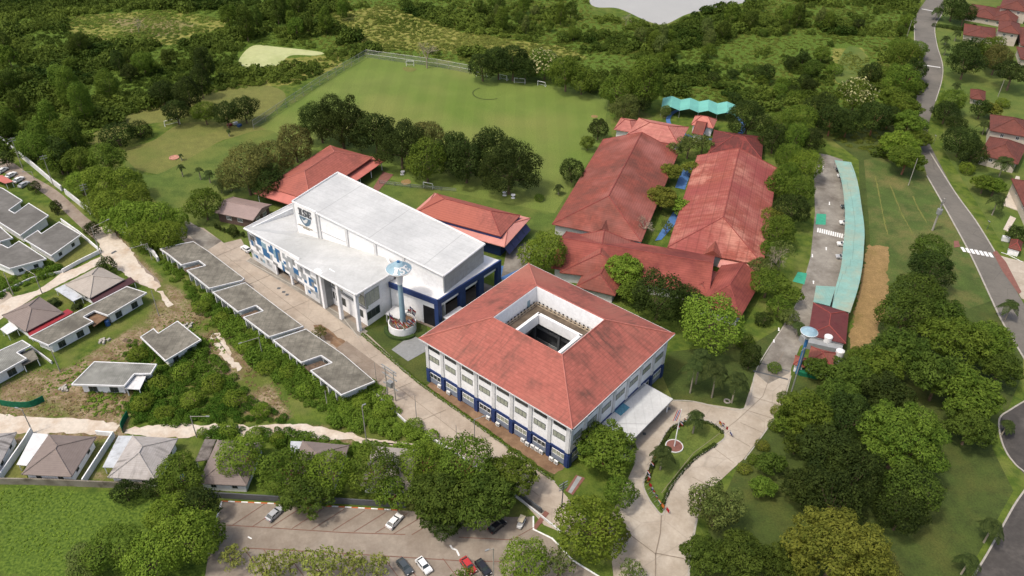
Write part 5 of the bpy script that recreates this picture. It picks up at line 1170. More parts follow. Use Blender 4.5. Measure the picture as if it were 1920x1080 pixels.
pole((1850, 430), (1854, 417), 'short globe lamp on the lawn below the leaning palms', (1854, 416), r=.08, m=m_dkgrey)
pole((1700, 70), (1706, 38), 'pole in the grass beside the top of the street', cat='pole', name='concrete_pole')
# transformer frame by the campus road
b0_, b1_ = W(716, 752)[:2], W(746, 772)[:2]
b0_, b1_ = W(727, 742)[:2], W(742, 752)[:2]; root = house('twin pole transformer frame with crossarms at the edge of the campus road', 'transformer_frame', b0_, 'utility pole')
for q_ in (b0_, b1_): mb = MB(); mb.tube((*q_, 0), (*q_, 10.5), .18, .12, 8); mb.build('pole', m_pole, root)
d = un(b1_-b0_)
for z in (4.2, 7.6, 9.4, 10.3):
    mb = MB(); mb.box(b0_, d, -1.2, np.linalg.norm(b1_-b0_)+1.2, -.12, .12, z, z+.18); mb.build('crossarm', m_steel, root)
mb = MB(); mb.box((b0_+b1_)/2, d, -.8, .8, -.6, .6, 4.4, 6.0); mb.build('transformer', m_steel, root)
def goal(px, px2, h, label, dp=1.0, m=None):
    A, B = W(*px)[:2], W(*px2)[:2]; d = un(B-A); L_ = np.linalg.norm(B-A); n = np.array([-d[1], d[0]]); root = house(label, 'football_goal', (A+B)/2, 'goal'); r = .09; mb = MB()
    for p in (A, B): mb.tube((*p, 0), (*p, h), r, r, 6)
    mb.tube((*A, h), (*B, h), r, r, 6); mb.build('front_frame', m_white, root); mb = MB()
    A2, B2 = A+n*dp*1.6, B+n*dp*1.6; mb.tube((*A2, .05), (*B2, .05), .05, .05, 5)
    for p, q_ in ((A, A2), (B, B2)): mb.tube((*p, .05), (*q_, .05), .05, .05, 5); mb.tube((*p, h), (*q_, .05), .05, .05, 5)
    mb.build('back_frame', m_white, root); mb = MB(); mb.face([(*A, h), (*B, h), (*B2, .06), (*A2, .06)]); mb.build('net', m_fence, root)
goal((762, 124), (776, 124), 2.6, 'white goal standing alone at the fenced end of the playing field')
goal((893, 143), (912, 146), 2.2, 'white goal parked below the fence end beside the dark trees')
goal((937, 149), (950, 152), 2.6, 'white goal with a post beside it under the dark field trees')
goal((964, 156), (984, 158), 2.6, 'large white goal under the cream blossom tree')
goal((1008, 160), (1022, 163), 2.2, 'small white goal nearest the far classrooms under the field trees')
goal((794, 352), (811, 355), 2.4, 'small grey goal on the lawn behind the sports hall')
goal((310, 238), (338, 232), 2.6, 'white goal with slatted top at the edge of the practice field', 1.2)
# cars: one built in local coordinates, copies recoloured
def local_obj(name, mb, m, root, smooth=False): return mb.build(name, m, root, smooth)
def make_car(paint, label, suv=False, group=None, name='parked_car'):
    root = empty(name, (0, 0, 0), label, 'car', group); L_, W_ = 4.3, 1.78
    prof = [(-2.15, .35), (-2.15, .75), (-1.95, .98), (-1.1, 1.02), (-.45, 1.42), (1.15, 1.46), (1.85, 1.05), (2.12, .95), (2.15, .35)] if not suv else [(-2.25, .4), (-2.25, .9), (-2.1, 1.05), (-1.15, 1.12), (-.6, 1.68), (1.9, 1.7), (2.2, 1.1), (2.25, .4)]
    body = [p for p in prof if p[1] <= 1.13]; mb = MB()
    def loft(secs):
        for (p0, w0), (p1, w1) in zip(secs[:-1], secs[1:]): pass
    n = len(body); 
    for sgn in (1, -1):
        f = [(x, sgn*W_/2*(1 if z < .9 else .93), z) for x, z in body]; mb.face(f if sgn < 0 else f[::-1])
    for i in range(n):
        (x0, z0), (x1, z1) = body[i], body[(i+1) % n]; w0 = W_/2*(1 if z0 < .9 else .93); w1 = W_/2*(1 if z1 < .9 else .93)
        mb.face([(x0, -w0, z0), (x0, w0, z0), (x1, w1, z1), (x1, -w1, z1)])
    mb.build('body', paint, root)
    cab = [p for p in prof if p[1] > .97 and p[1] != .98 and abs(p[0]) < 1.95 or p[1] > 1.13]; cab = sorted(cab)
    lo_ = [cab[0], cab[-1]]; hi_ = [p for p in prof if p[1] > 1.3]
    g = MB(); wb, wt = W_/2*.92, W_/2*.74; f0, f1, r0, r1 = cab[0], hi_[0], hi_[1], cab[-1]
    for sgn in (1, -1):
        f = [(f0[0], sgn*wb, f0[1]-.03), (r1[0], sgn*wb, r1[1]-.03), (r0[0], sgn*wt, r0[1]-.03), (f1[0], sgn*wt, f1[1]-.03)]; g.face(f if sgn < 0 else f[::-1])
    g.face([(f0[0], -wb, f0[1]-.03), (f1[0], -wt, f1[1]-.03), (f1[0], wt, f1[1]-.03), (f0[0], wb, f0[1]-.03)]); g.face([(r1[0], wb, r1[1]-.03), (r0[0], wt, r0[1]-.03), (r0[0], -wt, r0[1]-.03), (r1[0], -wb, r1[1]-.03)])
    g.build('window_glass', m_glass, root)
    t = MB(); t.slab([(f1[0]-.05, -wt, f1[1]), (r0[0]+.05, -wt, r0[1]), (r0[0]+.05, wt, r0[1]), (f1[0]-.05, wt, f1[1])], .06)
    for sgn in (1, -1):
        for a_, b_ in ((f0, f1), (r1, r0)): t.tube((a_[0], sgn*wb, a_[1]-.02), (b_[0], sgn*wt, b_[1]), .05, .05, 4)
        t.tube(((f1[0]+r0[0])/2, sgn*wb, 1.0), ((f1[0]+r0[0])/2, sgn*wt, r0[1]), .05, .05, 4)
    t.build('roof', paint, root)
    for x in (-1.35, 1.35):
        for y in (-.8, .8):
            w_ = MB(); w_.tube((x, y-.11, .33), (x, y+.11, .33), .33, .33, 12); o_ = w_.build('wheel', m_black, root); h_ = MB(); h_.tube((x, y-.12, .33), (x, y+.12, .33), .18, .18, 8); h_.build('rim', m_steel, o_)
    for y in (-.6, .6): w_ = MB(); w_.box((0, 0), (1, 0), -2.2 if not suv else -2.29, -2.1, -y-.18, -y+.18, .66, .8); w_.build('headlight', m_pvc, root)
    for y in (-.65, .65): w_ = MB(); w_.box((0, 0), (1, 0), 2.1, 2.2 if not suv else 2.29, -y-.14, -y+.14, .72, .86); w_.build('tail_light', m_red, root)
    return root
def paint(name, c_, rough=.3): return mat(name, c_, rough, .02, .5, spec=.6)
def place_car(root, px, front):
    a = W(*px)[:2]; b_ = W(*front)[:2]; d = a-b_; root.location = (*map(float, a), .1); root.rotation_euler = (0, 0, math.atan2(d[1], d[0])); return root
pw, ps, pb, prd, pdg = paint('white_car_paint', (.72, .72, .70)), paint('silver_car_paint', (.36, .37, .38)), paint('black_car_paint', (.015, .015, .02)), paint('red_car_paint', (.42, .03, .03)), paint('dark_grey_car_paint', (.05, .06, .065))
cw = make_car(pw, 'white car parked beside the biggest dark tree in the car park'); place_car(cw, (740, 981), (752, 968))
def clone(src, label, px, front, swap=None, group=None):
    c_ = copy_tree(src); c_['label'] = label
    if group: c_['group'] = group
    for ch in c_.children:
        if swap and ch.name.split('.')[0] in ('body', 'roof'):
            ch.data = ch.data.copy(); ch.data.materials[0] = swap
    return place_car(c_, px, front)
clone(cw, 'silver grey car with dark rear window under the second car park tree', (516, 967), (528, 956), ps)
clone(cw, 'white car with leaf shadows in the near parking row', (795, 1064), (808, 1080), pw)
clone(cw, 'dark grey car beside the white one in the near parking row', (759, 1066), (771, 1081), pdg)
clone(cw, 'red car next to the double armed lamp', (878, 1064), (888, 1077), prd)
clone(cw, 'dark car with reddish bonnet beside the lamp in the near parking row', (906, 1068), (916, 1081), pb)
clone(cw, 'long black car in the shade of the big car park tree', (932, 990), (950, 976), pb)
for k, (x, y, lb, sw) in enumerate(((1577, 322, 'black car at the top end of the teal carport', pb), (1580, 333, 'white car second from the top end of the carport', pw), (1587, 391, 'dark car under the carport above the zebra crossing', pdg), (1585, 421, 'white car under the carport just above the zebra crossing', pw), (1581, 461, 'white car under the carport just below the zebra crossing', pw), (1579, 485, 'silver car deepest under the lower carport', ps))):
    clone(cw, lb, (x, y), (x-12, y-1), sw, 'cars under the teal carport')
for k, (x, y, lb, sw) in enumerate(((6, 322, 'white car furthest up the lane at the picture edge', pw), (22, 331, 'white car behind the red awning on the lane', pw), (36, 340, 'white van like car next to the lane end car', pw), (46, 349, 'silver car at the near end of the lane parking row', ps))):
    clone(cw, lb, (x, y), (x+10, y-6), sw, 'cars parked on the estate lane')
clone(cw, 'white pickup car tucked at the end of the patchwork facade', (462, 470), (452, 463), pw)
slabroof([(-20, 332), (4, 328), (25, 340), (10, 344)], 2.4, m_orange, 'awning_roof', 'faded red awning over the lane parking row', 'awning')
# golf cart
root = empty('golf_cart', (0, 0, 0), 'cream roofed golf cart beside the short dark wall in the car park', 'golf cart')
mb = MB(); mb.box((0, 0), (1, 0), -1.2, 1.2, -.6, .6, .3, .75); mb.box((0, 0), (1, 0), -1.5, -1.2, -.45, .45, .35, .95); mb.build('body', m_pvc, root); mb = MB(); mb.box((0, 0), (1, 0), -.1, .5, -.55, .55, .76, 1.0); mb.box((0, 0), (1, 0), .45, .6, -.55, .55, 1.0, 1.4); mb.build('seat', m_dkgrey, root)
mb = MB(); mb.box((0, 0), (1, 0), -.9, 1.1, -.62, .62, 1.9, 2.0); mb.build('roof', mat('cream_plastic', S(222, 208, 176), .5, .04), root)
for x in (-.85, 1.05):
    for y in (-.57, .57): mb = MB(); mb.tube((x, y, .7), (x, y, 1.9), .03, .03, 4); mb.build('post', m_steel, root)
for x in (-.95, .85):
    for y in (-.55, .55): mb = MB(); mb.tube((x, y-.1, .25), (x, y+.1, .25), .25, .25, 10); mb.build('wheel', m_black, root)
place_car(root, (977, 984), (972, 994))
# outdoor air conditioners along the main block
ac = empty('air_conditioner', (0, 0, 0), 'x', 'air conditioner', 'outdoor air conditioners along the blue wall'); mb = MB(); mb.box((0, 0), (1, 0), -.55, .55, -.22, .22, .12, 1.15); mb.build('casing', m_pvc, ac)
mb = MB(); mb.tube((-.1, -.23, .62), (-.1, -.2, .62), .36, .36, 14); 
mb = MB(); mb.tube((-.12, .215, .64), (-.12, .245, .64), .34, .34, 14); mb.build('fan_grille', m_grey, ac)
for x in (-.4, .4): mb = MB(); mb.box((0, 0), (1, 0), x-.05, x+.05, -.25, .25, 0, .12); mb.build('foot', m_dkgrey, ac)
acpx = [(824, 723), (841, 735), (915, 782), (933, 794), (980, 824), (988, 831), (998, 836), (1006, 841), (1014, 846), (1033, 859), (1042, 865)]
lbs = ['white air conditioner alone nearest the lawn end of the blue wall', 'white air conditioner below the second bay of the blue wall', 'white air conditioner standing alone behind the lamp post', 'white air conditioner two paces from the one behind the lamp post', 'first white air conditioner of the long cluster on the blue wall', 'second white air conditioner of the long cluster', 'third white air conditioner of the long cluster', 'fourth white air conditioner of the long cluster', 'last white air conditioner of the long cluster', 'first of two white air conditioners by the wall corner', 'last white air conditioner nearest the wall corner']
dW = un(wq[1]-wq[0]); angW = math.atan2(dW[1], dW[0])
for k, (x, y) in enumerate(acpx):
    o = ac if k == 0 else copy_tree(ac); o['label'] = lbs[k]; s = (W(x, y)[:2]-wq[0])@dW; p = wq[0]+dW*s+np.array([dW[1], -dW[0]])*1.0
    p = W(x, y+5)[:2]; o.location = (*map(float, p), 0.05); o.rotation_euler = (0, 0, angW+pi)
# small lawn furniture
def table(px, label):
    p = W(*px)[:2]; root = house(label, 'stone_table', p, 'table'); mb = MB(); mb.lathe((*p, 0), [(.02, .78), (.8, .78), (.8, .68), (.02, .68)], 14); mb.build('tabletop', m_white, root); mb = MB(); mb.tube((*p, 0), (*p, .68), .25, .2, 8); mb.build('pedestal', m_white, root)
    for s in (-1, 1): mb = MB(); mb.box(p, (1, 0), -.7, .7, s*1.3-.22, s*1.3+.22, 0, .42); mb.build('bench', m_white, root)
table((755, 325), 'white stone table set under the trees near the canteen'); table((946, 364), 'white stone table set on the lawn under the last round tree'); table((962, 369), 'small white stone table beside the larger set on the lawn')
p = W(327, 296)[:2]; mb = MB(); mb.lathe((*p, 0), [(2.0, .02), (2.0, .3), (1.7, .3), (1.6, .15), (.02, .2)], 20); tag(mb.build('planting_ring', mat('salmon_earth', S(206, 150, 128), .9, .2, 1), origin=(*p, 0)), 'round salmon coloured planting bed on the practice field', 'planting bed')
p = W(1363, 733+20)[:2]; mb = MB(); mb.lathe((*p, 0), [(.9, .03), (.9, .3), (.55, .3), (.55, .03)], 18); tag(mb.build('tyre_planter', m_roof_beige, origin=(*p, 0)), 'pale ring lying on the dark lawn between the palm trunks', 'ring')
p = W(1884, 452)[:2]; mb = MB(); mb.box(p, un((.9, -.4)), -1.2, 1.2, -.8, .8, .2, 1.7); tag(mb.build('parked_cart', m_pvc, origin=(*p, 0)), 'small white delivery cart parked next to the red roofed guard booth', 'cart')

# ------------------------------------------------------------------ vegetation
def leaf_cloud(rs, lobes, s, aspect=1.0, jit=.55, cover=1.5, flat=1.0, droop=0.0):
    """Leaf-sized quads over the outside of a set of lobes (centre, radius). Returns vertices, tint per face."""
    V = []; T = []
    cen = np.array([l[0] for l in lobes]); rad = np.array([l[1] for l in lobes])
    for k, (c0, r0) in enumerate(lobes):
        n = max(6, int(4*pi*r0*r0*cover*(.5+.5*flat)/(s*s)))
        d = rs.randn(n, 3); d /= np.linalg.norm(d, axis=1)[:, None]; d = d[(d[:, 2] > -.75)]
        rr_ = r0*(1-.28*rs.rand(len(d))**2)*(1+.10*rs.randn(len(d)))
        p = c0+d*rr_[:, None]*np.array([1, 1, flat])
        dist = np.linalg.norm((p[:, None, :]-cen[None])/np.array([1, 1, flat]), axis=2)/rad[None]; dist[:, k] = 9
        keep = dist.min(1) > .86; p = p[keep]; d = d[keep]; n = len(p)
        if not n: continue
        nn = d*np.array([1, 1, 1/flat])+jit*rs.randn(n, 3); nn[:, 2] += .25; nn /= np.linalg.norm(nn, axis=1)[:, None]
        t1 = np.cross(nn, rs.randn(n, 3)); t1 /= np.linalg.norm(t1, axis=1)[:, None]
        if droop: t1 = t1*(1-droop)+np.array([0, 0, -1])*droop+(d*np.array([1, 1, 0]))*.6; t1 /= np.linalg.norm(t1, axis=1)[:, None]
        t2 = np.cross(nn, t1); t2 /= np.maximum(np.linalg.norm(t2, axis=1)[:, None], 1e-6); sz = s*(.65+.8*rs.rand(n, 1)); a = t1*sz*aspect/2; b_ = t2*sz/(aspect**.5)/2
        V.append(np.stack([p-a-b_*.5, p+b_*.9-a*.15, p+a+b_*.2, p-b_*.9+a*.15], 1)); base = rs.rand()
        T.append(np.clip(.40*base+.5*rs.rand(n)+.05, 0, 1))
    return np.concatenate(V), np.concatenate(T)
def make_lobes(rs, n, rx, rz, lr, zmin=-.5, ln=(.6, 1.4)):
    L_ = [(np.array([0, 0, 0.0]), min(rx, rz)*(.62 if zmin < -.5 else .7))]
    for i in range(n):
        a = i*2.39996+rs.rand()*.6; h = zmin+(1-zmin)*((i+.5)/n); rr_ = math.sqrt(max(0, 1-h*h)) if h > 0 else math.sqrt(max(0, 1-(h*1.1)**2))
        q = lr*rs.uniform(*ln); L_.append((np.array([cos(a)*rr_*(rx-q*.7), sin(a)*rr_*(rx-q*.7), h*(rz-q*.5)])*rs.uniform(.72, 1.18), q))
    return L_
def leaf_mesh(name, V, T, m):
    n = len(V); me = bpy.data.meshes.new(name); npmesh(me, V.reshape(-1, 3), np.arange(n*4).reshape(n, 4))
    at = me.attributes.new('tint', 'FLOAT', 'FACE'); at.data.foreach_set('value', T.astype(np.float32)); me.materials.append(m); return me
KIND = { # lobes, rx, rz, lobe r, zc (crown centre over R), aspect, flat, droop, zmin
 'round': (20, .92, .78, .36, 1.05, 1.1, .9, 0, -.55), 'spread': (26, .95, .42, .28, 1.0, 1.2, .7, 0, -.3), 'feather': (40, .95, .62, .24, 1.0, 1.7, .55, .2, -.45),
 'tall': (24, .85, 1.35, .42, 1.5, 1.2, .9, 0, -.7), 'lumpy': (22, 1.0, .85, .30, .98, 1.0, .85, 0, -.55), 'open': (13, .95, .6, .24, 1.1, 1.3, .8, 0, -.2), 'bush': (9, .8, .6, .45, .45, 1.1, .9, 0, -.2)}
PROTO = {}
def trunk_mesh(rs, lobes, zc, m, bare=False):
    mb = MB(); p = np.array([0, 0, 0.0]); fork = zc*.55
    q_ = np.array([rs.uniform(-.05, .05), rs.uniform(-.05, .05), fork]); mb.tube(p, q_, .06, .042, 7)
    for i in rs.choice(len(lobes), min(7, len(lobes)), replace=False):
        e = lobes[i][0]+np.array([0, 0, zc]); mid = q_*.45+e*.55+np.array([0, 0, -.06]); mb.tube(q_, mid, .03, .02, 5); mb.tube(mid, e, .02, .008, 4)
    me_o = mb.build('trunk', m); me = me_o.data; bpy.data.objects.remove(me_o); return me
def proto(kind, leafk, var, hi, bark):
    key = (kind, leafk, var, hi, bark.name)
    if key in PROTO: return PROTO[key]
    rs = np.random.RandomState(hash((kind, var)) % 1000 if 0 else (sum(map(ord, kind))*7+var*13) % 9973)
    n, rx, rz, lr, zc, asp, flat, droop, zmin = KIND[kind]; L_ = make_lobes(rs, n, rx, rz, lr, zmin); s = (.085, .055, .038)[hi]
    cov = .75 if kind == 'open' else 1.22
    V, T = leaf_cloud(rs, L_, s, asp, .45, cov, flat, droop); V = V+np.array([0, 0, zc])
    r_ = (leaf_mesh('crown', V, T, LF[leafk]), trunk_mesh(rs, L_, zc, bark)); PROTO[key] = r_; return r_
USED = {}
def tree(px, py, rp, kind='round', leafk='mid', label=None, group=None, name=None, cat=None, bark=None, hs=1.0, flowers=None):
    n, rx, rz, lr, zc, *_ = KIND[kind]; z = 5.0
    for _i in range(4): p = W(px, py, z); R_ = rp/F*depth(p)/ .97; z = zc*R_*hs
    hi = (R_ > 4.5)+(R_ > 8.5); var = rnd.randrange(5); cm, tm = proto(kind, leafk, var, hi, bark or m_bark)
    name = name or ('bush' if kind == 'bush' else 'tree'); root = bpy.data.objects.new(name, None); C.objects.link(root); root.empty_display_size = .3
    root.location = (p[0], p[1], 0); root.scale = (R_*rnd.uniform(.93, 1.12), R_*rnd.uniform(.93, 1.12), R_*hs*rnd.uniform(.92, 1.1)); root.rotation_euler = (0, 0, rnd.uniform(0, 6.28)); tag(root, label, cat or ('bush' if kind == 'bush' else 'tree'), group)
    link('crown', cm, root); link('trunk', tm, root)
    if flowers:
        k2 = (kind, 'fl', var); 
        if k2 not in PROTO:
            rs = np.random.RandomState(var+77); L_ = make_lobes(np.random.RandomState((sum(map(ord, kind))*7+var*13) % 9973), n, rx*1.03, rz*1.05, lr, zmin=0.0)
            V, T = leaf_cloud(rs, [l for l in L_ if l[0][2] > -.05], .09, 1.0, .6, .32, .9, 0); PROTO[k2] = leaf_mesh('blossom', V+np.array([0, 0, zc]), T, LF['flower'])
        link('blossom', PROTO[k2], root)
    return root
def bare_mesh(seed):
    rs = np.random.RandomState(seed); mb = MB()
    def br(p, d, L_, r, dep):
        e = p+d*L_; mb.tube(p, e, r, r*.65, 5 if dep > 2 else 3)
        if dep == 0: return
        for k in range(3 if dep > 1 else 3):
            nd = d+rs.randn(3)*.55; nd[2] += .15; nd = nd/np.linalg.norm(nd); br(e, nd, L_*rs.uniform(.62, .85), r*.6, dep-1)
    br(np.zeros(3), np.array([0, 0, 1.0]), .75, .07, 5); o = mb.build('branches', m_bare); me = o.data; bpy.data.objects.remove(o); return me
BARE = [bare_mesh(3), bare_mesh(9)]
def bare_tree(px, py, rp, label, group=None, sparse=True, lk='greygreen'):
    z = 5.0
    for _i in range(4): p = W(px, py, z); R_ = rp/F*depth(p); z = 1.5*R_
    root = bpy.data.objects.new('bare_tree', None); C.objects.link(root); root.location = (p[0], p[1], 0); root.scale = (R_*.85,)*3; tag(root, label, 'tree', group)
    link('branches', BARE[rnd.randrange(2)], root); root.rotation_euler = (0, 0, rnd.uniform(0, 6))
    if sparse:
        k2 = ('sparse', lk)
        if k2 not in PROTO:
            rs = np.random.RandomState(5); V, T = leaf_cloud(rs, make_lobes(rs, 18, .95, .7, .22, -.3), .07, 1.4, .8, .28, .8, 0); PROTO[k2] = leaf_mesh('crown', V+np.array([0, 0, 2.0]), T, LF[lk])
        link('crown', PROTO[k2], root)
    return root
def palm_mesh(seed, nf=19):
    rs = np.random.RandomState(seed); V = []; T = []
    for i in range(nf):
        a = 2*pi*i/nf+rs.rand()*.3; el = rs.uniform(.1, 1.0); L_ = rs.uniform(.9, 1.1); pts = []
        for k in range(9):
            t = k/8; x = L_*t*(cos(el)*(1-.15*t)); zz = L_*(sin(el)*t-.85*t*t*(.6+.4*cos(el))); pts.append(np.array([cos(a)*x, sin(a)*x, zz]))
        sd = np.array([-sin(a), cos(a), 0])
        for k in range(8):
            w0, w1 = .27*sin(pi*(k/8*.85+.12)), .27*sin(pi*((k+1)/8*.85+.12))
            for sg in (1, -1):
                for h in range(2):
                    q0 = pts[k]*(1-h/2)+pts[k+1]*h/2; q1 = q0+(pts[k+1]-pts[k])*.36; dr = np.array([0, 0, -.45])
                    V.append([q0, q1, q1+sd*sg*w1+dr*w1+(pts[k+1]-pts[k])*.3, q0+sd*sg*w0+dr*w0+(pts[k+1]-pts[k])*.3]); T.append(.2+.6*rs.rand())
    return np.array(V), np.array(T)
PV = [palm_mesh(s) for s in (1, 2, 3)]
PM = [leaf_mesh('fronds', v_, t_, LF['palm']) for v_, t_ in PV]
def palm(px, py, rp, label, group=None, ht=7.0, lean=.0, name='palm_tree'):
    p = W(px, py, ht); R_ = rp/F*depth(p); lx = rnd.uniform(-1, 1)*lean
    root = empty(name, (p[0]+lx, p[1], 0), label, 'palm tree', group); t_ = MB(); pr_ = np.array([p[0]+lx, p[1], 0.0]); n = 5
    for k in range(n):
        f0, f1 = k/n, (k+1)/n; t_.tube(pr_+np.array([-lx*f0*f0, 0, ht*f0]), pr_+np.array([-lx*f1*f1, 0, ht*f1]), .24-.1*f0, .24-.1*f1, 7)
    t_.build('trunk', m_palmtrunk, root); o = link('fronds', PM[rnd.randrange(3)], root); o.location = (-lx, 0, ht); o.scale = (R_*1.25,)*3; o.rotation_euler = (0, 0, rnd.uniform(0, 6)); return root

# --- trees one by one: (x, y, radius in px, kind, leaves, label)
ORD = ['first', 'second', 'third', 'fourth', 'fifth', 'sixth', 'seventh', 'eighth', 'ninth', 'tenth', 'eleventh', 'twelfth', 'thirteenth', 'fourteenth', 'fifteenth', 'sixteenth', 'seventeenth', 'eighteenth', 'nineteenth', 'twentieth']
def row(lst, what, group, grow=1.0, dy=0, **k):
    for i, t in enumerate(lst):
        x, y, r_, kd, lf = t[:5]; r_ *= grow; y += dy; tree(x, y, r_, kd, lf, f'{ORD[i]} {what}', group, **k) if len(t) < 6 else tree(x, y, r_, kd, lf, t[5], group, **k)
row([(600, 228, 34, 'lumpy', 'dark'), (640, 232, 40, 'lumpy', 'dark'), (703, 250, 34, 'lumpy', 'dark'), (752, 270, 40, 'lumpy', 'dark'), (803, 262, 30, 'round', 'olive', 'brownish taller tree in the middle of the dark round row on the field edge'), (800, 300, 34, 'round', 'mid', 'lighter green low tree in front of the brownish one in the field row'), (850, 285, 30, 'lumpy', 'dark'), (874, 302, 36, 'lumpy', 'dark'), (925, 285, 34, 'lumpy', 'dark'), (955, 312, 46, 'lumpy', 'dark', 'largest dark round tree ending the field row beside the stone tables')], 'dark glossy tree from the canteen in the playing field row', 'dark trees between hall and playing field', grow=1.14, hs=1.12)
row([(553, 268, 34, 'round', 'olive'), (508, 298, 38, 'round', 'olive'), (462, 322, 42, 'round', 'olive'), (500, 340, 30, 'round', 'dark')], 'olive flowering tree behind the canteen roof, counted from the field', 'olive trees behind the canteen', grow=1.1)
tree(383, 383, 32, 'round', 'mid', 'round green tree beside the brown shed')
hl = [(62, 272, 30), (104, 262, 26), (108, 296, 32), (148, 306, 30), (198, 300, 34), (188, 342, 34), (150, 342, 26), (236, 344, 32), (214, 384, 36), (256, 374, 30), (178, 385, 24), (246, 412, 34), (292, 412, 32), (268, 440, 30), (312, 440, 32), (210, 415, 24), (333, 415, 22)]
row([(a, b_, c_, 'round', 'mid' if i < 5 else 'bright') for i, (a, b_, c_) in enumerate(hl)], 'bushy bright tree along the estate lane, from the utility poles', 'bright trees along the estate lane')
row([(352, 178, 26, 'tall', 'dark', 'tall dark tree in the clump behind the white practice goal'), (330, 210, 24, 'round', 'dark', 'low dark tree at the goal end of the practice field clump'), (384, 212, 22, 'round', 'mid', 'smaller tree between the two dark clumps above the practice field'), (458, 205, 26, 'round', 'dark', 'dark round tree at the fence corner of the practice field'), (425, 216, 24, 'round', 'dark', 'dark tree beside the dumped things near the fence corner'), (222, 258, 36, 'bush', 'dark', 'large dark thicket bush above the practice field'), (262, 248, 24, 'bush', 'dark', 'smaller dark bush trailing along the practice field edge')], '', 'trees round the practice field')
row([(1122, 242, 20, 'round', 'dark', 'dark rounded tree at the classroom corner of the playing field'), (1102, 268, 14, 'round', 'mid', 'little round tree below the dark one on the field edge'), (1073, 318, 25, 'round', 'dark', 'dark round tree against the long classroom roof')], '', 'trees beside the long classroom roof')
tree(1011, 371, 11, 'bush', 'mid', 'small clipped round bush alone on the lawn', name='round_bush'); palm(1048, 349, 10, 'little palm on the field side of the long classroom roof', ht=3.5)
row([(905, 118, 22, 'round', 'dark'), (935, 112, 24, 'round', 'dark'), (962, 112, 26, 'round', 'dark'), (985, 122, 20, 'round', 'dark'), (1062, 132, 26, 'round', 'mid'), (1092, 140, 24, 'round', 'mid'), (1108, 158, 16, 'bush', 'dark')], 'dark tree from the fence end in the line behind the goals', 'trees behind the parked goals', grow=1.25, dy=6)
tree(1022, 118, 30, 'round', 'mid', 'tree covered in cream blossom behind the parked goals', flowers=True, name='blossom_tree')
row([(1158, 168, 34, 'round', 'mid', 'big green tree at the far corner of the playing field'), (1172, 200, 28, 'round', 'greygreen', 'grey green tree just above the pink kindergarten roof'), (1212, 158, 34, 'tall', 'mid', 'tall tree left of the folded teal canopy'), (1200, 190, 24, 'round', 'dark', 'dark tree between kindergarten roof and teal canopy'), (1248, 208, 12, 'round', 'greygreen', 'small grey green tree in front of the teal canopy')], '', 'trees around the kindergarten')
row([(1402, 225, 38, 'round', 'dark', 'wide dark purple green tree beside the teal canopy'), (1452, 262, 26, 'round', 'dark', 'dark tree beside the dark brown roof'), (1460, 232, 26, 'round', 'mid', 'green tree behind the wide dark tree'), (1500, 222, 30, 'round', 'mid', 'green tree above the top of the school drive'), (1540, 208, 30, 'round', 'dark', 'dark tree beside the cream blossom tree'), (1632, 138, 20, 'round', 'dark', 'small dark tree at the bottom of the bright meadow')], '', 'trees at the head of the drive')
tree(1604, 182, 34, 'round', 'mid', 'cream flowering tree above the end of the carport', flowers=True, name='blossom_tree')
row([(1490, 262, 28, 'round', 'mid'), (1520, 262, 26, 'round', 'dark'), (1482, 296, 28, 'round', 'mid'), (1508, 308, 30, 'round', 'bright'), (1476, 330, 24, 'round', 'mid'), (1500, 352, 30, 'round', 'mid'), (1488, 392, 32, 'round', 'dark'), (1445, 408, 22, 'round', 'yellow'), (1460, 432, 34, 'round', 'mid'), (1440, 530, 34, 'spread', 'mid'), (1478, 552, 26, 'spread', 'mid'), (1430, 500, 26, 'spread', 'greygreen')], 'leafy tree between the classrooms and the drive, counted downhill', 'trees between classrooms and drive')
bare_tree(1466, 478, 34, 'pale bare branched tree beside the pink awning and the drive', sparse=True); bare_tree(1207, 418, 26, 'pale leafless shrub tree at the foot of the blue path', sparse=False)
row([(1292, 272, 24, 'open', 'greygreen'), (1268, 282, 20, 'open', 'greygreen'), (1318, 268, 20, 'open', 'greygreen'), (1258, 322, 22, 'feather', 'yellow'), (1296, 316, 16, 'feather', 'yellow'), (1242, 368, 28, 'feather', 'yellow'), (1272, 385, 20, 'feather', 'bright'), (1250, 425, 14, 'open', 'greygreen')], 'airy pale tree along the blue courtyard path, counted downhill', 'airy trees in the classroom courtyard', grow=1.02)
tree(1020, 478, 40, 'round', 'bright', 'round glossy tree with reddish tips behind the main roof'); tree(1172, 505, 36, 'feather', 'bright', 'feathery bright tree rising in front of the cross wing'); tree(1185, 545, 26, 'feather', 'mid', 'lower feathery tree below the bright one')
row([(1120, 545, 18, 'bush', 'mid', 'bush against the far eave of the main roof'), (1236, 556, 50, 'round', 'dark', 'broad dark tree in front of the cross wing'), (1288, 572, 34, 'round', 'dark', 'dark tree between the broad dark one and the bright dome'), (1334, 606, 54, 'round', 'bright', 'huge bright green dome tree beside the main roof corner'), (1395, 640, 22, 'bush', 'mid', 'bush on the dark lawn below the red wing'), (1408, 668, 20, 'tall', 'dark', 'dark conifer like tree at the drive beside the bollards'), (1432, 600, 18, 'bush', 'dark', 'shrub hedge below the spreading drive trees')], '', 'trees beside the main block')
for i, (x, y, r_, h_) in enumerate(((1303, 684, 24, 10), (1343, 690, 28, 10.5), (1384, 708, 24, 9), (1316, 662, 20, 11))): palm(x, y, r_, ['pale trunked palm nearest the entrance canopy', 'palm with a yellow crown tip in the lawn row', 'palm nearest the drive in the lawn row', 'palm behind the others under the bright dome tree'][i], 'palms on the lawn by the drive', ht=h_, lean=.6)
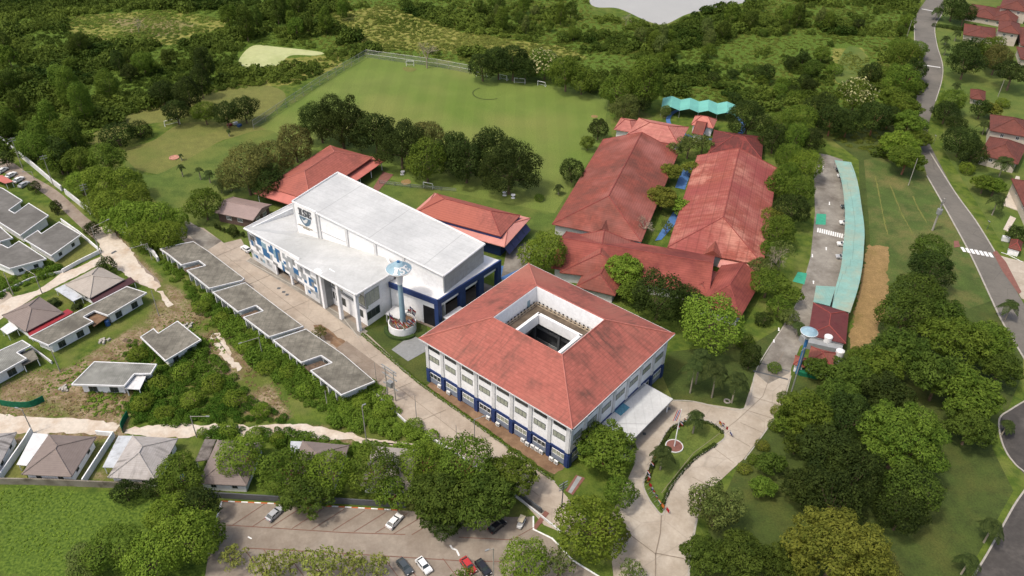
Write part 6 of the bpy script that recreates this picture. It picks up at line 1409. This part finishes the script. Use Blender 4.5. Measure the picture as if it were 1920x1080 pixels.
palm(1306, 778, 20, 'dark palm at the head of the teardrop lawn', ht=6.5); palm(1244, 846, 24, 'dark palm with drooping fronds beside the flagpole bed', ht=6.5); palm(1499, 610, 15, 'dark palm with white blooms beside the gate tower', ht=4)
for i, (x, y, r_) in enumerate(((338, 311, 8), (372, 317, 9), (390, 323, 11), (412, 342, 14), (430, 338, 12), (338, 290, 5), (428, 245, 5))): palm(x, y, r_, ['slim palm standing apart on the lower lawn', 'first of two palms side by side on the lower lawn', 'second of two palms side by side on the lower lawn', 'larger palm close to the olive trees', 'palm half inside the olive trees', 'tiny palm beside the salmon planting bed', 'tiny palm on the lawn near the fence corner'][i], 'palms on the lower lawn', ht=4.5 if i < 5 else 2.5)
tree(1135, 835, 56, 'feather', 'mid', 'large tree at the wall corner in front of the entrance canopy', bark=m_bark_r); tree(1108, 985, 64, 'round', 'bright', 'large yellow green tree between the two roads'); tree(1165, 925, 30, 'round', 'mid', 'smaller tree between the corner tree and the yellow green tree'); tree(1150, 1000, 30, 'round', 'yellow', 'yellowish flank tree on the drive side of the yellow green tree')
row([(455, 855, 44, 'round', 'bright'), (540, 882, 52, 'round', 'mid'), (572, 930, 46, 'feather', 'deep'), (620, 885, 42, 'round', 'bright'), (700, 880, 50, 'round', 'mid'), (735, 925, 34, 'round', 'mid'), (792, 868, 40, 'round', 'bright'), (870, 870, 56, 'round', 'mid'), (958, 890, 46, 'feather', 'mid'), (828, 930, 60, 'feather', 'deep'), (905, 930, 60, 'feather', 'deep'), (830, 968, 40, 'feather', 'dark')], 'leafy car park tree, counted from the bright one by the kerb corner', 'trees along the top of the car park', bark=m_bark_r)
row([(338, 890, 44, 'round', 'mid'), (316, 965, 42, 'round', 'bright'), (372, 948, 36, 'round', 'dark'), (350, 1010, 56, 'round', 'bright'), (215, 1030, 48, 'round', 'mid'), (285, 1050, 54, 'round', 'bright'), (160, 1050, 34, 'round', 'greygreen'), (235, 922, 24, 'round', 'dark'), (290, 915, 22, 'round', 'dark'), (390, 1000, 34, 'round', 'mid')], 'tree in the clump between the green field and the car park', 'tree clump beside the green field')
row([(433, 1045, 28, 'open', 'lime'), (498, 1064, 36, 'open', 'lime'), (540, 1052, 30, 'open', 'lime'), (600, 1064, 40, 'open', 'lime'), (655, 1062, 38, 'open', 'lime'), (705, 1062, 30, 'open', 'lime')], 'thin yellow tree over the near parking row, counted from the clump', 'thin yellow trees at the near parking row')
row([(985, 1052, 44, 'round', 'bright', 'rounded green tree by the double armed lamp'), (1048, 1058, 36, 'open', 'greygreen', 'grey green airy tree over the white kerb'), (870, 1084, 26, 'open', 'mid', 'airy tree overhanging the red car'), (1185, 1075, 30, 'open', 'greygreen', 'pale airy tree at the bottom of the drive')], '', 'trees at the bottom of the drive')
# wooded slope on the drive side
FOR = [(1346, 945, 58, 'open', 'greygreen'), (1338, 950, 50, 'spread', 'greygreen'), (1320, 1040, 46, 'feather', 'mid'), (1395, 1040, 56, 'feather', 'mid'), (1445, 868, 28, 'feather', 'mid'), (1510, 775, 50, 'feather', 'bright'), (1495, 830, 30, 'feather', 'mid'), (1560, 850, 60, 'feather', 'dark'), (1590, 790, 50, 'round', 'dark'), (1600, 700, 48, 'feather', 'mid'), (1640, 680, 50, 'feather', 'bright'), (1570, 745, 44, 'feather', 'mid'), (1660, 740, 54, 'feather', 'dark'), (1690, 650, 54, 'feather', 'mid'), (1700, 590, 50, 'round', 'mid'), (1725, 550, 46, 'round', 'mid'), (1745, 505, 44, 'round', 'dark'), (1742, 472, 36, 'round', 'mid'), (1765, 590, 44, 'feather', 'mid'), (1790, 640, 56, 'feather', 'bright'), (1850, 640, 50, 'feather', 'bright'), (1875, 690, 42, 'feather', 'mid'), (1760, 710, 56, 'feather', 'mid'), (1815, 740, 60, 'feather', 'bright'), (1690, 820, 84, 'feather', 'bright'), (1820, 800, 48, 'feather', 'mid'), (1600, 900, 56, 'round', 'dark'), (1560, 940, 60, 'round', 'dark'), (1510, 915, 44, 'feather', 'dark'), (1705, 925, 62, 'round', 'mid'), (1690, 960, 50, 'round', 'dark'), (1565, 1035, 96, 'feather', 'yellow'), (1640, 1060, 50, 'feather', 'olive'), (1470, 1060, 44, 'feather', 'mid')]
DESC = {'open': 'airy grey green', 'greygreen': 'grey green', 'mid': 'mid green', 'bright': 'light green', 'dark': 'dark green', 'deep': 'deep green', 'yellow': 'yellow green', 'olive': 'olive'}
for i, t in enumerate(FOR):
    t = (*t[:4], {'mid': 'deep', 'bright': 'mid'}.get(t[4], t[4]))
    big = 'huge ' if t[2] > 80 else ('large ' if t[2] >= 54 else ('small ' if t[2] < 36 else ''))
    where = 'near the tan grass strip' if t[1] < 600 else ('beside the gate tower and mast' if t[0] < 1660 and t[1] < 760 else ('by the asphalt road bend' if t[0] > 1780 else ('along the pale entrance drive' if t[0] < 1500 else ('in the heart of the wooded slope' if t[1] < 900 else 'at the bottom edge of the wooded slope'))))
    lab_ = f'{big}{DESC[t[4]]} {"feathery" if t[3] == "feather" else "rounded"} tree {where}'
    USED[lab_] = USED.get(lab_, 0)+1
    if USED[lab_] > 1: lab_ = f'{ORD[USED[lab_]-1]} '+lab_
    tree(t[0], t[1], t[2]*.93, t[3], t[4], lab_, 'trees of the wooded slope', hs=1.05)
row([(1688, 88, 22, 'round', 'mid'), (1722, 92, 18, 'round', 'mid'), (1700, 112, 30, 'round', 'mid'), (1715, 128, 24, 'round', 'dark'), (1690, 150, 32, 'round', 'mid'), (1680, 182, 30, 'feather', 'mid'), (1700, 205, 30, 'feather', 'mid'), (1668, 218, 24, 'round', 'dark'), (1705, 235, 32, 'feather', 'mid'), (1690, 268, 34, 'feather', 'bright'), (1722, 262, 22, 'feather', 'mid'), (1700, 298, 32, 'feather', 'mid'), (1560, 225, 30, 'round', 'dark'), (1640, 225, 30, 'round', 'dark'), (1590, 232, 26, 'round', 'dark')], 'roadside tree beside the asphalt road, counted downhill', 'roadside trees along the asphalt road', bark=m_bark_r)
row([(1790, 12, 26, 'round', 'dark'), (1810, 28, 20, 'round', 'dark'), (1818, 92, 26, 'round', 'dark'), (1858, 96, 28, 'round', 'mid'), (1812, 118, 30, 'round', 'dark'), (1870, 112, 28, 'round', 'olive'), (1900, 138, 32, 'spread', 'dark'), (1786, 192, 24, 'round', 'mid'), (1775, 208, 24, 'round', 'dark'), (1805, 262, 32, 'round', 'dark'), (1825, 285, 28, 'round', 'dark'), (1840, 205, 18, 'round', 'dark'), (1862, 205, 18, 'feather', 'yellow'), (1795, 232, 16, 'round', 'dark'), (1880, 195, 14, 'bush', 'bright'), (1908, 440, 18, 'round', 'dark'), (1812, 318, 16, 'bush', 'bright'), (1846, 345, 20, 'feather', 'mid'), (1866, 350, 20, 'feather', 'mid')], 'garden tree among the villas, counted downhill', 'garden trees among the villas')
for i, (x, y, r_, h_) in enumerate(((1760, 18, 12, 6), (1775, 70, 9, 4), (1776, 86, 9, 5), (1796, 60, 9, 5), (1887, 300, 20, 8), (1862, 330, 16, 6), (1872, 372, 18, 7), (1848, 232, 14, 5), (1897, 570, 20, 6), (1862, 985, 26, 6), (1820, 1050, 24, 5), (1892, 795, 16, 4), (1795, 158, 10, 4))): palm(x, y, r_, ['palm beside the top crossing line of the street', 'small palm on the lawn just below the hedge', 'small palm below another on the street lawn', 'palm beside the maroon roofed wing', 'tall palm in front of the overlapping villa roofs', 'palm leaning in the garden below the big dark tree', 'drooping palm above the villa terrace', 'dark palm beside the garden pavilion', 'palm hanging over the asphalt road edge', 'palm beside the old asphalt road at the lower corner', 'yellowish palm with blooms at the lower corner', 'small palm at the turning circle kerb', 'small palm above the terracotta pavilion'][i], 'palms among the villas and verges', ht=h_, lean=.5)
for i, (x, y, r_, lb) in enumerate(((799, 90, 26, 'bare grey tree standing at the jungle fence behind the lone goal'), (256, 42, 14, 'bare pale sapling in the reddish clearing'), (1175, 30, 12, 'leafless tree at the lake shore'))): bare_tree(x, y, r_, lb, sparse=False)
tree(600, 622, 16, 'open', 'olive', 'small tree growing out of the terrace roof edge'); tree(172, 430, 15, 'round', 'dark', 'small dark street tree beside the lane corner'); tree(200, 497, 16, 'round', 'dark', 'dark shrub tree in front of the beige bungalow'); tree(104, 388, 10, 'tall', 'dark', 'narrow dark street tree on the lane'); tree(64, 350, 12, 'round', 'dark', 'dark street tree just below the parked lane cars'); tree(10, 300, 16, 'round', 'dark', 'dark street tree above the parked lane cars')
palm(98, 565, 16, 'low spreading palm between the two hipped bungalows', ht=1.5); palm(142, 572, 12, 'low palm behind the beige bungalow carport', ht=1.2)
for i, (x, y) in enumerate(((437, 432), (446, 436), (456, 440), (412, 428), (420, 431), (428, 434), (405, 424))): tree(x, y, 4 if i else 9, 'tall', 'dark', ['large clipped column bush on the shed lawn', 'small clipped bush next to the column bush', 'last clipped bush of the shed path', 'second clipped bush along the shed path', 'third clipped bush along the shed path', 'fourth clipped bush along the shed path', 'first clipped bush along the shed path'][i], 'clipped bushes on the shed lawn', name='clipped_bush', cat='bush')
def wild_trees(n, poly, r0, r1, kinds, lfs, label, group, seed, hs=1.2):
    rs = random.Random(seed); P = np.array(poly, float); x0, y0 = P.min(0); x1, y1 = P.max(0); k = 0
    while k < n:
        x, y = rs.uniform(x0, x1), rs.uniform(y0, y1)
        if not inside(poly, np.array([x]), np.array([y]))[0]: continue
        tree(x, y, rs.uniform(r0, r1)*(.75+.2*y/200), rs.choice(kinds), rs.choice(lfs), label, group, hs=hs*rs.uniform(.85, 1.2), name='wild_tree'); k += 1
wild_trees(34, [(0, 20), (110, 20), (150, 60), (240, 90), (420, 90), (440, 130), (330, 170), (180, 220), (120, 300), (0, 240)], 13, 24, ['round', 'tall', 'lumpy'], ['deep', 'mid', 'dark'], 'wild green tree rising above the dense thicket beyond the practice fields', 'wild trees in the dense thicket', 5)
wild_trees(18, [(400, -6), (600, -6), (700, 20), (600, 50), (440, 50)], 12, 20, ['tall', 'round'], ['deep', 'mid'], 'tall slender wild tree at the far side of the reddish clearing', 'tall wild trees beyond the clearing', 6, 1.5)
wild_trees(30, [(880, 0), (1080, -6), (1112, 34), (1240, 62), (1330, 36), (1480, 2), (1560, 0), (1560, 40), (1250, 88), (1060, 70), (900, 40)], 10, 18, ['tall', 'round'], ['mid', 'deep', 'greygreen'], 'bushy wild tree on the belt of growth along the lake shore', 'wild trees along the lake shore', 7, 1.3)
wild_trees(30, [(1150, 110), (1240, 90), (1540, 40), (1700, 30), (1705, 70), (1660, 110), (1650, 180), (1560, 200), (1500, 190), (1420, 190), (1250, 175)], 11, 20, ['round', 'lumpy', 'bush'], ['mid', 'deep', 'dark'], 'wild tree standing in the open green growth above the teal canopy', 'wild trees above the teal canopy', 8, 1.0)
for x, y, r_, kd, lf, lb in ((1432, 912, 24, 'feather', 'mid', 'small feathery tree on the lawn beside the airy grey green trees'), (1478, 790, 26, 'feather', 'mid', 'feathery tree at the drive bend beside the clipped shrubs'), (1535, 690, 26, 'feather', 'deep', 'feathery tree just behind the mast at the gate booth'), (1452, 690, 14, 'bush', 'mid', 'round shrub inside the gate near the road bars'), (1478, 595, 18, 'round', 'greygreen', 'grey green tree beside the drive above the gate tower'), (1462, 575, 22, 'round', 'mid', 'leafy tree between the red hipped wing and the drive'), (1440, 470, 22, 'round', 'mid', 'leafy tree touching the second classroom roof corner'), (1452, 350, 22, 'round', 'mid', 'leafy tree touching the long side of the striped roof')): tree(x, y, r_, kd, lf, lb)
# scrub bushes in front of the terrace and between the plots
SCR = [(270, 385, 0)]
bush_list = [(376, 578, 22, 'by the first notch of the terrace'), (415, 600, 24, 'below the middle terrace unit'), (462, 650, 26, 'below the middle terrace unit, next to its lamp'), (388, 560, 18, 'under the first terrace unit eave'), (322, 478, 20, 'under the first terrace unit next to the broken wall'), (500, 690, 26, 'below the last terrace unit'), (540, 700, 24, 'below the open roof notch'), (575, 735, 24, 'under the last terrace unit'), (680, 755, 28, 'at the end of the last terrace unit'), (720, 770, 28, 'between terrace end and campus road'), (775, 800, 26, 'at the tip of the scrub by the campus road'), (650, 770, 24, 'beyond the pole stub'), (270, 755, 30, 'beside the green net and the porch'), (300, 720, 28, 'behind the lone house'), (345, 700, 30, 'in the middle of the scrub patch'), (400, 720, 30, 'in the middle of the scrub patch by the broken track'), (440, 750, 28, 'on the track side of the scrub patch'), (360, 750, 30, 'at the gravel side of the scrub patch'), (490, 770, 24, 'at the far tip of the scrub patch'), (260, 665, 26, 'between lone house and twin house'), (310, 775, 24, 'at the gravel track edge near the green net'), (430, 808, 26, 'on the gravel track behind the stained carport'), (480, 815, 24, 'between gravel track and grey bungalow'), (380, 812, 16, 'beside the stained carport'), (520, 825, 22, 'beside the taupe bungalow in the trees')]
for x, y, r_, wh in bush_list: tree(x, y, r_*.8, 'bush', 'bright', 'wild green bush '+wh, 'wild bushes on the estate plots', name='wild_bush', hs=.85)

# --- thicket, tall grass and ground cover: one object each, nobody could count them
def bush_protos(n, nl, s, seed, kind=(.85, .6, .45)):
    out = []
    for i in range(n):
        rs = np.random.RandomState(seed+i); L_ = make_lobes(rs, nl, kind[0], kind[1], kind[2], -.1); V, T = leaf_cloud(rs, L_, s, 1.2, .7, 1.25, .85, 0); V[..., 2] += .35; out.append((V, T))
    return out
def scatter(name, polys, step, rmin, rmax, m, protos, seed, excl=(), hs=(.7, 1.3), dens=None, kind='stuff', label=None, tb=.5, cat='undergrowth'):
    rs = np.random.RandomState(seed); VV = []; TT = []
    for poly in polys:
        P = np.array(P2(poly)); lo_, hi_ = P.min(0), P.max(0); X, Y = np.meshgrid(np.arange(lo_[0], hi_[0], step), np.arange(lo_[1], hi_[1], step))
        X = X+rs.uniform(-.5, .5, X.shape)*step; Y = Y+rs.uniform(-.5, .5, Y.shape)*step; k = inside(P, X, Y)
        for e in excl: k &= ~inside(P2(e), X, Y)
        X, Y = X[k], Y[k]
        if dens is not None: kk = dens(X, Y, rs); X, Y = X[kk], Y[kk]
        big = vnoise(X, Y, 22, 3)*.6+vnoise(X, Y, 9, 5)*.4; tone = vnoise(X, Y, 30, 8)*.6+vnoise(X, Y, 12, 9)*.4
        for x, y, g, tn in zip(X, Y, big, tone):
            V, T = protos[rs.randint(len(protos))]; r_ = rmin+(rmax-rmin)*np.clip((g-.25)*2, 0, 1)*rs.uniform(.5, 1.1); a = rs.rand()*6.28; ca_, sa = cos(a), sin(a); h = r_*rs.uniform(*hs)
            Q = V.copy(); x0 = V[..., 0]*ca_-V[..., 1]*sa; y0 = V[..., 0]*sa+V[..., 1]*ca_; Q[..., 0] = x0*r_+x; Q[..., 1] = y0*r_+y; Q[..., 2] = V[..., 2]*h
            VV.append(Q); TT.append(np.clip(T*.55+(tn-.5)*1.3+tb*.5+rs.uniform(-.12, .12), 0, 1))
    me = leaf_mesh(name, np.concatenate(VV), np.concatenate(TT), m); o = link(name, me); tag(o, label, cat, kind=kind); print(name, len(me.polygons)); return o
CLEAR = [p for p in DRY[:4]]+[REDB[0], [(440, 100), (470, 82), (610, 94), (612, 108), (530, 130), (450, 136)], [(1560, 84), (1620, 84), (1640, 130), (1615, 156), (1564, 160)], [(1030, -70), (1096, -30), (1110, 14), (1160, 20), (1215, 44), (1248, 49), (1290, 30), (1350, 18), (1420, 4), (1480, -10), (1640, -60)]]
bp1 = bush_protos(8, 7, .22, 40); bpv = bush_protos(6, 5, .26, 140, (.95, .35, .5))
JL = [(-60, 262), (-60, -70), (640, -70), (560, 60), (620, 100), (640, 118), (600, 140), (560, 160), (500, 158), (420, 170), (330, 190), (240, 215), (170, 262), (160, 300), (120, 330), (60, 300)]
JR = [(640, -70), (1030, -70), (1096, -30), (1112, 28), (1240, 52), (1330, 20), (1480, -12), (1720, -70), (1716, 20), (1708, 60), (1712, 100), (1730, 150), (1700, 240), (1660, 300), (1560, 262), (1540, 225), (1400, 205), (1240, 182), (1140, 178), (1110, 150), (890, 118), (690, 98), (640, 118), (620, 100), (560, 60)]
scatter('jungle_undergrowth', [JL], 3.3, 1.2, 4.8, LF['wild'], bp1, 1, CLEAR, label='dense dark wild thicket of bushes beyond the practice fields', dens=lambda X, Y, rs: (vnoise(X, Y, 16, 21)*.7+vnoise(X, Y, 6, 22)*.3) > .30, tb=.35)
scatter('jungle_vines', [JL], 3.4, 1.0, 2.2, LF['wild'], bpv, 12, CLEAR[5:], hs=(.25, .55), label='lighter creepers and low growth between the dark bushes of the thicket', tb=1.0)
scatter('wild_bush_cover', [JR], 3.6, 1.0, 4.6, LF['wild'], bp1, 13, CLEAR, label='scattered wild bushes on the open land towards the lake', dens=lambda X, Y, rs: (vnoise(X, Y, 18, 31)*.65+vnoise(X, Y, 6, 32)*.35) > .47, tb=.5)
scatter('wild_low_growth', [JR], 3.0, .9, 1.7, LF['wildgrass'], bpv, 14, CLEAR[5:], hs=(.25, .5), label='yellow green low growth carpeting the land towards the lake', tb=.35)
bp2 = bush_protos(6, 3, .42, 60, (.9, .3, .5))
scatter('tall_wild_grass', CLEAR[:4]+[CLEAR[4]], 1.9, .6, 1.3, LF['wildgrass'], bp2, 2, [CLEAR[5]], hs=(.4, .8), label='pale tall grass filling the clearings of the jungle', dens=lambda X, Y, rs: (rs.rand(len(X)) < .8)*(vnoise(X, Y, 9, 55) > .42))
SC2 = [[(300, 660), (375, 640), (400, 665), (470, 745), (545, 785), (540, 798), (250, 795), (240, 760), (262, 735), (290, 705)], [(640, 745), (705, 718), (760, 790), (835, 832), (770, 825), (700, 815), (620, 798)], [(310, 480), (345, 505), (390, 545), (440, 590), (500, 640), (580, 700), (636, 748), (620, 790), (560, 760), (480, 690), (420, 625), (350, 560), (300, 500)], [(430, 800), (520, 808), (620, 828), (700, 835), (790, 842), (780, 860), (560, 840), (480, 835), (370, 825), (400, 805)], [(-10, 565), (60, 530), (115, 512), (108, 500), (90, 490), (30, 515), (0, 520)], [(240, 640), (300, 640), (300, 670), (262, 690), (225, 668)], [(230, 440), (262, 470), (300, 500), (330, 470), (330, 440), (270, 420)]]
bp3 = bush_protos(8, 7, .17, 80)
scatter('plot_undergrowth', SC2, 1.6, .7, 2.3, LF['scrub'], bp3, 3, [[(396, 628), (420, 634), (445, 670), (430, 692), (405, 664)]], tb=.5, label='tangled green scrub on the unfinished plots', dens=lambda X, Y, rs: rs.rand(len(X)) < .8)
bp4 = bush_protos(5, 3, .5, 90, (.9, .35, .5))
scatter('field_grass', [[(-20, 915), (270, 925), (260, 960), (120, 1085), (-20, 1085)], [(0, 690), (120, 690), (240, 640), (300, 560), (330, 545), (420, 640), (440, 700), (250, 780), (0, 780)]], 1.1, .25, .95, LF['scrub'], bp4, 4, tb=.85, hs=(.3, .8), label='rough grass tufts on the field and bare plots', cat='grass', dens=lambda X, Y, rs: rs.rand(len(X)) < np.where(Y < 122, .75, .6)*(vnoise(X, Y, 6, 4) > np.where(Y < 122, .3, .42)))
LF['straw'] = leafmat('dry_straw', S(128, 112, 72), S(176, 156, 112), var=.05)
scatter('dry_straw_debris', [[(0, 700), (120, 690), (240, 640), (300, 560), (330, 545), (420, 640), (440, 700), (250, 780), (0, 780)], [(395, 560), (470, 640), (560, 740), (520, 770), (420, 690), (360, 600)]], 1.2, .25, .8, LF['straw'], bp4, 24, tb=.5, hs=(.3, .6), label='heaps of dry straw and cut stems on the bare plots', cat='debris', dens=lambda X, Y, rs: rs.rand(len(X)) < .7*(vnoise(X, Y, 5, 74) > .5))
for k_, (x_, y_, r_) in enumerate(((1001, 640, 7), (1040, 652, 7), (1018, 628, 6))): tree(x_, y_, r_, 'bush', 'mid', ['green shrub in the near corner of the dark inner court', 'green shrub beside the glass roof in the inner court', 'green shrub in the middle of the inner court'][k_], name='court_shrub')
# hedges and low shrubs along kerbs
def hedge(px, wd, h, label, lk='dark', s=.22, smooth=True, name='hedge'):
    pts = P2(px); pts = catmull(pts, 6, False) if smooth else pts; rs = np.random.RandomState(len(label)); lob = []
    for i in range(len(pts)-1):
        A, B = pts[i], pts[i+1]; n = max(1, int(np.linalg.norm(B-A)/(wd*.45)))
        for k in range(n): p = A+(B-A)*k/n; lob.append((np.array([p[0]+rs.uniform(-.1, .1)*wd, p[1], h*.55]), wd*.62*rs.uniform(.85, 1.15)))
    V, T = leaf_cloud(rs, lob, s, 1.1, .6, 1.3, h/wd*.9 if h < wd else 1, 0); c0 = np.array([*pts[0], 0]); V[..., 2] = np.maximum(V[..., 2], .02)
    o = link(name, leaf_mesh(name, V-c0, T, LF[lk]), loc=c0); tag(o, label, 'hedge')
hedge([(1752, 50), (1780, 54), (1800, 58), (1830, 50)], 2.2, 1.8, 'dark clipped hedge beside the top of the asphalt street')
hedge([(1212, 905), (1224, 872), (1242, 833), (1263, 803), (1296, 793)], .9, .8, 'low dark hedge inside the flag side of the teardrop lawn')
hedge([(1240, 955), (1252, 922), (1272, 893), (1302, 861), (1342, 834)], .8, .7, 'low dark hedge along the drive side of the teardrop lawn')
hedge([(1300, 790), (1332, 796), (1356, 814)], .8, .7, 'low dark hedge across the round head of the teardrop lawn')
hedge([(680, 628), (780, 714), (900, 800), (1036, 900)], .8, .6, 'narrow low hedge between the campus road and the earth bed', 'mid', smooth=False)
for k, (x, y) in enumerate(((1458, 770), (1452, 800), (1430, 835), (1412, 862), (1396, 880), (1470, 745))): tree(x, y, 14, 'bush', 'mid' if k % 2 else 'yellow', ['yellowish clipped shrub beside the drive bend', 'green clipped shrub just above the drive bend', 'yellowish shrub midway along the drive edge', 'green shrub midway along the drive edge', 'yellowish shrub nearest the airy grey green tree', 'dark green shrub at the top of the drive edge'][k], 'shrubs along the drive edge', name='drive_shrub')
clean()
for o in C.objects:
    if '_z' in o: del o['_z']
